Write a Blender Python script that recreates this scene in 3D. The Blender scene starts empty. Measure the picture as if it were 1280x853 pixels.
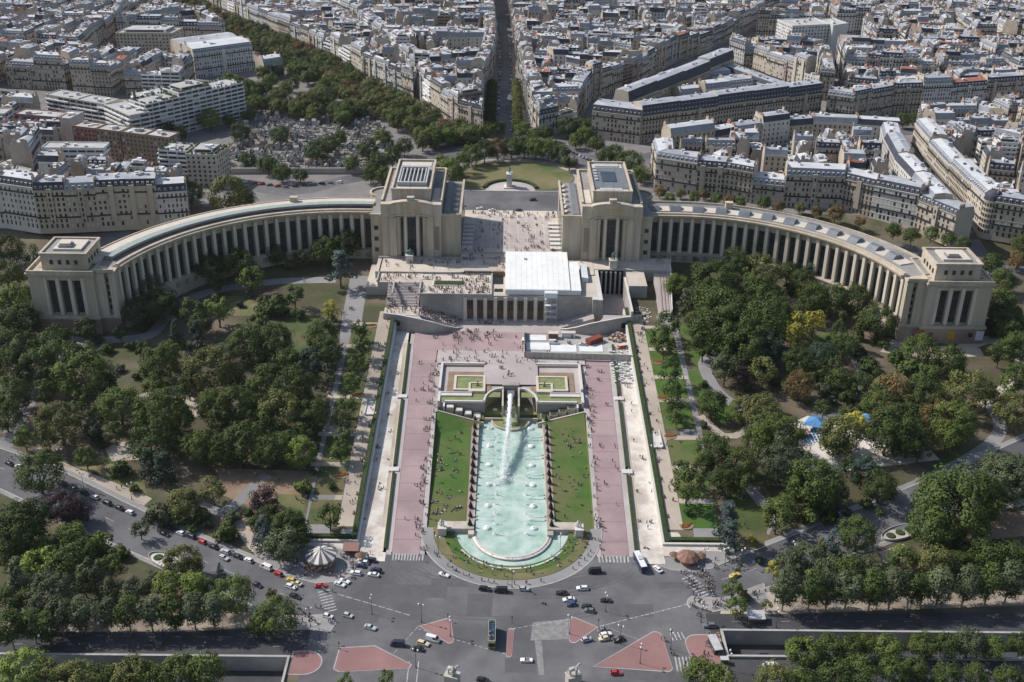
import bpy, bmesh, math, random
from mathutils import Vector, Matrix
random.seed(7)
R = random.Random(11)
scene = bpy.context.scene
COL = scene.collection

# ---------------------------------------------------------------- camera
CX, YAW, PITCH, ROLL, FPX, HCAM = -3.5, .45, 27.0, .85, 1420.0, 276.0
def _axes():
    p, y, r = math.radians(PITCH), math.radians(YAW), math.radians(ROLL)
    F = Vector((math.sin(y)*math.cos(p), math.cos(y)*math.cos(p), -math.sin(p)))
    X = Vector((math.cos(y), -math.sin(y), 0)); U = X.cross(F)
    return F, X*math.cos(r)+U*math.sin(r), U*math.cos(r)-X*math.sin(r)
CF, CR, CU = _axes()
CPOS = Vector((CX, 0, HCAM))
cd = bpy.data.cameras.new("camera"); cam = bpy.data.objects.new("camera", cd); COL.objects.link(cam)
cam.matrix_world = Matrix(((CR.x, CU.x, -CF.x, CX), (CR.y, CU.y, -CF.y, 0), (CR.z, CU.z, -CF.z, HCAM), (0, 0, 0, 1)))
cd.sensor_width = 36; cd.lens = 36*FPX/1280; cd.clip_start = 5; cd.clip_end = 6000
scene.camera = cam

# ---------------------------------------------------------------- light
SUN_EL, SUN_X, SUN_Y = math.radians(43), -.93, .36
w = bpy.data.worlds.new("World"); scene.world = w; w.use_nodes = True
nt = w.node_tree; sky = nt.nodes.new("ShaderNodeTexSky"); sky.sky_type = 'NISHITA'; sky.sun_disc = False
sky.sun_elevation = SUN_EL; sky.sun_rotation = math.atan2(SUN_X, SUN_Y); sky.air_density = 1.2; sky.dust_density = 1.5
nt.links.new(sky.outputs[0], nt.nodes["Background"].inputs[0]); nt.nodes["Background"].inputs[1].default_value = .10
sl = bpy.data.lights.new("sun", 'SUN'); sl.energy = 4.0; sl.angle = math.radians(.53); sl.color = (1, .955, .90)
so = bpy.data.objects.new("sun", sl); COL.objects.link(so)
hx, hy = SUN_X/math.hypot(SUN_X, SUN_Y), SUN_Y/math.hypot(SUN_X, SUN_Y)
sdir = Vector((hx*math.cos(SUN_EL), hy*math.cos(SUN_EL), math.sin(SUN_EL)))
so.rotation_euler = sdir.to_track_quat('Z', 'Y').to_euler()
scene.view_settings.view_transform = 'Standard'; scene.view_settings.look = 'None'
scene.view_settings.exposure = 0.28; scene.view_settings.gamma = 1
try:
    scene.cycles.max_bounces = 5; scene.cycles.diffuse_bounces = 3; scene.cycles.glossy_bounces = 2
    scene.cycles.transmission_bounces = 2; scene.cycles.transparent_max_bounces = 6
except Exception: pass

# ---------------------------------------------------------------- terrain height
def lerp_tab(tab, v):
    if v <= tab[0][0]: return tab[0][1]
    for (a, za), (b, zb) in zip(tab, tab[1:]):
        if v <= b: return za+(zb-za)*(v-a)/(b-a)
    return tab[-1][1]
ZC = [(357, 0), (475, 7.5), (510, 9.5), (2000, 9.5)]
ZS = [(357.5, 0), (362.5, 1.2), (372, 2.2), (400, 5), (450, 8.6), (510, 12.6), (550, 15.5), (600, 19), (640, 24), (668, 27), (3000, 27)]
def zc(y): return lerp_tab(ZC, y)
def zs(y): return lerp_tab(ZS, y)
def zs0(y): return lerp_tab([(345, 0), (372, .8)]+ZS[3:], y)
def T(x, y):
    a = abs(x)
    if a < 62 and y < 560: return zc(y)
    if a < 63: return 27
    if a > 88: return zs0(y)
    return zs(y)
# place a point seen in the photograph on a height or on the terrain
def at(px, py, z):
    d = CF*FPX+CR*(px-640)-CU*(py-426.5)
    return CPOS+d*((z-HCAM)/d.z)
def G(px, py):
    z = 5
    for _ in range(14):
        p = at(px, py, z); z = .5*z+.5*T(p.x, p.y)
    return Vector((p.x, p.y, T(p.x, p.y)))
def scale_at(p): return FPX/((Vector(p)-CPOS).dot(CF))       # pixels per metre

# ---------------------------------------------------------------- materials
def srgb(h):
    h = h.lstrip('#'); c = [int(h[i:i+2], 16)/255 for i in (0, 2, 4)]
    return tuple((v/12.92 if v <= .04045 else ((v+.055)/1.055)**2.4) for v in c)
MATS = {}
def mat(name, c1, c2=None, scale=.3, rough=.85, spec=.3, metal=0, detail=4, bump=0, bscale=None, c3=None, scale3=.02, stretch=None, lo=.35, hi=.65, per_obj=0):
    m = bpy.data.materials.new(name); m.use_nodes = True; t = m.node_tree; b = t.nodes["Principled BSDF"]
    b.inputs["Roughness"].default_value = rough; b.inputs["Specular IOR Level"].default_value = spec; b.inputs["Metallic"].default_value = metal
    N, L = t.nodes.new, t.links.new
    geo = N("ShaderNodeNewGeometry"); vec = geo.outputs["Position"]
    if stretch:
        mp = N("ShaderNodeMapping"); mp.inputs["Scale"].default_value = stretch; L(vec, mp.inputs["Vector"]); vec = mp.outputs[0]
    def noise(s, d=detail):
        n = N("ShaderNodeTexNoise"); n.inputs["Scale"].default_value = s; n.inputs["Detail"].default_value = d; n.inputs["Roughness"].default_value = .6
        L(vec, n.inputs["Vector"]); return n.outputs["Fac"]
    def mix(fac, a, bb):
        x = N("ShaderNodeMix"); x.data_type = 'RGBA'
        L(fac, x.inputs[0])
        for v, i in ((a, 6), (bb, 7)):
            if isinstance(v, tuple): x.inputs[i].default_value = (*v, 1)
            else: L(v, x.inputs[i])
        return x.outputs[2]
    def ramp(f, a, bb):
        r = N("ShaderNodeMapRange"); r.inputs[1].default_value = a; r.inputs[2].default_value = bb; L(f, r.inputs[0]); return r.outputs[0]
    col = c1
    if c2: col = mix(ramp(noise(scale), lo, hi), c1, c2)
    if c3: col = mix(ramp(noise(scale3), .45, .62), col, c3)
    if per_obj:
        oi = N("ShaderNodeObjectInfo"); hs = N("ShaderNodeHueSaturation")
        rv = N("ShaderNodeMapRange"); rv.inputs[3].default_value = 1-per_obj; rv.inputs[4].default_value = 1+per_obj
        L(oi.outputs["Random"], rv.inputs[0]); L(rv.outputs[0], hs.inputs["Value"])
        if isinstance(col, tuple): hs.inputs["Color"].default_value = (*col, 1)
        else: L(col, hs.inputs["Color"])
        col = hs.outputs[0]
    if isinstance(col, tuple): b.inputs["Base Color"].default_value = (*col, 1)
    else: L(col, b.inputs["Base Color"])
    if bump:
        bp = N("ShaderNodeBump"); bp.inputs["Strength"].default_value = bump; bp.inputs["Distance"].default_value = .3
        L(noise(bscale or scale*3), bp.inputs["Height"]); L(bp.outputs[0], b.inputs["Normal"])
    MATS[name] = m
    return m
def M(n): return MATS[n]

# ---------------------------------------------------------------- mesh builder
class MB:
    def __init__(s): s.v, s.f, s.m = [], [], []
    def quadv(s, pts, mi=0):
        n = len(s.v); s.v += [tuple(p) for p in pts]; s.f.append(tuple(range(n, n+len(pts)))); s.m.append(mi)
    def prism(s, poly, z0, z1, mi=0, mtop=None, bottom=False, top=True):
        """poly: ccw list of (x,y); z0,z1 numbers or lists per corner"""
        k = len(poly); n = len(s.v)
        a = z0 if isinstance(z0, (list, tuple)) else [z0]*k; b = z1 if isinstance(z1, (list, tuple)) else [z1]*k
        s.v += [(p[0], p[1], a[i]) for i, p in enumerate(poly)]+[(p[0], p[1], b[i]) for i, p in enumerate(poly)]
        for i in range(k):
            j = (i+1) % k; s.f.append((n+i, n+j, n+k+j, n+k+i)); s.m.append(mi)
        if top: s.f.append(tuple(range(n+k, n+2*k))); s.m.append(mi if mtop is None else mtop)
        if bottom: s.f.append(tuple(range(n+k-1, n-1, -1))); s.m.append(mi)
    def box(s, c, d, mi=0, rz=0, mtop=None, bottom=True):
        """c = centre of the base, d = full sizes"""
        x, y = d[0]/2, d[1]/2; co, si = math.cos(rz), math.sin(rz)
        s.prism([(c[0]+a*co-b*si, c[1]+a*si+b*co) for a, b in ((-x, -y), (x, -y), (x, y), (-x, y))], c[2], c[2]+d[2], mi, mtop, bottom)
    def frustum(s, lo, hi, z0, z1, mi=0, mtop=None, top=True):
        k = len(lo); n = len(s.v); s.v += [(p[0], p[1], z0) for p in lo]+[(p[0], p[1], z1) for p in hi]
        for i in range(k):
            j = (i+1) % k; s.f.append((n+i, n+j, n+k+j, n+k+i)); s.m.append(mi)
        if top: s.f.append(tuple(range(n+k, n+2*k))); s.m.append(mi if mtop is None else mtop)
    def lathe(s, c, prof, seg=12, mi=0, a0=0, a1=2*math.pi, closed=True, mis=None):
        n = len(s.v); cnt = seg if closed else seg+1
        for (r, z) in prof:
            for i in range(cnt):
                a = a0+(a1-a0)*i/seg; s.v.append((c[0]+r*math.cos(a), c[1]+r*math.sin(a), c[2]+z))
        for k in range(len(prof)-1):
            for i in range(seg):
                j = (i+1) % cnt if closed else i+1
                s.f.append((n+k*cnt+i, n+k*cnt+j, n+(k+1)*cnt+j, n+(k+1)*cnt+i)); s.m.append(mis(k, i) if mis else mi)
    def tube(s, a, b, r0, r1=None, seg=6, mi=0, cap=True):
        a, b = Vector(a), Vector(b); r1 = r0 if r1 is None else r1; d = (b-a)
        if d.length < 1e-6: return
        d.normalize(); u = d.orthogonal().normalized(); w_ = d.cross(u); n = len(s.v)
        for p, r in ((a, r0), (b, r1)):
            for i in range(seg):
                t = 2*math.pi*i/seg; s.v.append(tuple(p+u*(r*math.cos(t))+w_*(r*math.sin(t))))
        for i in range(seg):
            j = (i+1) % seg; s.f.append((n+i, n+j, n+seg+j, n+seg+i)); s.m.append(mi)
        if cap: s.f.append(tuple(range(n+seg, n+2*seg))); s.m.append(mi); s.f.append(tuple(range(n+seg-1, n-1, -1))); s.m.append(mi)
    def mesh(s, name, mats, smooth=False):
        me = bpy.data.meshes.new(name); me.from_pydata(s.v, [], s.f)
        for m in (mats if isinstance(mats, (list, tuple)) else [mats]): me.materials.append(MATS[m] if isinstance(m, str) else m)
        if len(me.materials) > 1: me.polygons.foreach_set("material_index", s.m)
        if smooth: me.polygons.foreach_set("use_smooth", [True]*len(s.f))
        me.update(); return me
    def obj(s, name, mats, parent=None, loc=None, smooth=False, **kw):
        return link(name, s.mesh(name, mats, smooth), parent, loc, **kw)
def link(name, data, parent=None, loc=None, rz=0, **kw):
    o = bpy.data.objects.new(name, data); COL.objects.link(o)
    if parent: o.parent = parent
    if loc is not None: o.location = loc
    if rz: o.rotation_euler = (0, 0, rz)
    for k, v in kw.items(): o[k] = v
    return o
LATER = []
def later(o, head, cat, group, x=None, y=None):
    """the label is written once all things stand: head + nearest landmark + row and place in the row there"""
    o["category"] = cat
    if group: o["group"] = group
    LATER.append((o, head, cat, o.location.x if x is None else x, o.location.y if y is None else y))
def tag(o, label, cat, group=None):
    o["label"] = label; o["category"] = cat
    if group: o["group"] = group
    return o
def empty(name, loc, rz=0, label=None, cat=None, group=None):
    o = link(name, None, None, loc, rz); o.empty_display_size = .5
    if label: tag(o, label, cat, group)
    return o
def struct(name, mb, mats, smooth=False): return mb.obj(name, mats, kind="structure", smooth=smooth)
def copy_tree(o, loc, rz=0, label=None, group=None, scale=None):
    def rec(s, par):
        c = s.copy(); COL.objects.link(c)
        if par: c.parent = par
        for ch in s.children: rec(ch, c)
        return c
    c = rec(o, None); c.location = loc; c.rotation_euler = (0, 0, rz)
    if scale: c.scale = scale
    if label: c["label"] = label
    if group: c["group"] = group
    return c
# ---------------------------------------------------------------- words for where a thing stands
LAND = [("the striped carousel", -73, 352), ("the left end pavilion", -225, 525), ("the right end pavilion", 225, 525), ("the pool end", 0, 356),
        ("the white tent roof", 16, 570), ("the left central pavilion", -56, 610), ("the right central pavilion", 56, 610), ("the lawn monument", 0, 712),
        ("the left red island", -52, 302), ("the right red island", 55, 300), ("the blue play canopy", 139, 441), ("the double-decker bus", -6, 312),
        ("the round kiosk", 80, 350), ("the cemetery", -170, 830), ("the water cannon basin", 0, 470), ("the terraced block", -262, 900),
        ("the slate triangle", 140, 905), ("the glass-gabled hall", 290, 860), ("the left underpass", -120, 296), ("the right underpass", 110, 296),
        ("the left wing", -160, 585), ("the right wing", 160, 585), ("the axial avenue", 0, 1000), ("the tree-lined avenue", -230, 1120), ("the white office", -285, 722), ("the corner turret", 287, 641), ("the long front row", -260, 632), ("the cream slab", -330, 1040), ("the wedge-shaped corner", -30, 835), ("the right street front", 288, 740), ("the yellow trees", 165, 535), ("the purple tree", -175, 372), ("the blue cedar", 93, 378), ("the sandy playground", -190, 460), ("the huge right tree", 190, 392),
        ("the left flower beds", -150, 370), ("the right flower beds", 150, 367)]
ORD = "first second third fourth fifth sixth seventh eighth ninth tenth eleventh twelfth thirteenth fourteenth fifteenth sixteenth seventeenth eighteenth nineteenth twentieth".split()
def ordn(i): return ORD[i] if i < 20 else ("twenty-"+ORD[i-20] if i < 29 else "thirty-"+ORD[(i-29) % 9])
def write_labels():
    zones = {}
    for rec in LATER:
        o, head, cat, x, y = rec
        nm = min(LAND, key=lambda l: (l[1]-x)**2+(l[2]-y)**2)[0]
        zones.setdefault((nm, cat, head), []).append(rec)
    for (nm, cat, head), L in zones.items():
        L.sort(key=lambda r: r[4]); n = len(L)
        if n == 1: L[0][0]["label"] = "%s near %s" % (head, nm); continue
        per = 6 if n > 8 else n
        rows = [L[i:i+per] for i in range(0, n, per)]
        for ri, row in enumerate(rows):
            row.sort(key=lambda r: r[3])
            for ci, r in enumerate(row):
                place = "only one" if len(row) == 1 else ("%s from left" % ordn(ci))
                r[0]["label"] = "%s near %s, %s" % (head, nm, place) + (" in %s row back" % ordn(ri) if len(rows) > 1 else "")
def inpoly(x, y, poly):
    c = False; j = len(poly)-1
    for i in range(len(poly)):
        xi, yi = poly[i][0], poly[i][1]; xj, yj = poly[j][0], poly[j][1]
        if (yi > y) != (yj > y) and x < (xj-xi)*(y-yi)/(yj-yi)+xi: c = not c
        j = i
    return c
# ================================================================= materials
mat("garden_ground", (.085, .066, .044), (.055, .068, .024), .045, c3=(.15, .12, .085), scale3=.03, bump=.3, bscale=1.5)
mat("garden_grass", (.045, .075, .02), (.075, .10, .03), .12, c3=(.12, .105, .05), scale3=.05, bump=.2, bscale=2)
mat("lawn_grass", (.048, .105, .016), (.072, .128, .024), .14, c3=(.115, .12, .045), scale3=.035, bump=.2, bscale=2)
mat("dry_lawn", (.11, .12, .045), (.20, .16, .085), .05, c3=(.06, .10, .025), scale3=.03)
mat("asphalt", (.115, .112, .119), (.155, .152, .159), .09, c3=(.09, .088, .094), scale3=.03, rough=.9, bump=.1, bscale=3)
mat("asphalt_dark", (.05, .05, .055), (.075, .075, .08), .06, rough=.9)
mat("asphalt_patch", (.09, .088, .093), (.108, .106, .111), .3, rough=.85)
mat("asphalt_worn", (.17, .165, .16), (.26, .255, .25), .5, rough=.95)
mat("grey_path", (.22, .215, .215), (.28, .27, .265), .08, c3=(.19, .185, .185), rough=.95)
mat("sand_path", (.40, .34, .28), (.46, .40, .335), .1, c3=(.33, .28, .23), rough=.95)
mat("pale_stone", (.56, .51, .45), (.66, .62, .56), .25, c3=(.42, .37, .32), scale3=.09, rough=.9)
mat("pale_edge", (.52, .49, .46), (.58, .55, .52), .3, rough=.9)
mat("pink_asphalt", (.315, .225, .23), (.365, .27, .27), .06, c3=(.275, .205, .205), scale3=.05, rough=.9)
mat("pink_seam", (.19, .14, .145), rough=.9)
mat("plaza_stone", (.40, .355, .34), (.46, .41, .39), .15, c3=(.35, .305, .295), rough=.9)
mat("terrace_stone", (.50, .44, .37), (.58, .52, .44), .2, c3=(.43, .37, .32), rough=.9)
mat("red_island", (.25, .135, .13), (.29, .165, .155), .12, c3=(.215, .125, .12), rough=.9)
mat("kerb_stone", (.32, .31, .30), (.40, .39, .38), .4, rough=.9)
mat("pavement", (.25, .24, .235), (.30, .29, .285), .15, c3=(.21, .205, .2), rough=.9)
mat("road_paint", (.50, .50, .49), (.22, .22, .22), 1.1, rough=.8)
mat("hedge_leaf", (.022, .04, .012), (.05, .075, .022), .8, rough=.9, bump=1, bscale=3)
mat("wall_stone", (.40, .365, .33), (.47, .43, .39), .12, c3=(.33, .30, .27), scale3=.06, rough=.9, bump=.15, bscale=1.5)
mat("concrete", (.36, .34, .315), (.43, .41, .385), .15, c3=(.28, .265, .245), scale3=.05, rough=.9)
mat("shaded_sand", (.27, .225, .18), (.34, .285, .235), .15, c3=(.20, .165, .13), scale3=.08, rough=1)  # darker copy of the path sand, shade on the quay strip put into its colour
mat("brown_soil", (.21, .145, .10), (.28, .20, .14), .2, rough=1)

# ================================================================= ground sheet (one sheet, cut where the pool court and the underpasses go)
KY = sorted(set([a for a, _ in ZS]+[345, 357, 475]))
def T(x, y):
    a = abs(x)
    if a < 62.5 and y < 600: return zc(y)
    if a <= 63: return 27 if y >= 600 else zs(y)
    t = min(1, max(0, (a-84)/8))
    return zs(y)*(1-t)+zs0(y)*t
TR_L = (-420, -76, 281, 299.5); TR_R = (75, 420, 301, 315)
XS = sorted(set([-1500, -900, -700]+list(range(-560, 561, 40))+[-420, -92, -84, -76, -63, 63, 75, 84, 92, 420]+[700, 900, 1500]))
YS = sorted(set([100, 200, 260, 281, 299.5, 301, 315]+KY+list(range(320, 700, 20))+list(range(700, 1500, 60))+[1500, 1800, 2400, 3000]))
YS = [y for y in YS]
mb = MB(); idx = {}
def gv(x, y):
    if (x, y) not in idx: idx[(x, y)] = len(mb.v); mb.v.append((x, y, T(x, y) if not (abs(x) == 63 and 600 <= y < 668) else zs(y)))
    return idx[(x, y)]
for x0, x1 in zip(XS, XS[1:]):
    for y0, y1 in zip(YS, YS[1:]):
        mx, my = (x0+x1)/2, (y0+y1)/2
        if abs(mx) < 63 and 357 <= my < 600: continue
        if any(a < mx < b and c < my < d for a, b, c, d in (TR_L, TR_R)): continue
        mb.f.append((gv(x0, y0), gv(x1, y0), gv(x1, y1), gv(x0, y1))); mb.m.append(0)
struct("ground", mb, ["garden_ground"])

def yslices(poly):
    """cut a polygon into strips between the levels where the terrain bends"""
    ys = [p[1] for p in poly]; lo, hi = min(ys), max(ys)
    cuts = [lo]+[k for k in sorted(set(KY+[y for y in YS if lo < y < hi])) if lo < k < hi]+[hi]
    def clip(P, yv, keep_above):
        out = []
        for i in range(len(P)):
            a, b = P[i], P[(i+1) % len(P)]
            ia, ib = (a[1] >= yv) == keep_above or a[1] == yv, (b[1] >= yv) == keep_above or b[1] == yv
            if ia: out.append(a)
            if ia != ib:
                t = (yv-a[1])/(b[1]-a[1]); out.append((a[0]+(b[0]-a[0])*t, yv))
        return out
    for a, b in zip(cuts, cuts[1:]):
        q = clip(clip(poly, a, True), b, False)
        if len(q) >= 3: yield q
def ccw(poly):
    s = sum(poly[i-1][0]*poly[i][1]-poly[i][0]*poly[i-1][1] for i in range(len(poly)))
    return list(poly) if s > 0 else list(poly)[::-1]
def patch_world(mb, poly, dz, mi=0, zf=None):
    zf = zf or T
    for q in yslices(ccw(poly)): mb.quadv([(x, y, zf(x, y)+dz) for x, y in q], mi)
def gpoly(px): return [tuple(G(*p)[:2]) for p in px]
def patch(name, px, dz, m, zf=None):
    mb = MB(); patch_world(mb, gpoly(px), dz, 0, zf); return struct(name, mb, [m])
def smooth_line(pts, step=4):
    out = []
    n = len(pts)
    for i in range(n-1):
        p0, p1, p2, p3 = pts[max(0, i-1)], pts[i], pts[i+1], pts[min(n-1, i+2)]
        L = math.dist(p1, p2); k = max(1, int(L/step))
        for j in range(k):
            t = j/k
            out.append(tuple(.5*(2*p1[d]+(p2[d]-p0[d])*t+(2*p0[d]-5*p1[d]+4*p2[d]-p3[d])*t*t+(3*p1[d]-p0[d]-3*p2[d]+p3[d])*t**3) for d in (0, 1)))
    out.append(tuple(pts[-1][:2])); return out
def normals(line):
    res = []
    for i in range(len(line)):
        a, b = line[max(0, i-1)], line[min(len(line)-1, i+1)]; d = math.dist(a, b) or 1
        res.append((-(b[1]-a[1])/d, (b[0]-a[0])/d))
    return res
def ribbon_w(mb, line, w0, w1, dz, mi=0, h=0, zf=None):
    if h == 0 and abs(w1-w0) > 4:
        n = int(abs(w1-w0)/3)+1
        for i in range(n): ribbon_1(mb, line, w0+(w1-w0)*i/n, w0+(w1-w0)*(i+1)/n, dz, mi, h, zf)
    else: ribbon_1(mb, line, w0, w1, dz, mi, h, zf)
def ribbon_1(mb, line, w0, w1, dz, mi=0, h=0, zf=None):
    """strip along a world polyline between side offsets w0 and w1 (left positive); h>0 gives it height"""
    zf = zf or T; N = normals(line); A, B = [], []
    for p, n in zip(line, N):
        A.append((p[0]+n[0]*w0, p[1]+n[1]*w0)); B.append((p[0]+n[0]*w1, p[1]+n[1]*w1))
    for i in range(len(line)-1):
        qa = [A[i], A[i+1], B[i+1], B[i]] if w0 < w1 else [B[i], B[i+1], A[i+1], A[i]]
        qa = qa[::-1] if w0 < w1 else qa[::-1]
        q = ccw(qa)
        if h == 0: mb.quadv([(x, y, zf(x, y)+dz) for x, y in q], mi)
        else: mb.prism(q, [zf(x, y)+dz-.3 for x, y in q], [zf(x, y)+dz+h for x, y in q], mi)
def gline(px, step=4): return smooth_line([tuple(G(*p)[:2]) for p in px], step)
def ribbon(name, px, w, dz, m, h=0):
    mb = MB(); ribbon_w(mb, gline(px), w/2, -w/2, dz, 0, h); return struct(name, mb, [m])

# ================================================================= square, avenues and quay roads
mb = MB()
patch_world(mb, [(-71, 262), (71, 262), (72, 352), (62, 357), (-62, 357), (-72, 352)], .05)
AVL = smooth_line([(-60, 334), (-82, 332), (-110, 347), (-160, 375), (-205, 400.5), (-250, 421), (-330, 455), (-420, 480)])
AVR = smooth_line([(60, 336), (86, 345), (125, 366), (170, 389.5), (215, 415), (262, 443), (330, 480), (420, 520)])
ribbon_w(mb, AVL, 9.5, -10, .055); ribbon_w(mb, AVR, 9.5, -9.5, .058)
struct("road", mb, ["asphalt"])
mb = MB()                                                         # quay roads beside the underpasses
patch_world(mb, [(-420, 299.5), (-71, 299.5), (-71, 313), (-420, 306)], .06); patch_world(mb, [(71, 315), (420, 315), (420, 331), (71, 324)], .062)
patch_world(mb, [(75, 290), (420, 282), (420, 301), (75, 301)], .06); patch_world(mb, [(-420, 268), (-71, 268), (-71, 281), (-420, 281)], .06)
struct("quay_road", mb, ["asphalt_dark"])  # darker than the square's asphalt: tree shade put into the colour
mb = MB()                                                         # worn paler asphalt where the tracks turn
patch_world(mb, [(8, 318.5), (21, 320.6), (20.5, 310), (7, 309)], .072); patch_world(mb, [(8.5, 309), (11, 309), (11.5, 292), (9.5, 292)], .072)
struct("road_patch", mb, ["asphalt_worn"])
mb = MB(); PZ = .0535; rpt = random.Random(6)                                      # relaid darker asphalt and tyre-polished arcs
for x0, y0, wd, ht in ((-48, 331, 24, 8), (-30, 338, 14, 5), (12, 338, 20, 6), (36, 322, 16, 7), (-60, 318, 12, 6), (-16, 322, 9, 12), (-2, 293, 10, 7), (40, 290, 16, 5), (-28, 304, 9, 6), (56, 338, 10, 4)): PZ += .0024; patch_world(mb, [(x0, y0), (x0+wd, y0+rpt.uniform(-1, 1)), (x0+wd+rpt.uniform(-1, 1), y0+ht), (x0, y0+ht)], PZ)
struct("road_patch", mb, ["asphalt_patch"])
mb = MB()
for k in range(16):
    r_, a_, cx_, cy_ = rpt.uniform(38, 70), rpt.uniform(190, 300), rpt.uniform(-14, 14), 374+rpt.uniform(-4, 8)
    ln = [(cx_+r_*math.cos(math.radians(a_+i*3)), cy_+r_*.85*math.sin(math.radians(a_+i*3))) for i in range(9)]; ln = [p for p in ln if abs(p[0]) < 68 and 266 < p[1] < 350]
    if len(ln) > 3: ribbon_w(mb, ln, .22, -.22, .0785+k*.0004); ribbon_w(mb, ln, 1.9, 1.5, .0785+k*.0004)
struct("tyre_track", mb, ["asphalt_patch"])
# place du trocadero road beyond the palace
mb = MB()
patch_world(mb, [(-64, 662), (64, 662), (64, 703), (-64, 703)], .06)
RB = [(math.cos(a)*82+0, 728+math.sin(a)*78) for a in [i*math.pi/24 for i in range(25)]]
patch_world(mb, [(82, 703)]+RB+[(-82, 703)], .05)
for ln, wd in (([(0, 795), (-5, 860), (-6, 950), (-5, 1030), (-8, 1260), (-18, 1500)], 13), ([(-30, 775), (-45, 795), (-101, 890), (-170, 1008), (-238, 1108), (-330, 1233), (-450, 1420)], 26),
               ([(45, 790), (62, 840), (100, 915), (150, 1000), (200, 1075), (300, 1220), (420, 1390)], 14), ([(70, 745), (100, 780), (170, 820), (230, 840), (300, 850), (420, 890), (620, 950)], 18),
               ([(-70, 745), (-110, 722), (-144, 697), (-185, 715), (-215, 690), (-260, 605), (-420, 590)], 15), ([(70, 690), (120, 665), (200, 640), (255, 612), (300, 600), (470, 620)], 12), ([(274, 600), (276, 650), (277, 740), (284, 840)], 13)):
    ribbon_w(mb, smooth_line(ln, 12), wd/2, -wd/2, .04)
struct("city_road", mb, ["asphalt"])
# city ground between the blocks
mb = MB(); mat("city_ground", (.16, .15, .145), (.22, .205, .195), .06, rough=.95)
for y0, y1 in zip(range(668, 1508, 60), range(728, 1568, 60)): mb.quadv([(-900, y0, 27.015), (900, y0, 27.015), (900, y1, 27.015), (-900, y1, 27.015)])
struct("city_ground", mb, ["city_ground"])

# kerbed pavements round the square
def kerbed(name, poly, h=.13, m="pavement", edge=.45):
    mb = MB(); P = ccw(poly)
    cx, cy = sum(p[0] for p in P)/len(P), sum(p[1] for p in P)/len(P)
    inn = [(x+(cx-x)*edge/max(math.hypot(x-cx, y-cy), .1), y+(cy-y)*edge/max(math.hypot(x-cx, y-cy), .1)) for x, y in P]
    n = len(P)
    for i in range(n):
        j = (i+1) % n
        mb.quadv([(P[i][0], P[i][1], T(*P[i])-.2), (P[j][0], P[j][1], T(*P[j])-.2), (P[j][0], P[j][1], T(*P[j])+h), (P[i][0], P[i][1], T(*P[i])+h)], 1)
        mb.quadv([(P[i][0], P[i][1], T(*P[i])+h), (P[j][0], P[j][1], T(*P[j])+h), (inn[j][0], inn[j][1], T(*inn[j])+h), (inn[i][0], inn[i][1], T(*inn[i])+h)], 1)
    for q in yslices(inn): mb.quadv([(x, y, T(x, y)+h+.004) for x, y in q], 0)
    return struct(name, mb, [m, "kerb_stone"])
def arc(cx, cy, r, a0, a1, n=10): return [(cx+r*math.cos(math.radians(a0+(a1-a0)*i/n)), cy+r*math.sin(math.radians(a0+(a1-a0)*i/n))) for i in range(n+1)]
kerbed("traffic_island", [(-59.8, 304.5), (-47.5, 305.8), (-33.7, 296.5), (-34.5, 294.6), (-58.5, 292.5), (-60.5, 294)], m="red_island")
kerbed("traffic_island", [(-33, 316)]+arc(-23, 318.5, 1.7, 100, 0, 4)+arc(-21.6, 308.6, 1.6, 0, -100, 4), m="red_island")
kerbed("traffic_island", arc(-.6, 301.5, 1.1, 180, 360, 6)+arc(.2, 314.3, 1.1, 0, 180, 6), m="red_island")
kerbed("traffic_island", [(31.5, 316.3)]+arc(23, 319.6, 1.8, 70, 180, 5)+arc(22.3, 309.4, 1.6, 180, 290, 4), m="red_island")
kerbed("traffic_island", [(28, 296.2)]+arc(51.5, 312, 2.4, 110, 0, 5)+arc(53.6, 296, 2, 0, -90, 4), m="red_island")
kerbed("traffic_island", arc(66, 308.5, 4.5, 90, 180, 6)+arc(70, 297, 7, 190, 270, 5)+[(74.4, 289), (74.4, 313.2)], m="red_island")
kerbed("traffic_island", arc(-70.5, 297, 6, -90, 85, 9)+[(-75.6, 302.5), (-75.6, 291)], m="red_island")
# apron round the pool's rounded end: pavement ring with a kerb
mb = MB(); RC = (0.4, 373.5); RO = 36.5; RI = 31.5
def ring(mb, r0, r1, a0, a1, z, mi, n=48, wall=None):
    for i in range(n):
        a, b = math.radians(a0+(a1-a0)*i/n), math.radians(a0+(a1-a0)*(i+1)/n)
        q = [(RC[0]+r*math.cos(t), RC[1]+r*math.sin(t)) for r, t in ((r1, a), (r1, b), (r0, b), (r0, a))]
        mb.quadv([(x, y, max(T(x, y), 0)+z if wall is None else z) for x, y in q], mi)
        if wall is not None: mb.quadv([(q[0][0], q[0][1], wall), (q[1][0], q[1][1], wall), (q[1][0], q[1][1], z), (q[0][0], q[0][1], z)], mi)
ring(mb, RI, RO-.5, 180, 360, .14, 0); ring(mb, RO-.5, RO, 180, 360, .14, 1)
for i in range(48):
    a, b = math.radians(180+i*3.75), math.radians(183.75+i*3.75)
    q = [(RC[0]+RO*math.cos(t), RC[1]+RO*math.sin(t)) for t in (a, b)]
    mb.quadv([(*q[0], -.2), (*q[1], -.2), (*q[1], max(T(*q[1]), 0)+.14), (*q[0], max(T(*q[0]), 0)+.14)], 1)
struct("pool_apron", mb, ["pavement", "kerb_stone"])
mb = MB(); ring(mb, 23, 27.5, 180, 360, .30, 0); ring(mb, 27.4, RI, 180, 360, .26, 1); struct("crescent_lawn", mb, ["lawn_grass", "dry_lawn"])
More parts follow.
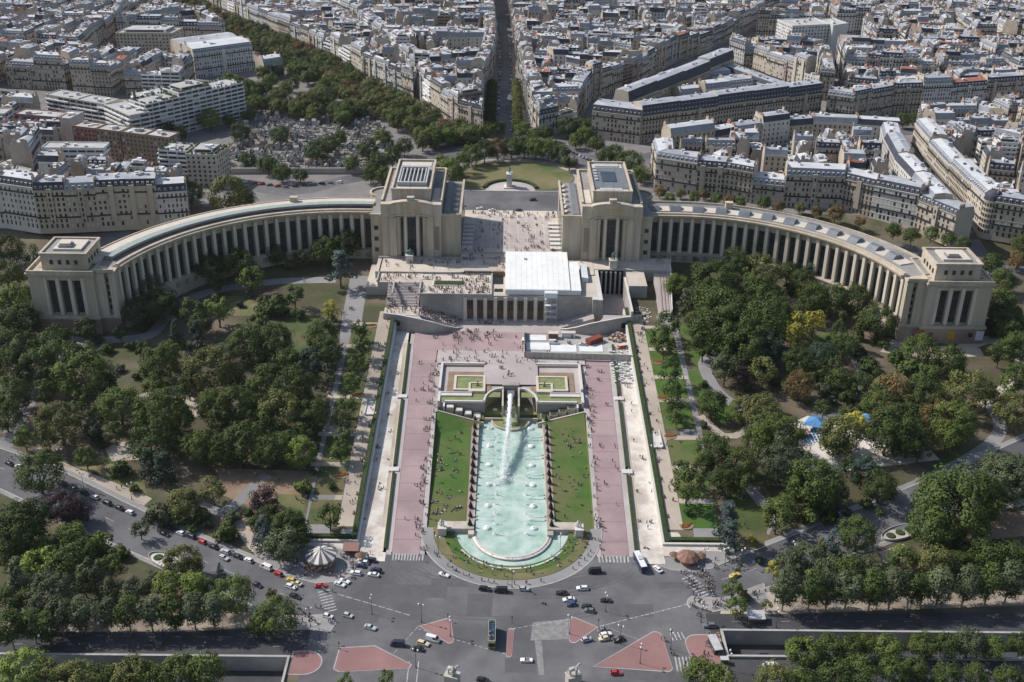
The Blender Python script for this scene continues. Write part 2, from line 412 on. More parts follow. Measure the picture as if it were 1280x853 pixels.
# pavements left and right of the square
kerbed("pavement", [(-62, 357)]+[(-50, 357.4), (-49.5, 355.5), (-54, 352), (-58, 346), (-64, 340.5), (-73, 339), (-86, 343.5), (-100, 352.5), (-95, 357), (-80, 361), (-67, 360)], m="pavement")
kerbed("pavement", [(50, 357.4), (62, 357), (68, 361), (84, 360), (92, 359), (78, 350.4), (70, 348), (62, 349), (55, 353)], m="pavement")
kerbed("pavement", [(66, 330)]+arc(70, 329.5, 5, 215, 120, 6)+[(79, 333), (96, 342), (96, 331), (74, 325)], m="pavement")
kerbed("pavement", [(-76.5, 321)]+[(-66, 322), (-62.5, 317), (-64, 312.5), (-72, 313.6), (-92, 312.6), (-92, 321)], m="pavement")
mb = MB()                                                         # long kerbed footways of the two avenues
for ln, s in ((AVL[6:], 1), (AVR[6:], 1)):
    a = 9.6 if ln[0][0] > 0 else -10.1
    if ln[0][0] > 0:
        ribbon_w(mb, ln, 9.6, 10.1, .14, 1, .01); ribbon_w(mb, ln, 10.1, 12.2, .13, 0); ribbon_w(mb, ln, -9.6, -10.1, .14, 1, .01); ribbon_w(mb, ln, -10.1, -12, .13, 0)
    else:
        ribbon_w(mb, ln, -10.1, -10.6, .14, 1, .01); ribbon_w(mb, ln, -10.6, -12.4, .13, 0); ribbon_w(mb, ln, 9.6, 10.1, .14, 1, .01); ribbon_w(mb, ln, 10.1, 11.8, .13, 0)
struct("footway", mb, ["pavement", "kerb_stone"])

# painted markings
mb = MB()
def stripe(x0, y0, x1, y1, w, dz=.085): ribbon_w(mb, [(x0, y0), (x1, y1)], w/2, -w/2, dz)
def zebra(a, b, n, ln, wd, dz=.085):
    d = math.dist(a, b); ux, uy = (b[0]-a[0])/d, (b[1]-a[1])/d
    for i in range(n):
        t = (i+.5)/n; cx, cy = a[0]+(b[0]-a[0])*t, a[1]+(b[1]-a[1])*t
        stripe(cx+uy*ln/2, cy-ux*ln/2, cx-uy*ln/2, cy+ux*ln/2, wd, dz)
def dashes(a, b, n, w, fill=.5):
    for i in range(n):
        t0, t1 = i/n, (i+fill)/n
        stripe(a[0]+(b[0]-a[0])*t0, a[1]+(b[1]-a[1])*t0, a[0]+(b[0]-a[0])*t1, a[1]+(b[1]-a[1])*t1, w)
zebra((-46.3, 355.4), (-33.6, 355.4), 11, 4, .6); zebra((33.8, 355.3), (46.4, 355.3), 9, 4, .7)
zebra((-70.5, 337), (-65, 323), 9, 4.5, .55); zebra((67, 345.5), (75, 331), 10, 5, .6); zebra((56.5, 298), (64, 298), 6, 7, .5); zebra((56.5, 311.5), (62, 312.5), 4, 4, .5)
zebra((-36.5, 292), (-30, 292), 2, 12, .35)
dashes((-64, 333), (-36, 321.5), 9, .35, .8); dashes((-33, 314.5), (-1, 301.8), 16, .28, .55); dashes((.6, 315), (22, 320.8), 10, .3, .6); dashes((32, 316.8), (70, 331), 18, .42, .8)
dashes((-33, 316), (-41, 301), 5, .22, .8); stripe(33, 317, 48, 308.5, .15)
for ln, off in ((AVL, 0), (AVR, 1.0)):
    for i in range(5, len(ln)-4, 3): ribbon_w(mb, ln[i:i+2], off+.12, off-.12, .085)
for i in range(10, 32): ribbon_w(mb, AVR[i:i+2], 1.2, .95, .085)
for y in (305, 309.5):
    for k in range(30): stripe(-80-k*9, y-.1, -83-k*9, y-.2, .15)
for k in range(30): stripe(80+k*9, 320+k*.15, 83+k*9, 320.1+k*.15, .15)
struct("road_marking", mb, ["road_paint"])
mb = MB()
zebra((-11, 793), (8, 793), 9, 3, .7)
for i in range(0, 40): stripe(-5-i*.05, 850+i*10.5, -5-i*.05, 853+i*10.5, .2)
struct("street_marking", mb, ["road_paint"])

# ================================================================= underpasses
def underpass(name, x0, x1, y0, y1, inner):
    """open cut with stone walls; inner = x of the closed end"""
    root = empty(name, ((x0+x1)/2, (y0+y1)/2, 0), 0, "stone-walled underpass cutting %s of the square" % ("left" if inner < 0 else "right"), "underpass")
    def part(n, f, m): 
        b = MB(); f(b); o = b.obj(n, m, root); o.location = -root.location; return o
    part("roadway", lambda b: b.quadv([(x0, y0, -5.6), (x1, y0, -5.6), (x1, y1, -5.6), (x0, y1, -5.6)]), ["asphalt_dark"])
    part("side_wall", lambda b: b.box(((x0+x1)/2, y1-.35, -5.7), (x1-x0, .7, 6.4), 0), ["concrete"])
    part("side_wall", lambda b: b.box(((x0+x1)/2, y0+.35, -5.7), (x1-x0, .7, 6.5), 0), ["concrete"])
    part("end_wall", lambda b: b.box((inner+(.4 if inner < 0 else -.4)*-1, (y0+y1)/2, -5.7), (.8, y1-y0-1.41, 6.6), 0), ["concrete"])
    def cop(b): b.box(((x0+x1)/2, y1-.35, .72), (x1-x0+.2, .9, .25)); b.box(((x0+x1)/2, y0+.35, .83), (x1-x0+.2, .9, .25))
    part("coping", cop, ["kerb_stone"])
    for k in range(22):
        def mk(b, k=k):
            xx = inner+(-1 if inner < 0 else 1)*(6+k*9); b.quadv([(xx-1.5, (y0+y1)/2-.07, -5.585), (xx+1.5, (y0+y1)/2-.07, -5.585), (xx+1.5, (y0+y1)/2+.07, -5.585), (xx-1.5, (y0+y1)/2+.07, -5.585)])
        part("lane_marking", mk, ["road_paint"])
    return root
underpass("underpass", *TR_L, -76); underpass("underpass", *TR_R, 75)

# ================================================================= garden paths and lawns (traced on the terrain)
ribbon("path", [(392, 690), (400, 640), (408, 590), (420, 530), (433, 470), (440, 400), (450, 345)], 10.5, .05, "grey_path")
ribbon("path", [(888, 700), (878, 640), (868, 580), (862, 530), (850, 480), (840, 430), (832, 395)], 10, .05, "grey_path")
ribbon("path", [(5, 560), (20, 530), (38, 500), (60, 465), (75, 440), (100, 428), (140, 425), (185, 420), (205, 400), (225, 380), (262, 365), (300, 358), (350, 352), (420, 350)], 7, .05, "grey_path")
ribbon("sand_path", [(50, 565), (78, 584), (110, 597), (150, 613), (185, 628)], 5, .06, "sand_path")
ribbon("sand_path", [(300, 650), (310, 672), (325, 690), (345, 706)], 5, .06, "sand_path")
ribbon("sand_path", [(72, 582), (60, 570), (45, 562)], 4, .06, "sand_path")
ribbon("path", [(250, 632), (275, 640), (290, 635), (310, 615), (335, 594)], 5, .07, "grey_path")
ribbon("sand_path", [(120, 500), (160, 500), (200, 492), (235, 500), (250, 520)], 5, .06, "sand_path")
ribbon("path", [(893, 440), (880, 455), (890, 480), (905, 497), (925, 510), (945, 522)], 6, .06, "grey_path")
ribbon("path", [(945, 522), (930, 540), (905, 545), (875, 520)], 4, .065, "sand_path")
ribbon("path", [(935, 680), (955, 665), (963, 650), (950, 625), (930, 605)], 5, .06, "grey_path")
ribbon("path", [(1062, 500), (1075, 490), (1078, 465), (1062, 440), (1058, 420)], 5, .06, "grey_path")
ribbon("path", [(1150, 604), (1190, 585), (1225, 565), (1245, 548), (1250, 530), (1235, 500), (1215, 470)], 6, .06, "grey_path")
ribbon("sand_path", [(1200, 520), (1235, 500), (1262, 478), (1275, 450), (1258, 430)], 5, .065, "sand_path")
ribbon("path", [(1255, 430), (1235, 425), (1215, 430), (1200, 440)], 8, .06, "sand_path")
patch("sand_path", [(965, 540), (1010, 520), (1085, 545), (1160, 560), (1175, 575), (1050, 590), (965, 585)], .07, "pale_stone")
patch("sand_path", [(130, 560), (170, 548), (175, 575), (140, 577)], .06, "sand_path")
patch("grass_bank", [(20, 572), (60, 562), (90, 592), (150, 622), (140, 620), (100, 602)], .045, "garden_grass")
patch("grass_bank", [(95, 585), (120, 590), (185, 625), (180, 600), (140, 580)], .047, "dry_lawn")
patch("lawn", [(355, 400), (400, 395), (415, 430), (365, 445)], .045, "garden_grass"); patch("lawn", [(285, 370), (330, 372), (345, 395), (290, 395)], .045, "dry_lawn")
patch("lawn", [(270, 585), (400, 590), (398, 640), (330, 640), (280, 620)], .044, "brown_soil"); patch("lawn", [(345, 618), (382, 618), (380, 645), (345, 645)], .05, "dry_lawn")
patch("lawn", [(845, 405), (900, 410), (900, 440), (870, 460)], .045, "lawn_grass"); patch("lawn", [(860, 465), (880, 460), (905, 500), (930, 520), (900, 530), (870, 500)], .045, "lawn_grass")
patch("lawn", [(990, 425), (1040, 415), (1035, 445), (985, 455)], .045, "lawn_grass"); patch("lawn", [(895, 605), (930, 605), (965, 640), (960, 690), (915, 690)], .045, "garden_grass")
patch("lawn", [(1170, 575), (1200, 565), (1230, 550), (1190, 595), (1165, 598)], .045, "lawn_grass"); patch("lawn", [(1225, 640), (1280, 640), (1280, 670), (1200, 680)], .045, "brown_soil")
patch("sand_path", [(1100, 690), (1130, 680), (1140, 700), (1105, 705)], .05, "sand_path"); patch("sand_path", [(1225, 635), (1280, 622), (1280, 632), (1230, 643)], .05, "sand_path")
patch("sand_path", [(0, 803), (335, 784), (325, 756), (0, 772)], .05, "shaded_sand"); patch("sand_path", [(945, 769), (1280, 757), (1280, 735), (960, 745)], .05, "shaded_sand")
patch("sand_path", [(905, 735), (945, 720), (975, 745), (970, 768), (900, 770)], .055, "sand_path")
patch("forecourt", [(1115, 425), (1160, 432), (1225, 436), (1230, 445), (1160, 450), (1100, 440)], .05, "sand_path")
patch("forecourt", [(40, 425), (120, 440), (135, 428), (60, 415)], .05, "grey_path")
# strips beside the pool court: sand walk and lawn squares
for s in (-1, 1):
    mb = MB(); patch_world(mb, [(s*63.2, 372), (s*69.5, 372), (s*69.5, 545), (s*63.2, 545)], .06); struct("side_walk", mb, ["sand_path"])
    mb = MB(); patch_world(mb, [(s*63, 358), (s*88, 358), (s*86, 370.5), (s*63, 370.5)], .055); struct("corner_walk", mb, ["pale_stone"])
    ys = [373, 388, 391, 410, 413, 432, 440, 462, 465, 482, 485, 508, 511, 530]
    for y0, y1 in zip(ys[::2], ys[1::2]):
        mb = MB(); patch_world(mb, [(s*69.7, y0), (s*(84 if s > 0 else 82), y0), (s*(84 if s > 0 else 82), y1), (s*69.7, y1)], .06); struct("side_lawn", mb, ["lawn_grass" if s > 0 else "garden_grass"])
        mb = MB(); patch_world(mb, [(s*69.7, y1), (s*86, y1), (s*86, y1+3), (s*69.7, y1+3)], .062); struct("cross_path", mb, ["sand_path"])
# ================================================================= palace
mat("palace_stone", (.41, .345, .265), (.53, .465, .38), .45, c3=(.39, .33, .255), scale3=.08, rough=.9, stretch=(1, 1, .1), bump=.08, bscale=1.5)
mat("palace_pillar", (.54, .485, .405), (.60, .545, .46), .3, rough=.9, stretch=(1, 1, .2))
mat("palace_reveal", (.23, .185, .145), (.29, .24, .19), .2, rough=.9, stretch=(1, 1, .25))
mat("palace_socle", (.28, .215, .17), (.22, .17, .135), .15, rough=.9, c3=(.38, .30, .235))
mat("palace_roof", (.235, .23, .225), (.30, .29, .28), .2, c3=(.19, .185, .18), rough=.9)
mat("roof_pale", (.50, .445, .38), (.56, .505, .435), .3, rough=.9)
mat("zinc_dark", (.13, .14, .155), (.17, .18, .20), .3, rough=.55)
mat("window_glass", (.012, .016, .022), (.035, .045, .06), .35, rough=.18, spec=.5)
mat("window_frame", (.06, .065, .07), rough=.6)
mat("roof_glass", (.25, .29, .27), (.33, .37, .345), .5, rough=.5, spec=.3)
mat("bronze_green", (.09, .21, .18), (.06, .14, .12), 1.5, rough=.6)
mat("white_metal", (.48, .48, .47), (.38, .38, .375), .5, rough=.5)
mat("gold_letters", (.50, .37, .17), rough=.6)
mat("banner_red", (.42, .10, .04), rough=.8); mat("banner_gold", (.45, .29, .03), rough=.8); mat("banner_white", (.6, .62, .68), rough=.8)
WZ0, WZ1 = 25.5, 43.0
def wing_path(s):
    out = []; n_s, n_a = 2, 24
    for i in range(n_s): out.append(((79+6*i)*s, 608, 0, -1))
    for i in range(n_a+1):
        a = math.radians(90-75*i/n_a); out.append((s*(91+111*math.cos(a)), 497+111*math.sin(a), -s*math.cos(a), -math.sin(a)))
    return out                                                     # x, y, normal pointing to the gardens
def palace_window(wd, ht, rows, name):
    g = MB(); g.box((0, 0, 0), (wd, .12, ht))
    f = MB()
    for i in range(rows+1): f.box((0, -.12, ht*i/rows-.09), (wd, .14, .18))
    for x in (-wd/2+.1, -wd/6, wd/6, wd/2-.1): f.box((x, -.13, 0), (.16, .14, ht))
    return g.mesh(name, ["window_glass"]), f.mesh(name+"_frame", ["window_frame"])
WIN_BIG = palace_window(3.1, WZ1-WZ0, 5, "window"); WIN_SMALL = palace_window(2.2, 2.2, 1, "window")
WIN_END = palace_window(3.4, 17.5, 5, "window"); WIN_ATTIC = palace_window(1.6, 2.2, 1, "window"); WIN_TALL = palace_window(4.6, 22.5, 7, "window")
def add_win(par, base, pos, rz, w_=None):
    o = link("window", base[0], par, Vector(pos)-Vector(par.location), rz); link("frame", base[1], o); return o
pm = MB(); pm.box((0, 0, 0), (1.75, 1.5, WZ1+3.3-WZ0)); PILLAR = pm.mesh("pillar", ["palace_pillar"])
def wing(s):
    side = "left" if s < 0 else "right"
    root = empty("palace_wing", (s*150, 590, 19), 0, "long curved stone palace wing with tall pillars %s" % ("and pale glazed roof ribbon" if s < 0 else "and grey roof panels"), "palace wing", "curved wings of the palace")
    off = -Vector(root.location); P = wing_path(s)
    def pt(i, d): x, y, nx, ny = P[i]; return (x+nx*d, y+ny*d)
    wall, soc, cor, roof = MB(), MB(), MB(), MB()
    n = len(P)
    def strip(b, i, d0, d1, z0, z1, mi=0):
        """solid between offsets d1 (garden side) and d0"""
        q = [pt(i, d0), pt(i+1, d0), pt(i+1, d1), pt(i, d1)]; b.prism(ccw(q), z0, z1, mi)
    for i in range(n-1):
        strip(soc, i, -1.5, 2.4, 12, 24.6); strip(soc, i, -1.5, 2.9, 24.6, 25.3)
        strip(wall, i, -2.2, -.9, WZ1, 46.6)
        strip(cor, i, -2.5, 1.5, 46.6, 47.4); strip(cor, i, -2.5, 2.0, 47.4, 48.1); strip(cor, i, -1.2, .4, 48.1, 49.0)
        a, b = Vector((*pt(i, -1.0), 0)), Vector((*pt(i+1, -1.0), 0)); L = (b-a).length; u = (b-a)/L; nn = Vector((P[i][2]+P[i+1][2], P[i][3]+P[i+1][3], 0)).normalized()
        rz = math.atan2(u.y, u.x); rz = rz if s > 0 else rz+math.pi
        m = (a+b)/2
        if nn.dot(Vector((math.sin(rz), -math.cos(rz), 0))) < 0: rz += math.pi
        for t in (-1, 1):
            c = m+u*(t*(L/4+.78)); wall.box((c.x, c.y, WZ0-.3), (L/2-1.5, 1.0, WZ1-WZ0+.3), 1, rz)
        add_win(root, WIN_BIG, (m.x-nn.x*.2, m.y-nn.y*.2, WZ0), rz)
        sm = m+nn*3.3; add_win(root, WIN_SMALL, (sm.x, sm.y, 21.3), rz)
        p = Vector((*pt(i, .1), 0)); rzp = math.atan2(P[i][3], P[i][2])+math.pi/2
        link("pillar", PILLAR, root, Vector((p.x, p.y, WZ0-.2))+off, rzp)
        # roof
        strip(roof, i, -22, -2.4, 40, 47.2, 0); strip(roof, i, -22, -21.2, 47.2, 48.3, 1)
        if s < 0: strip(roof, i, -19.5, -12.5, 47.2, 48.4, 2)
        strip(wall, i, -22, -20.9, 14, 47.1)
    p = Vector((*pt(n-1, .1), 0)); link("pillar", PILLAR, root, Vector((p.x, p.y, WZ0-.2))+off, math.atan2(P[n-1][3], P[n-1][2])+math.pi/2)
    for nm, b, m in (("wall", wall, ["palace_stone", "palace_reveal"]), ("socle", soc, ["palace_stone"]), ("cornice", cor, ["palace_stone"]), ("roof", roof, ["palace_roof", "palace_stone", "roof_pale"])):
        o = b.obj(nm, m, root); o.location = off
    # skylights on the roof
    for i in range(0, n-3 if s > 0 else n-2):
        if s < 0:
            b = MB(); q0 = [pt(i, -6.2), pt(i+1, -6.2), pt(i+1, -12), pt(i, -12)]; q1 = [pt(i, -7.0), pt(i+1, -7.0), pt(i+1, -11.6), pt(i, -11.6)]
            q0, q1 = (q0, q1) if ccw(q0)[0] == q0[0] else (q0[::-1], q1[::-1])
            b.frustum(q0, q1, 47.2, 49.6, 1, 0)
            o = b.obj("skylight", ["roof_glass", "palace_roof"], root); o.location = off
            v = MB(); strip(v, i, -5.95, -6.35, 47.7, 48.6); o2 = v.obj("skylight_window", ["window_glass"], o)
        elif i % 2 == 0:
            b = MB(); q0 = [pt(i, -6), pt(i+1, -6), pt(i+1, -15), pt(i, -15)]; x0, x1 = Vector(pt(i, -10.5)), Vector(pt(i+1, -10.5))
            q1 = [tuple(Vector(pt(i, -9)).lerp(Vector(pt(i+1, -9)), .04)), tuple(Vector(pt(i, -9)).lerp(Vector(pt(i+1, -9)), .96)), tuple(Vector(pt(i, -12)).lerp(Vector(pt(i+1, -12)), .96)), tuple(Vector(pt(i, -12)).lerp(Vector(pt(i+1, -12)), .04))]
            if ccw(q0)[0] != q0[0]: q0, q1 = q0[::-1], q1[::-1]
            b.frustum(q0, q1, 47.2, 49.8, 0); o = b.obj("skylight", ["zinc_dark"], root); o.location = off
        else:
            b = MB(); strip(b, i, -14.5, -6.5, 47.2, 47.8); o = b.obj("roof_slab", ["roof_pale"], root); o.location = off
    b = MB(); c = Vector(pt(7, -18)); b.box((c.x, c.y, 47.2), (4, 3, 3.5)); b.box((c.x, c.y, 50.7), (4.5, 3.5, .5)); o = b.obj("stair_hut", ["palace_stone"], root); o.location = off
    return root
wing(-1); wing(1)

def end_pavilion(s):
    x0, x1 = (-241.2, -208.8) if s < 0 else (208.8, 241.2)
    xc = (x0+x1)/2; y0, y1 = 519, 549
    root = empty("end_pavilion", (xc, 534, 13), 0, "square stone end pavilion with three tall windows, %s" % ("clear of banners, beside the shaded wing" if s < 0 else "orange and gold banners on its socle"), "pavilion", "end pavilions of the palace")
    off = -Vector(root.location)
    def part(n, m, f): b = MB(); f(b); o = b.obj(n, m, root); o.location = off; return o
    px = [xc-s*1.0+k*6.3 for k in (-1.5, -.5, .5, 1.5)]
    def wall(b):
        b.prism([(x0, y0+2.2), (x1, y0+2.2), (x1, y1), (x0, y1)], 12, 45)
        for a, c in ((x0, px[0]-.8), (px[3]+.8, x1)): b.box(((a+c)/2, y0+1.1, 23), (c-a, 2.2, 22))
        b.box(((px[0]+px[3])/2, y0+1.5, 42.3), (px[3]-px[0]+1.5, 1.4, 2.7))
        for k in range(3): 
            c = (px[k]+px[k+1])/2
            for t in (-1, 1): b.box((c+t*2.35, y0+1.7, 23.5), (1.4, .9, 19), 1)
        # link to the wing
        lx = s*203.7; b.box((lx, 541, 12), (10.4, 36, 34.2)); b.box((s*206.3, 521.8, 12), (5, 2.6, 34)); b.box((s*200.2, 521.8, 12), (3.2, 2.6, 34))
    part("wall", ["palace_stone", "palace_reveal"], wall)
    def soc(b):
        b.prism([(x0-.5, y0-.6), (x1+.5, y0-.6), (x1+.5, y1+.5), (x0-.5, y1+.5)], 9, 21.6); b.box((s*203.7, 539.6, 9), (10.9, 39, 12.6))
    part("socle", ["palace_socle"], soc)
    def cor(b):
        b.prism([(x0-.9, y0-1.0), (x1+.9, y0-1.0), (x1+.9, y1+.9), (x0-.9, y1+.9)], 21.6, 22.9)
        b.prism([(x0-.6, y0-.6), (x1+.6, y0-.6), (x1+.6, y1+.6), (x0-.6, y1+.6)], 45, 45.9); b.prism([(x0-1.1, y0-1.1), (x1+1.1, y0-1.1), (x1+1.1, y1+1.1), (x0-1.1, y1+1.1)], 45.9, 46.6)
        for q in (((xc, y0-.2, 46.6), (x1-x0+1, .8, 1.3)), ((x0, (y0+y1)/2, 46.6), (.8, y1-y0-.8, 1.3)), ((x1, (y0+y1)/2, 46.6), (.8, y1-y0-.8, 1.3)), ((xc, y1+.2, 46.6), (x1-x0+1, .8, 1.3))): b.box(*q)
    part("cornice", ["palace_stone"], cor); part("link_moulding", ["palace_stone"], lambda b: b.box((s*203.7, 539.4, 21.6), (11.2, 39.4, 1.2))); part("link_roof", ["palace_stone"], lambda b: (b.box((s*203.7, 539.8, 46.2), (10.8, 38.6, .9)), b.box((s*203.7, 520.6, 47.1), (10, .7, 1.2))))
    ax0, ax1 = (-234.6, -212) if s < 0 else (212.3, 235)
    ac = (ax0+ax1)/2
    at_ = part("attic", ["palace_stone", "palace_roof", "roof_pale"], lambda b: (b.prism([(ax0, 522.3), (ax1, 522.3), (ax1, 544), (ax0, 544)], 46.5, 55, 0, 1),
        [b.box(*q) for q in (((ac, 522.6, 55), (ax1-ax0+1.2, 1.2, .9)), ((ac, 543.7, 55), (ax1-ax0+1.2, 1.2, .9)), ((ax0, 533.1, 55), (1.2, 19.9, .9)), ((ax1, 533.1, 55), (1.2, 19.9, .9)))],
        b.box((ac+.5, 534, 55), (14, 13, 1.1), 2), b.box((ac-1, 531.5, 56.1), (6.5, 5, 1.2), 1), b.box((ac-1, 531.5, 57.3), (5.2, 3.8, .9), 2), b.box((ac, 526, 46.5), (ax1-ax0+7, 2, .2), 1)))
    for k in range(4): add_win(root, WIN_ATTIC, (ac-6.2+k*4.1, 522.25, 50), 0)
    for k in range(4): add_win(root, WIN_ATTIC, ((ax1 if s < 0 else ax0)+(.08 if s < 0 else -.08), 526+k*4.2, 49.5), math.pi/2 if s < 0 else -math.pi/2)
    for x in px: link("pillar", PILLAR, root, Vector((x, y0+1.0, 23.2))+off, 0, )
    for k in range(3): add_win(root, WIN_END, ((px[k]+px[k+1])/2, y0+2.12, 24.2), 0)
    for k in range(5): add_win(root, WIN_ATTIC, (s*203.2, 522.9, 25.5+k*3.7), 0)
    if s > 0:
        for x, m, wd in ((px[0]-6.2, "banner_red", 4.4), (px[2]-2.3, "banner_gold", 3.6), (px[3]+6.0, "banner_white", 4)):
            o = part("banner", [m], lambda b: b.box((x, y0-.75, 15.3), (wd, .12, 5.2)))
        part("lamp_window", ["window_glass"], lambda b: [b.box((x, y0-.62, 17), (2.4, .1, 2.4)) for x in (px[0]-.2, px[3]+1.2)])
    return root
end_pavilion(-1); end_pavilion(1)

def central_pavilion(s):
    side = "left" if s < 0 else "right"
    root = empty("central_pavilion", (s*56, 610, 24), 0, "tall stone central pavilion with arched parapet %s" % ("and white-barred open roof court" if s < 0 else "and square dark roof light"), "pavilion", "central pavilions of the palace")
    off = -Vector(root.location); X = lambda a: s*a
    def part(n, m, f, par=None): b = MB(); f(b); o = b.obj(n, m, par or root); o.location = off if par is None else (0, 0, 0); return o
    def bx(b, xa, xb, ya, yb, za, zb, mi=0, mtop=None):
        lo, hi = min(X(xa), X(xb)), max(X(xa), X(xb)); b.prism([(lo, ya), (hi, ya), (hi, yb), (lo, yb)], za, zb, mi, mtop)
    def wall(b):
        bx(b, 39.4, 72.5, 597, 656, 19, 57, 0, 1)
        for xa, xb, y in ((39.4, 43.6, 595.2), (43.7, 47.6, 594.2), (47.7, 49.6, 595.0), (62.4, 64.3, 595.0), (64.4, 68.3, 594.2), (68.4, 72.5, 595.2)): bx(b, xa, xb, y, 597, 19, 49.6)
        bx(b, 28.7, 39.3, 598.5, 657, 19, 49.2, 0, 1); bx(b, 72.6, 79.2, 599.5, 642, 14, 48.6, 0, 1)
        bx(b, 49.6, 62.4, 594.6, 597, 22, 25)
    part("wall", ["palace_stone", "palace_roof"], wall)
    def para(b):
        n = 12
        bx(b, 39.1, 44.4, 594.6, 599, 49.7, 57.2); bx(b, 67.6, 72.8, 594.6, 599, 49.7, 57.2)
        for i in range(n):                                           # arched parapet
            xa, xb = 44.4+23.2*i/n, 44.4+23.2*(i+1)/n; za, zb = math.sin(math.pi*i/n)**.7 if i else 0, math.sin(math.pi*(i+1)/n)**.7 if i+1 < n else 0
            p = [(X(xa), 593.4), (X(xb), 593.4), (X(xb), 597.3), (X(xa), 597.3)]
            zz = [za, zb, zb, za]
            if s < 0: p, zz = p[::-1], zz[::-1]
            b.prism(p, [49.7+1.6*z for z in zz], [57.6+1.7*z for z in zz])
            for yy, z0_, hh in ((592.9, 49.7, .8), (592.9, 57.3, .6)):
                q = [(X(xa), yy), (X(xb), yy), (X(xb), yy+.5), (X(xa), yy+.5)]
                if s < 0: q = q[::-1]
                b.prism(q, [z0_+(1.6)*z for z in zz], [z0_+hh+1.7*z for z in zz], bottom=True)
        bx(b, 39.1, 72.8, 655, 656.4, 57, 58.2); bx(b, 38.9, 40.2, 599, 655, 57, 58.3); bx(b, 71.8, 73.0, 599, 655, 57, 58.3)
        bx(b, 54, 58, 593.6, 596.5, 59.2, 61.5)
        bx(b, 28.2, 39.4, 597.8, 599, 49.2, 50.5); bx(b, 28.2, 29.3, 599, 657.4, 49.2, 50.6); bx(b, 72.8, 79.6, 598.9, 600, 48.6, 49.6)
    part("parapet", ["palace_stone"], para)
    att = part("attic", ["palace_stone", "palace_roof", "roof_pale"], lambda b: (bx(b, 45.4, 67.2, 602, 654.5, 56.9, 62.6, 0, 1), bx(b, 45.1, 46.2, 602, 654.5, 62.6, 63.8), bx(b, 66.4, 67.5, 602, 654.5, 62.6, 63.8),
        bx(b, 46.3, 66.3, 601.7, 602.9, 62.6, 63.8), bx(b, 46.3, 66.3, 653.6, 654.8, 62.6, 63.8), bx(b, 47.5, 65, 645, 652, 62.6, 62.9, 2), bx(b, 47.5, 65, 604, 607, 62.6, 62.95, 2), bx(b, 40.6, 44.6, 600, 622, 56.9, 57.3, 2)))
    if s < 0:
        o = part("roof_court", ["window_glass"], lambda b: bx(b, 48.8, 63.8, 611, 637, 62.4, 62.75))
        for k in range(7): part("roof_bar", ["white_metal"], lambda b, k=k: bx(b, 49.5+k*2.2, 50.1+k*2.2, 612, 636, 62.8, 64.6))
        part("court_rim", ["white_metal"], lambda b: [bx(b, *q) for q in ((48, 64.6, 637, 638.4, 62.5, 64.9), (48, 64.6, 609.6, 611, 62.5, 64.9), (48, 48.8, 611, 637, 62.5, 64.9), (63.8, 64.6, 611, 637, 62.5, 64.9))])
    else:
        part("roof_light", ["window_glass"], lambda b: bx(b, 52, 60, 620, 638, 62.5, 63.1))
        part("roof_sheet", ["zinc_dark"], lambda b: [bx(b, 47, 51.6, 609, 644, 62.5, 62.9), bx(b, 60.4, 65.8, 609, 644, 62.5, 62.9), bx(b, 51.7, 60.3, 638.4, 644, 62.5, 62.9), bx(b, 51.7, 60.3, 609, 619.6, 62.5, 62.9)])
        part("roof_panel", ["white_metal"], lambda b: bx(b, 49, 63, 646, 651, 62.9, 63.6)); part("roof_panel", ["white_metal"], lambda b: bx(b, 49.5, 62, 605, 608.6, 62.6, 63.3))
        for k in range(4): part("roof_vent", ["white_metal"], lambda b: bx(b, 64 if 0 else 47.6, 49.4, 622+k*5, 624.6+k*5, 62.9, 63.7))
    # glazed strip and small domes on the flank roof
    part("flank_glazing", ["zinc_dark"], lambda b: bx(b, 34.6, 38.2, 602, 655, 49.2, 49.9))
    for k in range(6):
        b = MB(); b.lathe((0, 0, 0), [(1.5, 0), (1.5, .5), (1.1, 1.1), (.4, 1.4), (0, 1.45)], 10); o = b.obj("roof_dome", ["white_metal"], root, Vector((X(31.6), 607+k*8.5, 49.2))+off, True)
    if s > 0:
        for k in range(7): part("roof_vent", ["roof_pale"], lambda b: bx(b, 29.8, 31, 604+k*7, 607+k*7, 49.2, 50.3))
    w_ = add_win(root, WIN_TALL, (X(56), 596.9, 26), 0)
    for a in (52.6, 59.4): part("column", ["palace_pillar"], lambda b: b.tube((X(a), 595.9, 25), (X(a), 595.9, 50.4), .95, .9, 10))
    for a in (50.6, 61.4): part("gap_strip", ["window_glass"], lambda b: bx(b, a-.6, a+.6, 596.85, 596.98, 26, 48.5))  # dark strip set in the gap beside each column
    for k in range(3): add_win(root, WIN_SMALL, (X(76.3), 599.4, 27+k*6.6), 0)
    for k in range(6): part("foyer_opening", ["window_glass"], lambda b: bx(b, 28.62, 28.68, 604+k*8, 609+k*8, 28, 45))
    part("relief_panel", ["palace_reveal"], lambda b: bx(b, 40.6, 43, 594.95, 595.15, 30, 44))
    part("flagpole", ["window_frame"], lambda b: b.tube((X(56.5), 600.5, 57), (X(56.5), 600.5, 72), .12, .06, 5))
    part("apse", ["palace_stone", "palace_roof"], lambda b: b.lathe((X(76), 644, 26), [(8, 0), (8, 20), (8.6, 20), (8.6, 21.2), (7.4, 21.2), (7.4, 20.2), (0, 20.2)], 18, 0, mis=lambda k, i: 1 if k >= 4 else 0))
    b = MB(); rr = random.Random(5)                                    # worn gilt lettering, too small to read
    for ln in range(2):
        a = 50.5
        while a < 61.5:
            wd = rr.uniform(.35, .8); bx(b, a, a+wd, 593.28, 593.42, 55.4-ln*1.7, 56.5-ln*1.7); a += wd+rr.choice((.2, .2, .7))
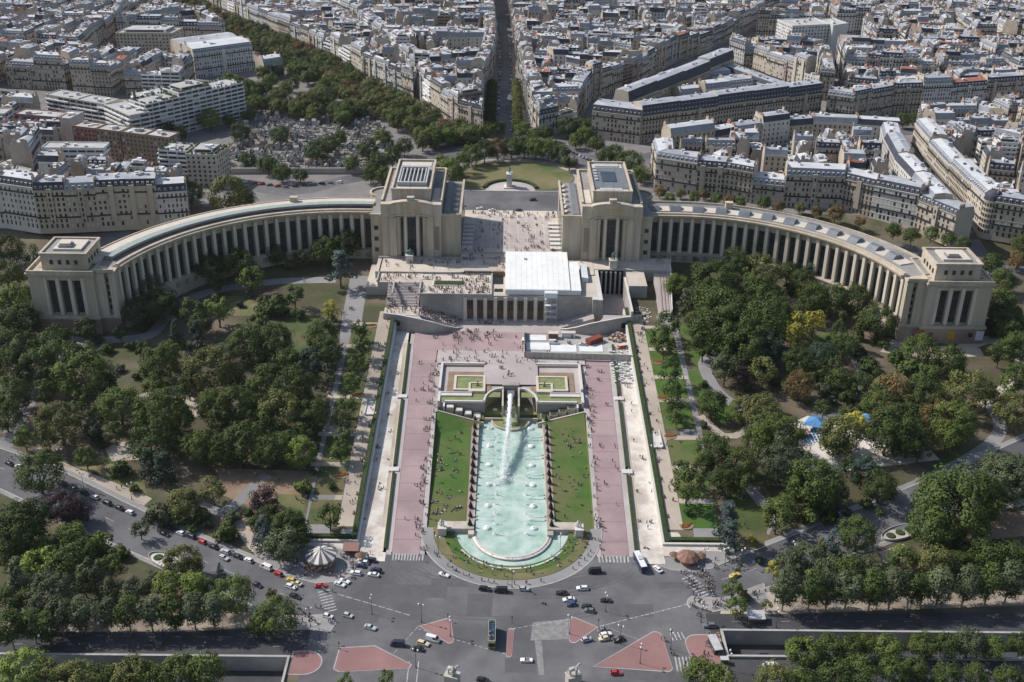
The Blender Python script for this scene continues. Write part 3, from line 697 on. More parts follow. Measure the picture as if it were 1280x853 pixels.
    o = b.obj("gilt_lettering", ["gold_letters"], root, kind="stuff"); o.location = off
    return root
central_pavilion(-1); central_pavilion(1)

def bronze(x, y, z, label, group_pose):
    root = empty("bronze_statue", (x, y, z), 0, label, "statue", "green bronze statues before the pavilions")
    b = MB(); b.box((0, 0, 0), (4, 4, 5)); b.box((0, 0, 5), (4.6, 4.6, .5)); b.obj("pedestal", ["pale_stone"], root)
    bm = MB()
    if group_pose:                                                   # man holding a bull by the horns
        bm.tube((-1.6, .3, 7.1), (1.3, .3, 7.3), .85, .95, 8); bm.tube((1.2, .2, 7.4), (2.0, -.2, 7.9), .6, .42, 7); bm.tube((2.0, -.2, 7.9), (2.4, -.4, 8.7), .1, .04, 5)
        for a, c in ((-1.3, 0), (-1.2, .7), (1, 0), (1.1, .7)): bm.tube((a, c, 5.5), (a, c, 6.8), .2, .32, 6)
        bm.tube((.3, -.9, 5.5), (.4, -.8, 7), .25, .34, 6); bm.tube((.9, -.9, 5.5), (.7, -.8, 7), .25, .34, 6); bm.tube((.5, -.8, 6.9), (.6, -.7, 8.6), .48, .62, 7)
        bm.lathe((.65, -.7, 8.7), [(.15, 0), (.36, .25), (.34, .6), (0, .85)], 8); bm.tube((.9, -.7, 8.4), (1.9, -.4, 8.3), .22, .16, 6); bm.tube((.2, -.7, 8.4), (-.7, -.2, 7.9), .22, .16, 6)
    else:                                                            # striding man with a lyre held high
        bm.tube((-.4, 0, 5.5), (-.2, 0, 7.3), .27, .38, 7); bm.tube((.7, -.2, 5.5), (.25, 0, 7.3), .27, .38, 7); bm.tube((0, 0, 7.2), (.1, 0, 9.2), .55, .72, 8)
        bm.lathe((.12, 0, 9.3), [(.16, 0), (.38, .28), (.35, .65), (0, .95)], 8); bm.tube((.6, 0, 9), (1.5, -.2, 10.1), .25, .17, 6); bm.tube((-.5, 0, 9), (-1.1, -.4, 8), .25, .17, 6)
        for t in (-1, 1): bm.tube((1.5+t*.15, -.2, 10), (1.5+t*.6, -.2, 11.3), .1, .07, 5)
        bm.tube((.9, -.2, 11.1), (2.1, -.2, 11.1), .08, .08, 5); bm.tube((-1.3, .6, 5.5), (-.6, .5, 8.8), .35, .2, 6)
    bm.obj("figure", ["bronze_green"], root, smooth=True)
    return root
bronze(-57, 589.5, 24, "green bronze bull group on pedestal before the left pavilion", True)
bronze(57, 586, 23.8, "green bronze figure with raised lyre before the right pavilion", False)
# ================================================================= pool court between the palace and the square
mat("pool_water", (.28, .41, .345), (.38, .50, .43), .25, rough=.25, spec=.3, bump=.5, bscale=.7, c3=(.47, .56, .51), scale3=.12)
mat("green_water", (.17, .20, .07), (.25, .26, .10), .35, rough=.12, spec=.5, bump=.2, bscale=1.2)
mat("basin_stone", (.42, .375, .32), (.50, .45, .385), .2, c3=(.33, .29, .25), scale3=.12, rough=.9, bump=.1, bscale=2)
mat("shade_wall", (.33, .29, .265), (.385, .34, .31), .2, c3=(.27, .24, .22), scale3=.1, rough=.9)  # darker basin stone, with the shade of the camera-facing walls put into its colour
mat("topiary_leaf", (.012, .026, .010), (.025, .045, .016), 1.2, rough=.9, bump=1, bscale=4)
mat("terracotta", (.30, .13, .08), rough=.9)
mat("wood", (.20, .125, .075), (.26, .165, .10), .6, rough=.8)
mat("scaffold", (.5, .5, .5), rough=.5)
mat("tent_white", (.80, .80, .79), (.66, .66, .64), .16, c3=(.72, .72, .69), scale3=.5, rough=.6); mat("tent_seam", (.62, .64, .66), rough=.6); mat("tent_green", (.60, .72, .60), rough=.6)
mat("container_red", (.17, .045, .035), (.22, .06, .045), .5, rough=.7); mat("orange_paint", (.42, .10, .05), rough=.6); mat("sheet_white", (.62, .63, .64), (.70, .71, .72), .3, rough=.8)
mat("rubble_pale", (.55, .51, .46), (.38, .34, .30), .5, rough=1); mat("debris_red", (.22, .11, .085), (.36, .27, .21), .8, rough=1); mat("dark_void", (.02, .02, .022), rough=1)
mat("stone_block_white", (.66, .65, .63), (.5, .49, .47), .8, rough=.9)
wm = mat("foam", (.86, .88, .89), rough=.9); _t = wm.node_tree; _tl = _t.nodes.new("ShaderNodeBsdfTranslucent"); _tl.inputs[0].default_value = (.9, .92, .93, 1); _tr = _t.nodes.new("ShaderNodeBsdfTransparent"); _m1 = _t.nodes.new("ShaderNodeMixShader"); _m1.inputs[0].default_value = .5; _m2 = _t.nodes.new("ShaderNodeMixShader"); _m2.inputs[0].default_value = .45
_t.links.new(_t.nodes["Principled BSDF"].outputs[0], _m1.inputs[1]); _t.links.new(_tl.outputs[0], _m1.inputs[2]); _t.links.new(_m1.outputs[0], _m2.inputs[1]); _t.links.new(_tr.outputs[0], _m2.inputs[2]); _t.links.new(_m2.outputs[0], _t.nodes["Material Output"].inputs[0])
def foam_alpha(name, scale, lo, hi, amax):
    m = mat(name, (.86, .88, .89), rough=.9); t = m.node_tree; b = t.nodes["Principled BSDF"]
    g = t.nodes.new("ShaderNodeNewGeometry"); n = t.nodes.new("ShaderNodeTexNoise"); n.inputs["Scale"].default_value = scale; n.inputs["Detail"].default_value = 5
    mr = t.nodes.new("ShaderNodeMapRange"); mr.inputs[1].default_value = lo; mr.inputs[2].default_value = hi; mr.inputs[4].default_value = amax
    t.links.new(g.outputs["Position"], n.inputs["Vector"]); t.links.new(n.outputs["Fac"], mr.inputs[0]); t.links.new(mr.outputs[0], b.inputs["Alpha"])
foam_alpha("spray", 1.4, .35, .65, .75); foam_alpha("mist", .45, .4, .75, .42); foam_alpha("jet_water", .8, .25, .55, .92)

def sheet(mb, xl, xr, y0, y1, zf, mi=0, step=6, dz=0):
    n = max(1, int((y1-y0)/step)); ys = sorted(set([y0+(y1-y0)*i/n for i in range(n+1)]+[y for y in (357, 475, 510) if y0 < y < y1]))
    f = lambda v, y: v(y) if callable(v) else v
    for a, b in zip(ys, ys[1:]): mb.quadv([(f(xl, a), a, f(zf, a)+dz), (f(xr, a), a, f(zf, a)+dz), (f(xr, b), b, f(zf, b)+dz), (f(xl, b), b, f(zf, b)+dz)], mi)
def sym(mb, s, a, b, y0, y1, zf, mi=0, dz=0, step=6):
    fa = (lambda y: s*(a(y) if callable(a) else a)); fb = (lambda y: s*(b(y) if callable(b) else b))
    sheet(mb, fa if s > 0 else fb, fb if s > 0 else fa, y0, y1, zf, mi, step, dz)
zl = lambda y: .55+max(0, y-374)*.031                                # lawns beside the pool
XO = lambda y: 46.3+(y-357)*.019                                       # outer edge of the pink promenade
XI = lambda y: 33.6+(y-357)*.012
for s in (-1, 1):
    mb = MB(); sym(mb, s, lambda y: XI(y)+2, XO, 357, 512, zc)
    struct("promenade", mb, ["pink_asphalt"])
    mb = MB(); sym(mb, s, XI, lambda y: XI(y)+2, 357, 500, zc, 0, .01); sym(mb, s, XO, lambda y: XO(y)+2.4, 357, 530, zc, 0, .008); struct("promenade_edge", mb, ["plaza_stone"])
    mb = MB()                                                         # thin drainage seams across the promenade
    for k in range(12): sym(mb, s, lambda y: XI(y)+2, XO, 366+k*12, 366.25+k*12, zc, 0, .02)
    sym(mb, s, lambda y: XI(y)+1.9, lambda y: XI(y)+2.1, 357, 500, zc, 0, .022); sym(mb, s, lambda y: XO(y)-.1, lambda y: XO(y)+.1, 357, 512, zc, 0, .02)
    struct("promenade_seam", mb, ["pink_seam"])
    mb = MB(); sym(mb, s, 18, lambda y: XI(y)-.5, 374.5, 455, zl); sym(mb, s, 12.5, lambda y: XI(y)-.5, 455, 462, zl, 0, -.01)
    for a, b in zip(range(374, 462, 4), range(378, 466, 4)):          # grassy bank up to the promenade
        xa, xb = XI(a)-.5, XI(b)-.5; q = [(s*xa, a, zl(a)), (s*(xa+.5), a, zc(a)), (s*(xb+.5), b, zc(b)), (s*xb, b, zl(b))]
        mb.quadv(q if s > 0 else q[::-1], 0)
    for tri in ([(12.4, 451.6, 3.0), (34.3, 441, 2.62), (34.3, 455.6, 7.0)], [(12.4, 451.6, 3.0), (34.3, 455.6, 7.0), (12.4, 452.4, 3.2)]): mb.quadv([(s*x, y, z) for x, y, z in (tri if s > 0 else tri[::-1])], 0)
    struct("lawn", mb, ["lawn_grass"])
    mb = MB(); sym(mb, s, 14.9, 17.95, 371, 457, lambda y: max(1.35, zl(y)+.05)); struct("pool_walk", mb, ["pink_asphalt"])
    mb = MB(); sym(mb, s, 14.6, 15.2, 371, 457, lambda y: max(1.5, zl(y)+.15))
    for a in range(371, 456, 5):
        q = [(s*14.6, a, .5), (s*14.6, a+5, .5), (s*14.6, a+5, max(1.5, zl(a+5)+.15)), (s*14.6, a, max(1.5, zl(a)+.15))]; mb.quadv(q, 0)
    struct("pool_edge", mb, ["basin_stone"])
    # dry side channel, its walls and clipped hedges
    mb = MB(); sym(mb, s, lambda y: XO(y)+3.6, 60.2, 358, 534, zc, 0, -.35); struct("channel_floor", mb, ["pale_stone"])
    mb = MB(); sym(mb, s, lambda y: XO(y)+3.9, lambda y: XO(y)+5.4, 374, 468 if s > 0 else 462, zc, 0, -.3); sym(mb, s, lambda y: XO(y)+3.9, lambda y: XO(y)+5.4, 470, 520, zc, 0, -.3); struct("planting_strip", mb, ["sand_path"])
    mb = MB()
    for y0, y1 in ((359, 410), (413, 466), (470, 520)):
        for a in range(y0, y1, 6):
            b = min(a+6, y1); xa, xb = XO(a), XO(b)
            q = [(s*(xa+3.5), a), (s*(xa+3.9), a), (s*(xb+3.9), b), (s*(xb+3.5), b)]; q2 = q if s > 0 else q[::-1]
            mb.prism(q2, -.5, [zc(p[1])+.25 for p in q2])
    struct("channel_kerb", mb, ["roof_pale"])
    for y0, y1 in ((360, 409), (414, 466), (471, 519)):
        mb = MB()
        for a in range(y0, y1, 5):
            b = min(a+5, y1); q = [(s*(XO(a)+2.4), a), (s*(XO(a)+3.5), a), (s*(XO(b)+3.5), b), (s*(XO(b)+2.4), b)]; q2 = q if s > 0 else q[::-1]
            mb.prism(q2, -.5, [zc(p[1])+.9 for p in q2])
        o = mb.obj("hedge", ["hedge_leaf"]); tag(o, "%s low clipped hedge along the %s channel counted from the square" % ({360: "first", 414: "second", 471: "third"}[y0], "left" if s < 0 else "right"), "hedge", "clipped hedges of the pool court")
    wall = MB(); hed = MB()
    for a in range(364, 545, 6):
        b = a+6; q = [(s*60, a), (s*60.9, a), (s*60.9, b), (s*60, b)]; q2 = q if s > 0 else q[::-1]; wall.prism(q2, -1, [zs(p[1])+.35 for p in q2])
        q = [(s*60.95, a), (s*62.7, a), (s*62.7, b), (s*60.95, b)]; q2 = q if s > 0 else q[::-1]; hed.prism(q2, -1, [zs(p[1])+1.3 for p in q2])
    wall.prism([(s*60, 362.6), (s*88, 362.6), (s*88, 363.6), (s*60, 363.6)] if s > 0 else [(s*88, 362.6), (s*60, 362.6), (s*60, 363.6), (s*88, 363.6)], -1, [2.2, 2.2, 2.3, 2.3])
    o = wall.obj("channel_wall", ["pale_edge"]); tag(o, "pale stone retaining wall along the dry channel %s of the pool" % ("left" if s < 0 else "right"), "wall", "channel walls")
    hed.prism([(s*63, 364), (s*88, 364), (s*88, 366), (s*63, 366)] if s > 0 else [(s*88, 364), (s*63, 364), (s*63, 366), (s*88, 366)], 0, 3.2)
    o = hed.obj("hedge", ["hedge_leaf"]); tag(o, "long dark clipped hedge on top of the %s channel wall" % ("left" if s < 0 else "right"), "hedge", "clipped hedges of the pool court")
    mb = MB(); sym(mb, s, lambda y: XO(y)+2.4, 60, 352.5, 358.2, lambda y: 0, 0, .2); sym(mb, s, 60, 88, 357.5, 362.6, lambda y: max(0, zs(y)), 0, .1); struct("channel_end", mb, ["pale_stone"])
    # small bridges over the channel hedges
    for y in (411.5, 468.5):
        b = MB(); b.box((s*(XO(y)+3), y, zc(y)-.2), (4.5, 3, .6)); struct("channel_step", b, ["pale_edge"])
    # side stair bays set into the outer wall
    for y in (455,) if s < 0 else (432,):
        b = MB(); b.box((s*64.6, y, zs(y)-.5), (4.6, 14, .9)); b.box((s*62, y, zs(y)+.4), (.5, 14, .5)); b.box((s*67, y, zs(y)+.4), (.5, 14, .5)); struct("stair_bay", b, ["pale_edge"])

# pool basin and water
pool = empty("fountain_pool", (0, 410, 0), 0, "long turquoise fountain pool with rounded end and spilling rim", "pool")
pf = -Vector(pool.location)
def ppart(n, m, mb, smooth=False): o = mb.obj(n, m, pool, smooth=smooth); o.location = pf; return o
mb = MB(); n = 36
arcp = [(.4+14.6*math.cos(math.radians(180+180*i/n)), 371+16.0*math.sin(math.radians(180+180*i/n))) for i in range(n+1)]
water = [(14.6, 457), (-14.6, 457)]+[(x, y) for x, y in arcp]
mb.quadv([(x, y, 1.0) for x, y in [(-14.8, 457)]+arcp+[(14.8, 457)]][::1]); ppart("water", ["pool_water"], mb)
mb = MB()
def annulus(mb, r0, r1, z0, z1, cx=.4, cy=371, ey=1.096, a0=180, a1=360, n=48, mi=0):
    for i in range(n):
        a, b = math.radians(a0+(a1-a0)*i/n), math.radians(a0+(a1-a0)*(i+1)/n)
        q = [(cx+r*math.cos(t), cy+r*ey*math.sin(t)) for r, t in ((r0, a), (r1, a), (r1, b), (r0, b))]
        mb.prism(ccw(q), z0, z1, mi)
annulus(mb, 14.4, 15.3, 0, 1.35); ppart("rim", ["roof_pale"], mb)
mb = MB()                                                             # spilling curtain below the rim
for i in range(60):
    a, b = math.radians(180+3*i), math.radians(183+3*i)
    for (r0, z0), (r1, z1) in (((15.3, 1.2), (15.9, .9)), ((15.9, .9), (16.4, .12))):
        mb.quadv([(.4+r*math.cos(t), 371+r*1.096*math.sin(t), z) for r, t, z in ((r1, a, z1), (r1, b, z1), (r0, b, z0), (r0, a, z0))])
ppart("spill", ["jet_water"], mb)
mb = MB(); annulus(mb, 15.3, 16.3, -.5, .95, mi=0); ppart("stepped_wall", ["basin_stone"], mb)
mb = MB(); annulus(mb, 15.5, 22.6, -.6, .25, cy=372.3, ey=1.03); ppart("lower_water", ["pool_water"], mb)
mb = MB(); annulus(mb, 22.6, 23.3, -.6, .5, cy=372.3, ey=1.03); ppart("lower_rim", ["pale_edge"], mb)
for s in (-1, 1):                                                     # end walls with carved groups
    mb = MB(); mb.box((s*21, 371.3, -.5), (12.5, 1.0, 3.1)); mb.box((s*21, 374.3, -.5), (12.5, 5.2, 2.3)); mb.box((s*15.8, 369.8, -.5), (2.4, 4, 2.6)); ppart("end_wall", ["basin_stone"], mb)
    root = empty("stone_statue", (s*27.3, 370.2, .3), 0, "white stone figure group on tall pedestal, %s end of the pool wall" % ("left" if s < 0 else "right"), "statue", "stone figure groups by the pool")
    b = MB(); b.box((0, 0, -.4), (3.2, 4.2, 4.2)); b.box((0, 0, 3.8), (3.6, 4.6, .35)); b.obj("pedestal", ["pale_edge"], root)
    b = MB(); b.tube((-.6, 0, 4.1), (-.5, .1, 5.6), .5, .4, 7); b.tube((-.5, .1, 5.5), (-.5, 0, 6.6), .42, .5, 7); b.lathe((-.5, 0, 6.7), [(.14, 0), (.28, .2), (.26, .45), (0, .65)], 7)
    b.tube((.6, -.5, 4.1), (.5, -.4, 5.2), .45, .4, 7); b.tube((.5, -.4, 5.1), (.4, -.2, 6.1), .4, .46, 7); b.lathe((.4, -.2, 6.2), [(.13, 0), (.27, .2), (.25, .44), (0, .62)], 7); b.tube((-.2, 0, 6.3), (.5, -.3, 5.6), .15, .13, 5); b.tube((-1.2, .8, 4.1), (-.9, .5, 5.7), .5, .2, 6)
    b.obj("figures", ["pale_stone"], root, smooth=True)
# tapered yews in a row along both pool walks
tp = MB(); rr = random.Random(3)
for k in range(6):
    z0 = .55+k*.45; r0 = 1.0*(1-k/6.5)
    tp.lathe((rr.uniform(-.04, .04), rr.uniform(-.04, .04), z0), [(r0*.9, 0), (r0, .18), (r0*.72, .5), (0 if k == 5 else r0*.55, .62)], 9, a0=rr.random())
TOPI = tp.mesh("crown", ["topiary_leaf"]); b = MB(); b.tube((0, 0, 0), (0, 0, .75), .13, .1, 6); TSTEM = b.mesh("trunk", ["wood"])
b = MB(); b.box((0, 0, 0), (1.1, 1.1, .1)); TBASE = b.mesh("base", ["terracotta"])
k = 0
for s in (-1, 1):
    for i in range(14):
        y = 374.5+i*6.05; x = s*16.5
        o = empty("cone_yew", (x, y, max(1.35, zl(y)+.05)), rr.random()*6)
        tag(o, "%s dark cone-clipped yew from the rounded end on the %s pool walk" % (ORD[i], "left" if s < 0 else "right"), "topiary", "cone-clipped yews along the pool")
        link("crown", TOPI, o); link("trunk", TSTEM, o); link("base", TBASE, o)
        v = rr.uniform(.92, 1.15); o.scale = (v, v, v)

# fountains: water as clouds of small white flecks
def flecks(path, rad, n, size, seed, mb=None, t0=0, t1=1):
    r = random.Random(seed); mb = mb or MB()
    for _ in range(n):
        t = t0+(t1-t0)*r.random(); p = path(t); q = rad(t)
        p = p+Vector((r.gauss(0, q*.5), r.gauss(0, q*.5), r.gauss(0, q*.4))); a = size(t)*r.uniform(.5, 1.2)
        u = Vector((-.9+r.gauss(0, .6), .2+r.gauss(0, .6), 1.1+r.gauss(0, .6))).normalized(); v = u.orthogonal().normalized(); w2 = u.cross(v)
        mb.quadv([p+v*a, p+w2*a*.7, p-v*a, p-w2*a*.7])
    return mb
def jet_mesh(h, seed):
    mb = flecks(lambda t: Vector((.5*t*t, 0, h*t)), lambda t: .16+.3*t, 150, lambda t: .16, seed); flecks(lambda t: Vector((0, 0, .15)), lambda t: 1.0, 90, lambda t: .22, seed+1, mb); return mb.mesh("plume", ["foam"])
JETS = [jet_mesh(3.0, 1), jet_mesh(2.6, 5), jet_mesh(2.0, 9)]
cb = MB(); cb.lathe((0, 0, 0), [(.12, 0), (.1, 1.5), (0, 1.7)], 6); JCORE = cb.mesh("core", ["foam"]); cb = MB(); cb.lathe((0, 0, .02), [(1.0, 0), (.7, .06), (0, .1)], 10); JFOAM = cb.mesh("foam_ring", ["spray"])
for s in (-1, 1):
    for i in range(12):
        root = empty("water_jet", (s*6.3, 369.5+i*6.9, 1.0), i*1.3); tag(root, "%s white upright water jet from the rounded end in the %s line" % (ORD[i], "left" if s < 0 else "right"), "fountain", "upright jets in two lines")
        link("plume", JETS[0 if i < 5 else 1+i % 2], root, kind="stuff"); link("core", JCORE, root); link("foam_ring", JFOAM, root)
dm = MB(); dm.lathe((0, 0, 0), [(1.55, .02), (1.5, .35), (1.15, .75), (.6, .98), (0, 1.05)], 12); DOME = dm.mesh("sheet", ["jet_water"])
dm = MB(); dm.lathe((0, 0, 0), [(.2, 0), (.2, 1.0), (.35, 1.08), (0, 1.12)], 8); DNOZ = dm.mesh("nozzle", ["basin_stone"])
for s in (-1, 1):
    for i in range(6):
        y = 373.3+i*15.4; o = empty("water_dome", (s*9.4, y, 1.0)); tag(o, "%s round white water dome from the rounded end on the %s side" % (ORD[i], "left" if s < 0 else "right"), "fountain", "water domes in two rows")
        link("sheet", DOME, o); link("nozzle", DNOZ, o)
mb0 = flecks(lambda t: Vector((-7*t, 0, .4+5.2*t-5.4*t*t)), lambda t: .1+.55*t, 420, lambda t: .09+.09*t, 21)
SPRAY = mb0.mesh("arc", ["foam"]); b = MB(); b.box((.3, 0, -.2), (.7, .7, .7)); SNOZ = b.mesh("nozzle", ["basin_stone"])
for s in (-1, 1):
    for i in range(10):
        y = 379+(i//2)*15.4+(i % 2)*2.6
        o = empty("water_arc", (s*13.9, y, 1.0), 0 if s > 0 else math.pi); tag(o, "%s misty spray from the rounded end arching over the %s half of the pool" % (ORD[i], "left" if s < 0 else "right"), "fountain", "arching side sprays")
        link("arc", SPRAY, o, kind="stuff"); link("nozzle", SNOZ, o)
root = empty("water_cannon_jet", (0, 475, 5.5), 0, "great white water jet arching from the cannon basin down the pool", "fountain")
N_ = 26; mat('foam_solid', (.90, .92, .93), (.80, .83, .84), 1.0, rough=.9); b = MB(); ff = lambda t: Vector((-.2-2.6*t**1.5, -4-63*t, 1.2+9.5*t-15.2*t*t))
for j in range(N_):
    t0, t1 = .6*j/N_, .6*(j+1)/N_; g_ = lambda t: (1.15-1.0*t)*(1+.2*math.sin(t*61)); b.tube(ff(t0), ff(t1), g_(t0), g_(t1), 10, 1, False)
flecks(ff, lambda t: 1.5+1.0*t, 1300, lambda t: .26+.1*t, 31, b); flecks(ff, lambda t: .9+.9*t, 3400, lambda t: .3+.12*t, 37, b, .35, 1); b.obj("stream", ["foam", "foam_solid"], root, kind="stuff")
b = flecks(ff, lambda t: 2.0+1.9*t, 1100, lambda t: .2, 33, None, .25, 1); b.obj("spray", ["foam"], root, kind="stuff")
e = ff(1); b = flecks(lambda t: Vector((e.x+3.5*math.sin(t*40)*t, e.y-1+3*math.cos(t*40)*t, -4.4+1.8*(1-t))), lambda t: .9, 900, lambda t: .26, 35); b.obj("splash", ["foam"], root, kind="stuff")

# upper terrace with basins
def terrace():
    t = empty("basin_terrace", (0, 480, 2), 0, "stepped stone terrace of green basins behind the long pool", "terrace"); off = -Vector(t.location)
    def part(n, m, f, **kw): b = MB(); f(b); o = b.obj(n, m, t, **kw); o.location = off; return o
    for s in (-1, 1):
        X = lambda a: s*a
        def bx(b, xa, xb, ya, yb, za, zb, mi=0, mtop=None):
            lo, hi = min(X(xa), X(xb)), max(X(xa), X(xb)); b.prism([(lo, ya), (hi, ya), (hi, yb), (lo, yb)], za, zb, mi, mtop)
        # slab with a quarter-round front
        def slab(b):
            q = [(12.3, 461), (34.2, 461), (34.2, 503), (4.2, 503), (4.2, 474)]
            cr = [(4.2+8.1*math.sin(math.radians(a)), 461+12.6*math.cos(math.radians(a))) for a in range(0, 91, 10)]
            p = [(34.2, 461), (34.2, 503), (4.2, 503)]+cr
            b.prism(ccw([(X(x), y) for x, y in p]), -1, 8.6, 0, 1)
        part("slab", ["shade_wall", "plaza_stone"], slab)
        def cope(b):
            for a in range(0, 90, 10):
                p = [(4.2+r*math.sin(math.radians(t_)), 461+r2*math.cos(math.radians(t_))) for r, r2, t_ in ((7.9, 12.4, a), (8.8, 13.3, a), (8.8, 13.3, a+10), (7.9, 12.4, a+10))]
                b.prism(ccw([(X(x), y) for x, y in p]), 8.4, 9.4)
            bx(b, 12.3, 31, 460.7, 461.7, 8.4, 9.4); bx(b, 33.2, 34.4, 460.7, 470, 6, 9.4); bx(b, 33.4, 34.5, 472, 497, 8.4, 10.2); bx(b, 13, 34.5, 496.9, 498, 8.4, 10.2); bx(b, 30.8, 31.6, 457, 461.7, 4, 8.6)
        part("coping", ["pale_edge"], cope)
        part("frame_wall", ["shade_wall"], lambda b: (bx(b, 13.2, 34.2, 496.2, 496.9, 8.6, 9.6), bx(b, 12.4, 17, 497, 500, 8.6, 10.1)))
        part("flower_bed", ["brown_soil"], lambda b: bx(b, 9.6, 30.5, 470.8, 490.5, 8.62, 8.9))
        part("basin", ["roof_pale"], lambda b: [bx(b, *q) for q in ((12.2, 27.4, 484.4, 485.6, 8.8, 9.7), (12.2, 27.4, 471.2, 472.4, 8.8, 9.7), (26.2, 27.4, 472.4, 484.4, 8.8, 9.7), (12.2, 13.4, 472.4, 484.4, 8.8, 9.7), (12.2, 19.6, 469.4, 471.2, 8.8, 10), (19.2, 20.2, 470, 478.2, 8.9, 9.8), (13.4, 19.2, 477.6, 478.4, 8.9, 9.8))])
        part("basin_water", ["green_water"], lambda b: bx(b, 13.4, 26.2, 472.4, 484.4, 8.8, 9.3))
        part("strip_water", ["green_water"], lambda b: (bx(b, 13, 33, 462, 465.8, 8.5, 8.8), bx(b, 5, 19, 466, 470.6, 8.5, 8.78)))
        part("strip_edge", ["pale_edge"], lambda b: (bx(b, 18.5, 33, 465.9, 468.4, 8.5, 9.5), bx(b, 18.5, 33, 468.4, 468.9, 8.5, 9.9)))
        b = MB(); b.box((0, 0, 0), (1.2, 1.2, .7)); b.tube((0, 0, .7), (.1, 0, 2.3), .4, .28, 7); b.tube((.1, 0, 2.2), (.5, .1, 2.9), .25, .15, 6)
        o = b.obj("basin_figure", ["wood"], t); o.location = Vector((X(16), 476, 9.2))+off
        for k in range(4):                                            # planted steps down the lawn slope
            b = MB(); x = 30.2-k*4.2; bx(b, x-3.6, x, 457.6-k*.7, 460.7, 2.5, 7.6-k*1.35); bx(b, x-3.3, x-.3, 457.9-k*.7, 460.4, 7.6-k*1.35, 7.75-k*1.35, 1); o = b.obj("planted_step", ["basin_stone", "hedge_leaf" if s > 0 else "pale_stone"], t); o.location = off
        def ends(b):
            for i in range(6):
                f = lambda t: (X(34.4-21.9*t), 456.3-4.1*t); p, q = f(i/6), f((i+1)/6); za, zb = 7.3-4.0*i/6, 7.3-4.0*(i+1)/6; Q = [p, q, (q[0], q[1]-.8), (p[0], p[1]-.8)]; zz = [za, zb, zb, za]
                if ccw(Q)[0] != Q[0]: Q, zz = Q[::-1], zz[::-1]
                b.prism(Q, 1, zz)
        part("slope_kerb", ["basin_stone"], ends)
        part("plunge_water", ["green_water"], lambda b: b.prism(ccw([(X(4.2), 461)]+[(X(4.2+8*math.sin(math.radians(a))), 461+12.5*math.cos(math.radians(a))) for a in range(0, 91, 10)]), .5, 2.3))
        b = MB(); b.lathe((0, 0, 0), [(1.1, 0), (1.0, .5), (.5, .9), (0, 1)], 10); o = b.obj("foam_dome", ["jet_water"], t); o.location = Vector((X(7.4), 465, 2.3))+off
        part("channel_side", ["basin_stone"], lambda b: bx(b, 3.4, 4.2, 457.5, 476, 0, 8.9))
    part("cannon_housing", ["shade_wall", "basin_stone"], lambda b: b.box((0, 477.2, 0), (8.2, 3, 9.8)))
    part("cannon_mouth", ["zinc_dark"], lambda b: [b.box((0, 472.5, 4.5), (3.4, 6.4, 3.0))])
    part("channel_water", ["green_water"], lambda b: b.box((0, 464, .5), (6.8, 24, 3)))
    part("front_wall", ["basin_stone"], lambda b: (b.box((0, 456.9, 0), (25.4, .8, 2.7)), b.lathe((0, 457, 0), [(9.2, 0), (9.2, 2.0), (8.4, 2.0), (8.4, 1.5)], 28, a0=math.pi, a1=2*math.pi, closed=False)))
    part("half_basin_water", ["green_water"], lambda b: b.lathe((0, 457, 1.6), [(8.4, 0), (0, 0.01)], 28, a0=math.pi, a1=2*math.pi, closed=False))
terrace()
# plaza between the basins and the theatre hall
mb = MB()
mb.quadv([(-50, 512, 9.52), (50, 512, 9.52), (50, 533, 9.52), (-50, 533, 9.52)], 0)
mb.quadv([(-49, 533, 9.53), (50, 533, 9.53), (50, 549, 9.53), (-49, 549, 9.53)], 1)
mb.quadv([(-37, 498, 9.5), (37, 498, 9.5), (37, 512.5, 9.5), (-37, 512.5, 9.5)], 1)
mb.quadv([(-13.2, 477, 9.49), (13.2, 477, 9.49), (13.2, 498.5, 9.49), (-13.2, 498.5, 9.49)], 1)
sheet(mb, -36, -34.2, 456, 512, zc, 1, 6, .004); sheet(mb, 34.2, 36, 456, 512, zc, 1, 6, .004)
mb.quadv([(-28, 541, 9.56), (26, 541, 9.56), (26, 547, 9.56), (-28, 547, 9.56)], 2)
struct("plaza", mb, ["pink_asphalt", "plaza_stone", "terrace_stone"])

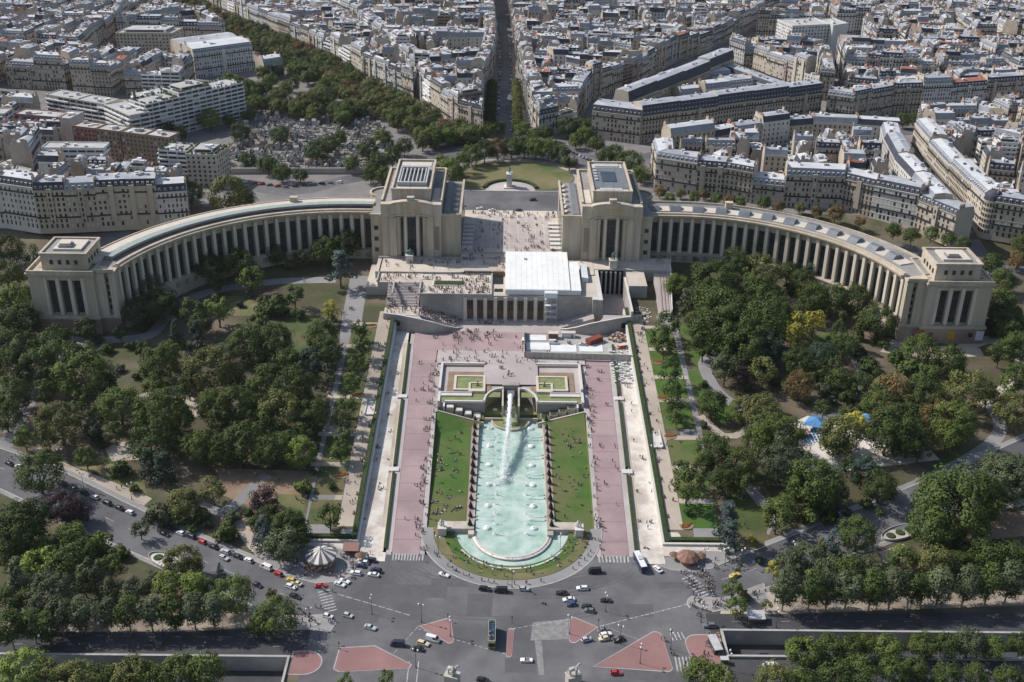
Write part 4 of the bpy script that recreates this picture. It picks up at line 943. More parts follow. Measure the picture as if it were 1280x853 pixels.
# theatre hall with terraces
def theatre():
    t = empty("theatre_hall", (0, 560, 9), 0, "low stone theatre hall with dark windows and crowded roof terraces", "building"); off = -Vector(t.location)
    def part(n, m, f, **kw): b = MB(); f(b); o = b.obj(n, m, t, **kw); o.location = off; return o
    def bx(b, xa, xb, ya, yb, za, zb, mi=0, mtop=None): b.prism([(xa, ya), (xb, ya), (xb, yb), (xa, yb)], za, zb, mi, mtop)
    def wall(b):
        bx(b, -48.5, -24.8, 547, 575, 8, 24, 0, 1); bx(b, 19, 46, 547, 575, 8, 24, 0, 1); bx(b, -24.8, 19, 549.2, 575, 8, 24, 0, 1); bx(b, -24.8, 19, 547.2, 549.2, 21.3, 24, 0, 1); bx(b, -24.8, 19, 546.6, 549.2, 8, 10.2)
        bx(b, -28, 22, 575, 600, 8, 25.5, 0, 1); bx(b, -75, -28, 575, 594.4, 8, 25.2, 0, 1); bx(b, -72.5, -48.5, 563, 575, 8, 24.2, 0, 1); bx(b, 22, 46, 575, 594.4, 8, 24.6, 0, 1); bx(b, 46, 90, 583, 600, 10, 24.4, 0, 1)
        bx(b, -79, -72.5, 563, 594.4, 8, 21, 0, 1); bx(b, 64, 74, 563, 583, 8, 23.5, 0, 1)
        bx(b, 46, 48.4, 543, 583, 8, 24.1, 0, 2); bx(b, 43, 46, 543.5, 547, 8, 24.1, 0, 2); bx(b, 62.8, 64, 536, 583, 8, 21, 0, 2)
    part("wall", ["concrete", "terrace_stone", "pale_edge"], wall)
    for k in range(9): 
        x = -24.4+k*5.35; part("pillar", ["palace_pillar"], lambda b: bx(b, x-.95, x+.95, 546.2, 549.1, 9.6, 23.2))
    hg = MB(); hg.box((0, 0, 0), (3.4, .12, 11)); HG = hg.mesh("window", ["window_glass"]); hf = MB(); hf.box((0, -.1, 4.6), (3.4, .16, .3))
    for a in (-1.1, 0, 1.1): hf.box((a, -.1, 0), (.18, .16, 11))
    hf.box((0, -.14, 0), (3.4, .1, 4.4)); HF = hf.mesh("frame", ["wood"])
    for k in range(8): o = link("window", HG, t, Vector((-21.75+k*5.35, 549.1, 10.2))+off); link("frame", HF, o)
    part("parapet", ["concrete"], lambda b: (bx(b, -48.5, -10.5, 546.8, 547.5, 24, 25), bx(b, -49.2, -48.4, 547, 564, 24, 25), bx(b, -10.9, -10.2, 547.5, 576, 24, 25), bx(b, -26, -10.5, 575, 575.6, 25, 26.2), bx(b, -73, -72.3, 563, 594, 24.2, 25.2), bx(b, -75, -28, 593.6, 594.3, 25.2, 26.2), bx(b, -63.5, -62.8, 547, 563, 23.6, 24.9)))
    part("planter_hedge", ["hedge_leaf"], lambda b: bx(b, -41.5, -25.5, 559.5, 563.5, 24, 25.1)); part("planter", ["pale_edge"], lambda b: bx(b, -42.2, -24.8, 558.8, 564.2, 23.9, 24.6))
    part("pale_paving", ["roof_pale"], lambda b: (bx(b, -66, -42.5, 557.5, 573, 24.02, 24.26) if 0 else bx(b, -62, -43, 567, 574, 24.2, 24.28), bx(b, -42, -11, 566, 574, 24.02, 24.1), bx(b, -26.5, -12, 578, 584, 25.5, 25.6)))
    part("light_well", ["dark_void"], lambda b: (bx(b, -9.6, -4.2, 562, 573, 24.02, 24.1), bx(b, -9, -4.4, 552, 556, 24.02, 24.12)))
    part("well_wall", ["wood"], lambda b: bx(b, -10, -3.8, 573, 574.5, 24, 26.6))
    # landings and stairs at both ends
    def stairs(b, s):
        for k in range(16):
            y0 = 547+k; z = 17+7*(k+1)/16; lo, hi = sorted((s*49.2, s*66.5)); bx(b, lo, hi, y0, y0+1, 8, z)
        lo, hi = sorted((s*48.6, s*67)); bx(b, lo, hi, 536.5, 547, 8, 17, 0, 1)
        for k in range(20):
            xa, xb = 48.5-k*1.15, 48.5-(k+1)*1.15; lo, hi = sorted((s*xa, s*xb)); bx(b, lo, hi, 537.5, 546.9, 8, 17-7.4*(k+1)/20)
    part("stairs", ["plaza_stone", "terrace_stone"], lambda b: stairs(b, -1)); part("stairs", ["plaza_stone", "terrace_stone"], lambda b: [bx(b, 25.5+k*1.15, 25.5+(k+1)*1.15, 538, 546.9, 8, 9.6+7.4*(k+1)/20) for k in range(16)])
    for s in (-1, 1):
        pl = [(67, 537, 18), (58, 534.6, 18), (52, 532.2, 17.9), (46, 531, 17.2), (40, 530.8, 15.8), (34, 532.2, 13.2), (29, 534.6, 11), (25.5, 537.4, 9.9)]
        def rw(b):
            for (xa, ya, za), (xb, yb, zb) in zip(pl, pl[1:]):
                q = [(s*xa, ya), (s*xb, yb), (s*xb, yb+.9), (s*xa, ya+.9)]; zz = [za, zb, zb, za]
                if s > 0: q, zz = q[::-1], zz[::-1]
                b.prism(q, 5, zz, 0, 1)
        part("ramp_wall", ["concrete", "pale_edge"], rw)
        part("landing_fill", ["plaza_stone"], lambda b: b.prism(ccw([(s*67, 537.8), (s*58, 535.4), (s*52, 533), (s*46, 531.8), (s*48.6, 537.6), (s*48.6, 540), (s*67, 540)]), 5, 16.8))
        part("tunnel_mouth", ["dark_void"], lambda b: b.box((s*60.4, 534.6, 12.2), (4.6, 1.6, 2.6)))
    return t
theatre()
# esplanade between the central pavilions
mb = MB()
def rect(b, xa, xb, ya, yb, z, mi): b.quadv([(xa, ya, z), (xb, ya, z), (xb, yb, z), (xa, yb, z)], mi)
rect(mb, -28.6, 28.6, 600, 668, 27.03, 0)
mb.prism([(-28.6, 594.5), (28.6, 594.5), (28.6, 600), (-28.6, 600)], 20, 26.2, 0)
for k in range(6): mb.prism([(-28.6, 600-k*.01+k*0), (28.6, 600), (28.6, 600.5+k*.5), (-28.6, 600.5+k*.5)], 26.2, 26.35+k*.12, 0)
struct("esplanade", mb, ["terrace_stone"])
mb = MB()
for i in range(9):
    for j in range(12):
        x = -22+i*5.2; y = 605+j*4.4
        rect(mb, x+.35, x+4.9, y+.35, y+4.1, 27.05, 0)
struct("paving_slab", mb, ["plaza_stone"])
st = MB(); st.box((0, 0, 0), (5.6, 3.2, 1.0)); STEP = st.mesh("planter", ["window_frame"]); st = MB(); st.box((0, 0, .95), (6.2, 3.9, .25)); st.box((0, -1.8, 0), (6.2, .3, 1.2)); STEPR = st.mesh("rim", ["pale_edge"])
for s in (-1, 1):
    for k in range(7):
        o = empty("dark_planter", (s*25.4, 605+k*6.4, 27.04)); tag(o, "%s dark rectangular planter from the terrace beside the %s pavilion" % (ORD[k], "left" if s < 0 else "right"), "planter", "planters edging the esplanade"); link("box", STEP, o); link("rim", STEPR, o)

# white tent over the theatre foyer
tent = empty("white_tent", (16, 570, 24), 0, "huge white ribbed tent roof beside the crowded terrace", "tent"); toff = -Vector(tent.location)
def tpart(n, m, f): b = MB(); f(b); o = b.obj(n, m, tent); o.location = toff; return o
tpart("side_wall", ["tent_white"], lambda b: (b.box((14.1, 571.5, 23.9), (34.2, 45, 3.2)), b.box((34.2, 566, 23.9), (5.6, 34, 2.6))))
for k in range(12):
    x0 = -3.2+k*2.89; tpart("roof_panel", ["tent_white"], lambda b: b.prism([(x0, 548.6), (x0+2.83, 548.6), (x0+2.83, 594.3), (x0, 594.3)], [27.0, 27.0, 29.6, 29.6], [27.25, 27.25, 29.9, 29.9]))
for k in range(2):
    x0 = 31.6+k*2.8; tpart("roof_panel", ["tent_white"], lambda b: b.prism([(x0, 548.7), (x0+2.75, 548.7), (x0+2.75, 583), (x0, 583)], [26.4, 26.4, 28.4, 28.4], [26.7, 26.7, 28.7, 28.7]))
tpart("valance", ["tent_seam"], lambda b: [b.box((-2.7+k*1.0, 548.2, 24.4), (.92, .3, 2.7)) for k in range(40)])
tpart("roof_box", ["tent_seam"], lambda b: b.box((7.5, 585, 29.3), (1.2, 2, 1)))
tpart("annex", ["sheet_white"], lambda b: b.prism([(38.4, 566), (42, 566), (42, 586), (38.4, 586)], 24, [27, 26.4, 26.4, 27]))
# scaffold tower
sc = empty("scaffold_tower", (21, 545, 9.5), 0, "grey scaffold stair tower against the theatre front under the tent", "scaffold")
for x in (-3.2, 0, 3.2):
    for y in (-1.4, 1.4): b = MB(); b.tube((x, y, 0), (x, y, 17), .1, .1, 5); b.obj("post", ["scaffold"], sc)
for z in (3.5, 7, 10.5, 14): b = MB(); b.box((0, 0, z), (6.6, 2.9, .12)); b.obj("deck", ["sheet_white"], sc)
for z in range(0, 14, 4): b = MB(); b.tube((-3.2, -1.4, z), (3.2, -1.4, z+3.6), .07, .07, 4); b.tube((-3.2, -1.45, z+4.5), (3.2, -1.45, z+4.5), .07, .07, 4); b.obj("brace", ["scaffold"], sc)
b = MB(); b.box((0, 0, 15), (6.8, 3.2, 3)); b.obj("cladding", ["tent_seam"], sc)

# construction yard
fe = empty("hoarding", (33, 503, 9), 0, "beige site hoarding wall round the building yard", "fence")
for i in range(15):
    x = 7.3+i*3.05; b = MB(); b.box((x-33+1.5, 1.5-.115*i, .5), (2.98, .25, 3.4), 0, -.038); b.obj("panel", ["wall_stone"], fe)
for i in range(9): b = MB(); b.box((-26.2, 3.4+i*3.1, .5), (.25, 3.0, 3.4)); b.obj("panel", ["wall_stone"], fe)
for i in range(4): b = MB(); b.box((20+i*3.05, -.6-i*.25, .3), (2.98, .3, 3.9), 0, -.08); b.obj("panel", ["concrete"], fe)
mb = MB(); rect(mb, 7, 60, 507, 531, 9.60, 0); struct("building_yard", mb, ["concrete"])
for (x, y, a, c) in ((14, 517, 12, 8), (27, 515, 13, 8), (41, 515.5, 12, 8), (14, 526.5, 9, 6)):
    b = MB(); b.box((x, y, 9.62), (a, c, .25)); o = b.obj("yard_sheet", ["sheet_white"]); tag(o, "%s flat white sheeting from left in the building yard" % ("narrow rear" if y > 520 else ORD[(14, 27, 41).index(x)]), "sheet", "white sheets in the yard")
def shed(x, y, rz, col, label, d=(6, 2.5, 2.6)):
    o = empty("site_container", (x, y, 9.62), rz, label, "container", "containers in the building yard")
    b = MB(); b.box((0, 0, 0), d); b.obj("shell", [col], o); b = MB(); b.box((0, 0, d[2]), (d[0]+.2, d[1]+.2, .15)); b.obj("roof", ["roof_pale" if col != "container_red" else "container_red"], o); b = MB(); b.box((d[0]*.25, -d[1]/2-.03, 0), (1, .06, 2)); b.obj("door", ["window_frame"], o)
    b = MB()
    for i in range(9): b.box((-d[0]/2+.4+i*(d[0]-.8)/8, -d[1]/2-.05, .1), (.16, .1, d[2]-.2))
    b.obj("ribs", [col], o, kind="stuff")
shed(43, 522, math.radians(38), "container_red", "rust-red open skip container tilted in the building yard", (9, 3.6, 2.8)); shed(22, 527, 0, "wood", "brown site hut at the left of the building yard", (5, 3, 3)); shed(57, 516, .3, "orange_paint", "orange-red tool container by the white stone blocks", (4.5, 2.4, 2.2))
shed(30, 528.5, 0, "sheet_white", "white site cabin under the ramp wall in the yard", (7, 2.6, 2.6)); shed(41, 540, .1, "sheet_white", "small pale container on the broken ramp beside the theatre", (5, 2.5, 2.5))
# demolished hall: floor, back wall coloured near-black for its shadow, and heaps
mb = MB(); rect(mb, 48.4, 62.8, 545, 583, 9.8, 0); struct("pit_floor", mb, ["plaza_stone"])
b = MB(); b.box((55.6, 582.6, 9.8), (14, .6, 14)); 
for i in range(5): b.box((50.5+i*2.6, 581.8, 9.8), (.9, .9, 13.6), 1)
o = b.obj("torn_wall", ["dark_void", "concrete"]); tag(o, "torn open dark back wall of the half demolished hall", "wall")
def heap(name, x, y, z, rx, ry, h, m, label, n=70, sd=1):
    r = random.Random(sd); b = MB()
    for _ in range(n):
        a = r.random()*6.28; q = math.sqrt(r.random()); px, py = x+rx*q*math.cos(a), y+ry*q*math.sin(a); s_ = r.uniform(.3, 1.1); zz = z+h*(1-q)*r.uniform(.2, 1)
        b.box((px, py, zz-.3), (s_*1.5, s_, s_*.8), r.randrange(2), r.random()*3)
    o = b.obj(name, m, kind="stuff"); tag(o, label, "rubble")
heap("rubble_heap", 60, 548, 10, 3.5, 9, 5, ["rubble_pale", "debris_red"], "pale and red rubble heap inside the demolished hall", 160, 1)
heap("rubble_heap", 56, 527, 10, 5, 5, 3, ["rubble_pale", "debris_red"], "broken timber and rubble pile below the right ramp wall", 120, 2)
heap("rubble_heap", 70, 548, 14, 6, 12, 4, ["rubble_pale", "concrete"], "grey debris slope right of the demolished hall", 160, 3)
heap("rubble_heap", 84, 598, 23, 6, 5, 2, ["rubble_pale", "debris_red"], "rubble beside the head of the boarded ramp", 60, 4)
# boarded ramp down the side of the hall
rp = empty("boarded_ramp", (84, 578, 20), 0, "sloping ramp with white hoarding and red rails right of the hall", "ramp"); ro = -Vector(rp.location)
b = MB(); b.prism([(78.5, 543), (85, 543), (90, 596), (80, 596)], 9, [17, 17, 24.2, 24.2]); o = b.obj("deck", ["plaza_stone"], rp); o.location = ro
for k in range(9):
    t0, t1 = k/9, (k+.93)/9; L = lambda t: (85.2+5*t, 543+53*t, 17+7.2*t); p, q = L(t0), L(t1)
    b = MB(); b.prism([(p[0], p[1]), (p[0]+.25, p[1]), (q[0]+.25, q[1]), (q[0], q[1])], [p[2]-1]*2+[q[2]-1]*2, [p[2]+2.4]*2+[q[2]+2.4]*2); o = b.obj("board", ["sheet_white"], rp); o.location = ro
for xo in (80.2, 82, 83.6): b = MB(); b.tube((xo, 543.5, 17.6), (xo+3, 595, 24.9), .14, .14, 5); o = b.obj("rail", ["debris_red"], rp); o.location = ro
# stored white stone blocks in the right channel
blk = MB(); blk.box((0, 0, 0), (1.5, 1.0, .8)); BLK = blk.mesh("stone_block", ["stone_block_white"]); rb = random.Random(9); m_ = 0
for j in range(17):
    for i in range(7):
        if rb.random() < .12: continue
        x, y = 50.8+i*1.75+(j/17)*-.3+rb.uniform(-.25, .25), 483+j*2.15+rb.uniform(-.3, .3)
        o = link("stone_block", BLK, None, (x, y, zc(y)-.3), rb.uniform(-.5, .5)); o.scale = (rb.uniform(.7, 1.15), rb.uniform(.7, 1.2), rb.uniform(.6, 1.7)); tag(o, "white stone block stored in rows in the right channel beside the yard", "stone block", "stored stone blocks")
# ================================================================= city
WALLC = []
for i, (a, b) in enumerate((((.46, .395, .31), (.52, .45, .36)), ((.40, .34, .27), (.46, .40, .32)), ((.52, .46, .38), (.58, .52, .43)), ((.55, .52, .47), (.62, .585, .535)), ((.36, .305, .245), (.43, .37, .30)), ((.56, .545, .525), (.63, .615, .595)), ((.44, .425, .41), (.50, .485, .47)), ((.41, .325, .275), (.47, .385, .335)))):
    mat("facade_%d" % i, tuple(v*.9 for v in a), tuple(v*.95 for v in b), .12, rough=.9, stretch=(1, 1, .4)); WALLC.append("facade_%d" % i)
mat("party_wall", (.42, .36, .29), (.50, .435, .36), .08, c3=(.34, .28, .225), scale3=.06, rough=.95)
mat("brick_wall", (.28, .13, .09), (.34, .17, .12), .4, rough=.95); mat("pink_brick", (.30, .15, .15), (.36, .19, .185), .4, rough=.95); mat("brown_brick", (.22, .155, .11), (.28, .20, .145), .4, rough=.95)
mat("zinc_top", (.345, .35, .375), (.46, .465, .48), .12, c3=(.28, .29, .32), scale3=.05, rough=.6, spec=.3)
mat("zinc_top_grey", (.30, .315, .345), (.40, .41, .44), .12, rough=.5, spec=.5); mat("zinc_pale", (.47, .475, .49), (.56, .56, .57), .12, rough=.6)
mat("slate_mansard", (.042, .048, .065), (.068, .075, .092), .3, rough=.75, spec=.2); mat("zinc_mansard", (.19, .205, .24), (.27, .285, .32), .2, rough=.5, spec=.5)
mat("tile_roof", (.27, .11, .075), (.34, .15, .10), .5, rough=.9)
mat("city_glass", (.02, .024, .03), (.05, .055, .065), .6, rough=.2, spec=.5); mat("shutter", (.50, .50, .49), (.40, .40, .39), .5, rough=.8)
mat("chimney_pot", (.36, .20, .135), rough=.9); mat("chimney_stack", (.44, .38, .32), (.33, .26, .21), .15, rough=.95); mat("iron", (.03, .03, .035), rough=.7); mat("flat_roof", (.38, .37, .36), (.46, .45, .44), .1, c3=(.36, .35, .34), rough=.9)
mat("concrete_white", (.62, .62, .61), (.70, .70, .69), .2, rough=.85); mat("roof_plants", (.04, .06, .02), (.075, .09, .035), .8, rough=1)

class Bld:
    """collects the geometry of one building by part"""
    ORDER = ("wall", "roof", "window", "dormer", "chimney", "balcony", "rooftop_clutter", "roof_garden")
    def __init__(s): s.p = {}
    def mb(s, n):
        if n not in s.p: s.p[n] = MB()
        return s.p[n]
PARTM = {"roof": ["zinc_top", "slate_mansard", "zinc_mansard", "zinc_top_grey", "zinc_pale", "tile_roof", "flat_roof", "party_wall"], "window": ["city_glass", "shutter"], "dormer": ["zinc_pale", "city_glass", "zinc_mansard"], "chimney": ["chimney_stack", "chimney_pot", "brick_wall", "party_wall"],
         "balcony": ["iron", "concrete_white"], "rooftop_clutter": ["zinc_pale", "flat_roof", "city_glass", "concrete_white"], "roof_garden": ["roof_plants"], "wall": WALLC+["party_wall", "brick_wall", "pink_brick", "brown_brick", "concrete_white"]}
WI = {n: i for i, n in enumerate(PARTM["wall"])}
def lerp2(a, b, t): return (a[0]+(b[0]-a[0])*t, a[1]+(b[1]-a[1])*t)
def facade_windows(B, p, q, z0, floors, fh, r, bay=2.7, ww=1.15, wh=1.9, gf=True, shut=.12):
    d = math.dist(p, q)
    if d < 3: return
    ux, uy = (q[0]-p[0])/d, (q[1]-p[1])/d; nx, ny = uy, -ux; n = max(1, int(d/bay)); mb = B.mb("window")
    for f in range(floors):
        z = z0+f*fh+(.35 if f else .2); h = wh if f or not gf else fh-.9
        for i in range(n):
            t = (i+.5)/n*d; x, y = p[0]+ux*t+nx*.05, p[1]+uy*t+ny*.05; w2 = ww/2
            mb.quadv([(x-ux*w2, y-uy*w2, z), (x+ux*w2, y+uy*w2, z), (x+ux*w2, y+uy*w2, z+h), (x-ux*w2, y-uy*w2, z+h)], 1 if r.random() < shut else 0)
def band(mb, p, q, z, out, h, mi, ins=.2):
    d = math.dist(p, q)
    if d < 1: return
    ux, uy = (q[0]-p[0])/d, (q[1]-p[1])/d; nx, ny = uy, -ux
    P = [(p[0]+nx*out, p[1]+ny*out), (q[0]+nx*out, q[1]+ny*out), (q[0]-nx*ins, q[1]-ny*ins), (p[0]-nx*ins, p[1]-ny*ins)]
    mb.prism(P, z, z+h, mi, bottom=True)
def haussmann(B, quad, g, floors, r, wall=None, fh=3.3, mans=None, top=None, both=True, detail=1, mh=None, chim=True):
    """quad = (a, b, c, d) ccw, a-b the street side"""
    a, b, c, d = quad; fh *= r.uniform(.94, 1.07); h = g+floors*fh+.6; W = B.mb("wall"); RF = B.mb("roof")
    wm_ = WI[wall or r.choice(WALLC)]; pm_ = WI["party_wall"]
    n = len(W.v); W.v += [(p[0], p[1], g-3) for p in quad]+[(p[0], p[1], h) for p in quad]
    for i in range(4):
        j = (i+1) % 4; W.f.append((n+i, n+j, n+4+j, n+4+i)); W.m.append(wm_ if i in (0, 2) else pm_)
    band(W, a, b, h-.35, .45, .4, wm_); band(W, d if 0 else c, d, h-.35, .25, .4, wm_)
    mm = mans if mans is not None else r.choice((1, 1, 2, 2)); tt = top if top is not None else r.choice((0, 0, 0, 4, 4, 3, 0, 4, 3, 5 if r.random() < .25 else 0))
    mh = mh or r.uniform(3.4, 4.6); D = (math.dist(a, d)+math.dist(b, c))/2; ins = min(1.5, D*.2)/max(D, 1)
    rz = r.uniform(.4, 1.2)
    prof = [(0, h), (ins, h+mh), (.5, h+mh+rz), (1-ins, h+mh), (1, h)]
    A = [(*lerp2(a, d, t), z) for t, z in prof]; C = [(*lerp2(b, c, t), z) for t, z in prof]
    for i in range(4): RF.quadv([A[i], C[i], C[i+1], A[i+1]], mm if i in (0, 3) else tt)
    RF.quadv(A[::-1], 7); RF.quadv(C, 7)
    bay, ww, wh, sh_ = r.uniform(2.2, 3.1), r.uniform(.95, 1.35), r.uniform(1.75, 2.3), r.choice((.06, .1, .3, .5))
    facade_windows(B, a, b, g+.2, floors, fh, r, bay, ww, wh, True, sh_)
    if both: facade_windows(B, c, d, g+.2, floors, fh, r, 3.4)
    for f in range(1, floors, 1 if r.random() < .5 else 2): band(W, a, b, g+f*fh-.05, .14, .22, wm_, .05)
    if r.random() < .45 and math.dist(a, b) > 9:                      # projecting bays with stacked windows
        for t in ((.2, .8) if r.random() < .5 else (.5,)):
            p_, q_ = lerp2(a, b, max(0, t-1.5/math.dist(a, b))), lerp2(a, b, min(1, t+1.5/math.dist(a, b))); u_ = (q_[1]-p_[1], -(q_[0]-p_[0])); l_ = math.hypot(*u_); u_ = (u_[0]/l_*.9, u_[1]/l_*.9)
            P_ = [(p_[0]+u_[0], p_[1]+u_[1]), (q_[0]+u_[0], q_[1]+u_[1]), q_, p_]; W.prism(P_, g+fh, h+.9, wm_); facade_windows(B, P_[0], P_[1], g+.2+fh, floors-1, fh, r, 1.6, 1.1, 2.1, False)
    if detail:
        bal = B.mb("balcony")
        for f in ((2, floors-1) if floors > 4 else (floors-1,)): band(bal, a, b, g+f*fh+.05, .7, .75, 0, -.05)
        L = math.dist(a, b); k = max(1, int(L/2.9)); ux, uy = (b[0]-a[0])/max(L, .1), (b[1]-a[1])/max(L, .1); vx, vy = -uy, ux; dm = B.mb("dormer")
        for i in range(k):
            t = (i+.5)/k*L; x, y = a[0]+ux*t+vx*.25, a[1]+uy*t+vy*.25
            for zz in ((h+.5, 0), (h+3.4, .75)) if mh > 5.5 else ((h+.5, 0),):
              z = zz[0]; x, y = a[0]+ux*t+vx*(.25+zz[1]), a[1]+uy*t+vy*(.25+zz[1]); P = [(x-ux*.65, y-uy*.65), (x+ux*.65, y+uy*.65), (x+ux*.65+vx*1.3, y+uy*.65+vy*1.3), (x-ux*.65+vx*1.3, y-uy*.65+vy*1.3)]
              dm.prism(P, z-.3, [z+1.9, z+1.9, z+2.2, z+2.2], 0, 2 if mm == 1 and i % 2 else 0)
              e = .02; dm.quadv([(x-ux*.42-vx*e, y-uy*.42-vy*e, z+.2), (x+ux*.42-vx*e, y+uy*.42-vy*e, z+.2), (x+ux*.42-vx*e, y+uy*.42-vy*e, z+1.6), (x-ux*.42-vx*e, y-uy*.42-vy*e, z+1.6)], 1)
    if chim:
        ch = B.mb("chimney")
        for P0, P1 in ((a, d), (b, c)):
            if r.random() < .2: continue
            for t0, t1 in ((.12, .12+r.uniform(.16, .3)), (.6, .6+r.uniform(.14, .28))):
                if r.random() < .2: continue
                p, q = lerp2(P0, P1, t0), lerp2(P0, P1, t1); L = math.dist(p, q)
                if L < .8: continue
                ux, uy = (q[0]-p[0])/L, (q[1]-p[1])/L; sgn = 1 if P0 is a else -1; nx, ny = (uy*.35, -ux*.35)
                cx = (P0[0]+P1[0])/2; cc = ((a[0]+b[0]+c[0]+d[0])/4-cx, (a[1]+b[1]+c[1]+d[1])/4-(P0[1]+P1[1])/2); m_ = math.hypot(*cc) or 1; o = (cc[0]/m_*.45, cc[1]/m_*.45)
                zt = h+mh+rz+r.uniform(.6, 1.9)
                ch.prism(ccw([(p[0]+nx+o[0], p[1]+ny+o[1]), (q[0]+nx+o[0], q[1]+ny+o[1]), (q[0]-nx+o[0], q[1]-ny+o[1]), (p[0]-nx+o[0], p[1]-ny+o[1])]), h+.5, zt, r.choice((0, 0, 3, 2)))
                for k in range(max(2, int(L/.8))):
                    t = (k+.5)/max(2, int(L/.8)); x, y = p[0]+(q[0]-p[0])*t+o[0], p[1]+(q[1]-p[1])*t+o[1]; ch.box((x, y, zt), (.34, .34, .7), 1, bottom=False)
    cl = B.mb("rooftop_clutter"); cx, cy = (a[0]+b[0]+c[0]+d[0])/4, (a[1]+b[1]+c[1]+d[1])/4
    for _ in range(r.choice((2, 3, 4, 6))):
        s_, t_ = r.uniform(.2, .8), r.uniform(.3, .7); p = lerp2(lerp2(a, b, s_), lerp2(d, c, s_), t_); z = h+mh+rz*.35
        k = r.random()
        if k < .4: cl.box((p[0], p[1], z), (r.uniform(.8, 1.6), r.uniform(.8, 1.8), r.uniform(.5, 1.0)), 2, r.choice((0, .6)))
        else: cl.box((p[0], p[1], z), (r.uniform(1, 3), r.uniform(1, 2.6), r.uniform(.8, 2.0)), r.choice((0, 1, 3)), r.choice((0, .6)))
    return h+mh
def modern(B, poly, g, floors, r, wall="concrete_white", fh=3.0, balc=True, sides=None, setback=0, garden=False, strip=True, wmat=0, glass_h=1.5):
    W = B.mb("wall"); h = g+floors*fh; k = len(poly); poly = ccw(poly); W.prism(poly, g-3, h, WI[wall])
    RF = B.mb("roof"); cx, cy = sum(p[0] for p in poly)/k, sum(p[1] for p in poly)/k
    RF.prism([(cx+(x-cx)*.985, cy+(y-cy)*.985) for x, y in poly], h, h+.12, 6)
    for i in range(k):
        p, q = poly[i], poly[(i+1) % k]; d = math.dist(p, q); ux, uy = (q[0]-p[0])/d, (q[1]-p[1])/d
        band(W, p, q, h-.1, .12, .9, WI[wall], .3)
        if sides is not None and i not in sides: continue
        for f in range(floors):
            z = g+f*fh
            if strip:
                n = max(1, int(d/5.5))
                for j in range(n):
                    t0, t1 = (j+.06)/n, (j+.94)/n; a_, b_ = lerp2(p, q, t0), lerp2(p, q, t1); nx, ny = uy*.05, -ux*.05
                    B.mb("window").quadv([(a_[0]+nx, a_[1]+ny, z+.9), (b_[0]+nx, b_[1]+ny, z+.9), (b_[0]+nx, b_[1]+ny, z+.9+glass_h), (a_[0]+nx, a_[1]+ny, z+.9+glass_h)], 1 if r.random() < .1 else 0)
            else: facade_windows(B, p, q, z+.3, 1, fh, r, 3.1, 1.4, 1.5, False)
            if balc and f > 0:
                n = max(1, int(d/6)); 
                for j in range(n):
                    if r.random() < .12: continue
                    a_, b_ = lerp2(p, q, (j+.03)/n), lerp2(p, q, (j+.97)/n); band(B.mb("balcony"), a_, b_, z-.1, 1.25, 1.05, 1, -.06)
    cl = B.mb("rooftop_clutter")
    if setback:
        q = [(cx+(x-cx)*setback, cy+(y-cy)*setback) for x, y in poly]; cl.prism(q, h+.12, h+2.9, 3, 1)
        for i in range(k):
            a_, b_ = q[i], q[(i+1) % k]; L = math.dist(a_, b_); ux, uy = (b_[0]-a_[0])/L*1, (b_[1]-a_[1])/L; a2, b2 = lerp2(a_, b_, .06), lerp2(a_, b_, .94)
            cl.quadv([(a2[0]+uy*.05, a2[1]-ux*.05, h+.8), (b2[0]+uy*.05, b2[1]-ux*.05, h+.8), (b2[0]+uy*.05, b2[1]-ux*.05, h+2.4), (a2[0]+uy*.05, a2[1]-ux*.05, h+2.4)], 2)
    for _ in range(4): 
        s_ = r.uniform(-.5, .5); t_ = r.uniform(-.5, .5); i = r.randrange(k); x, y = cx+(poly[i][0]-cx)*abs(s_), cy+(poly[i][1]-cy)*abs(s_)
        cl.box((x, y, h+(2.9 if setback else .1)), (r.uniform(1.5, 4), r.uniform(1.5, 3), r.uniform(.8, 2.2)), r.choice((0, 1, 3)), r.choice((0, .5)))
    if garden:
        gd = B.mb("roof_garden")
        for i in range(k):
            p, q = poly[i], poly[(i+1) % k]; L = math.dist(p, q); n = int(L/1.4)
            for j in range(n):
                if r.random() < .35: continue
                t = (j+.5)/n; x, y = lerp2(p, q, t); x += (cx-x)*.08; y += (cy-y)*.08; gd.lathe((x, y, h+.6), [(r.uniform(.5, .9), 0), (r.uniform(.6, 1.1), .6), (0, r.uniform(1.0, 1.9))], 6)
    return h
COURT = []
BUILT = []      # (building, centre, head, category)
def add(B, quad, head, cat="building", name="apartment_building", group="apartment buildings of the city"):
    cx, cy = sum(p[0] for p in quad)/len(quad), sum(p[1] for p in quad)/len(quad); BUILT.append([B, cx, cy, head, cat, name, group])
def desc(r, floors, wall, mm):
    col = {"facade_0": "cream", "facade_1": "tan", "facade_2": "pale cream", "facade_3": "off-white", "facade_4": "brownish", "facade_5": "white", "facade_6": "light grey", "facade_7": "pinkish tan", "party_wall": "plaster", "brick_wall": "red brick"}[wall]
    return "%s %s-storey %s block" % (col.replace("pale cream", "pale"), ("three", "four", "five", "six", "seven", "eight")[max(0, min(5, floors-3))], "slate" if mm == 1 else "zinc")
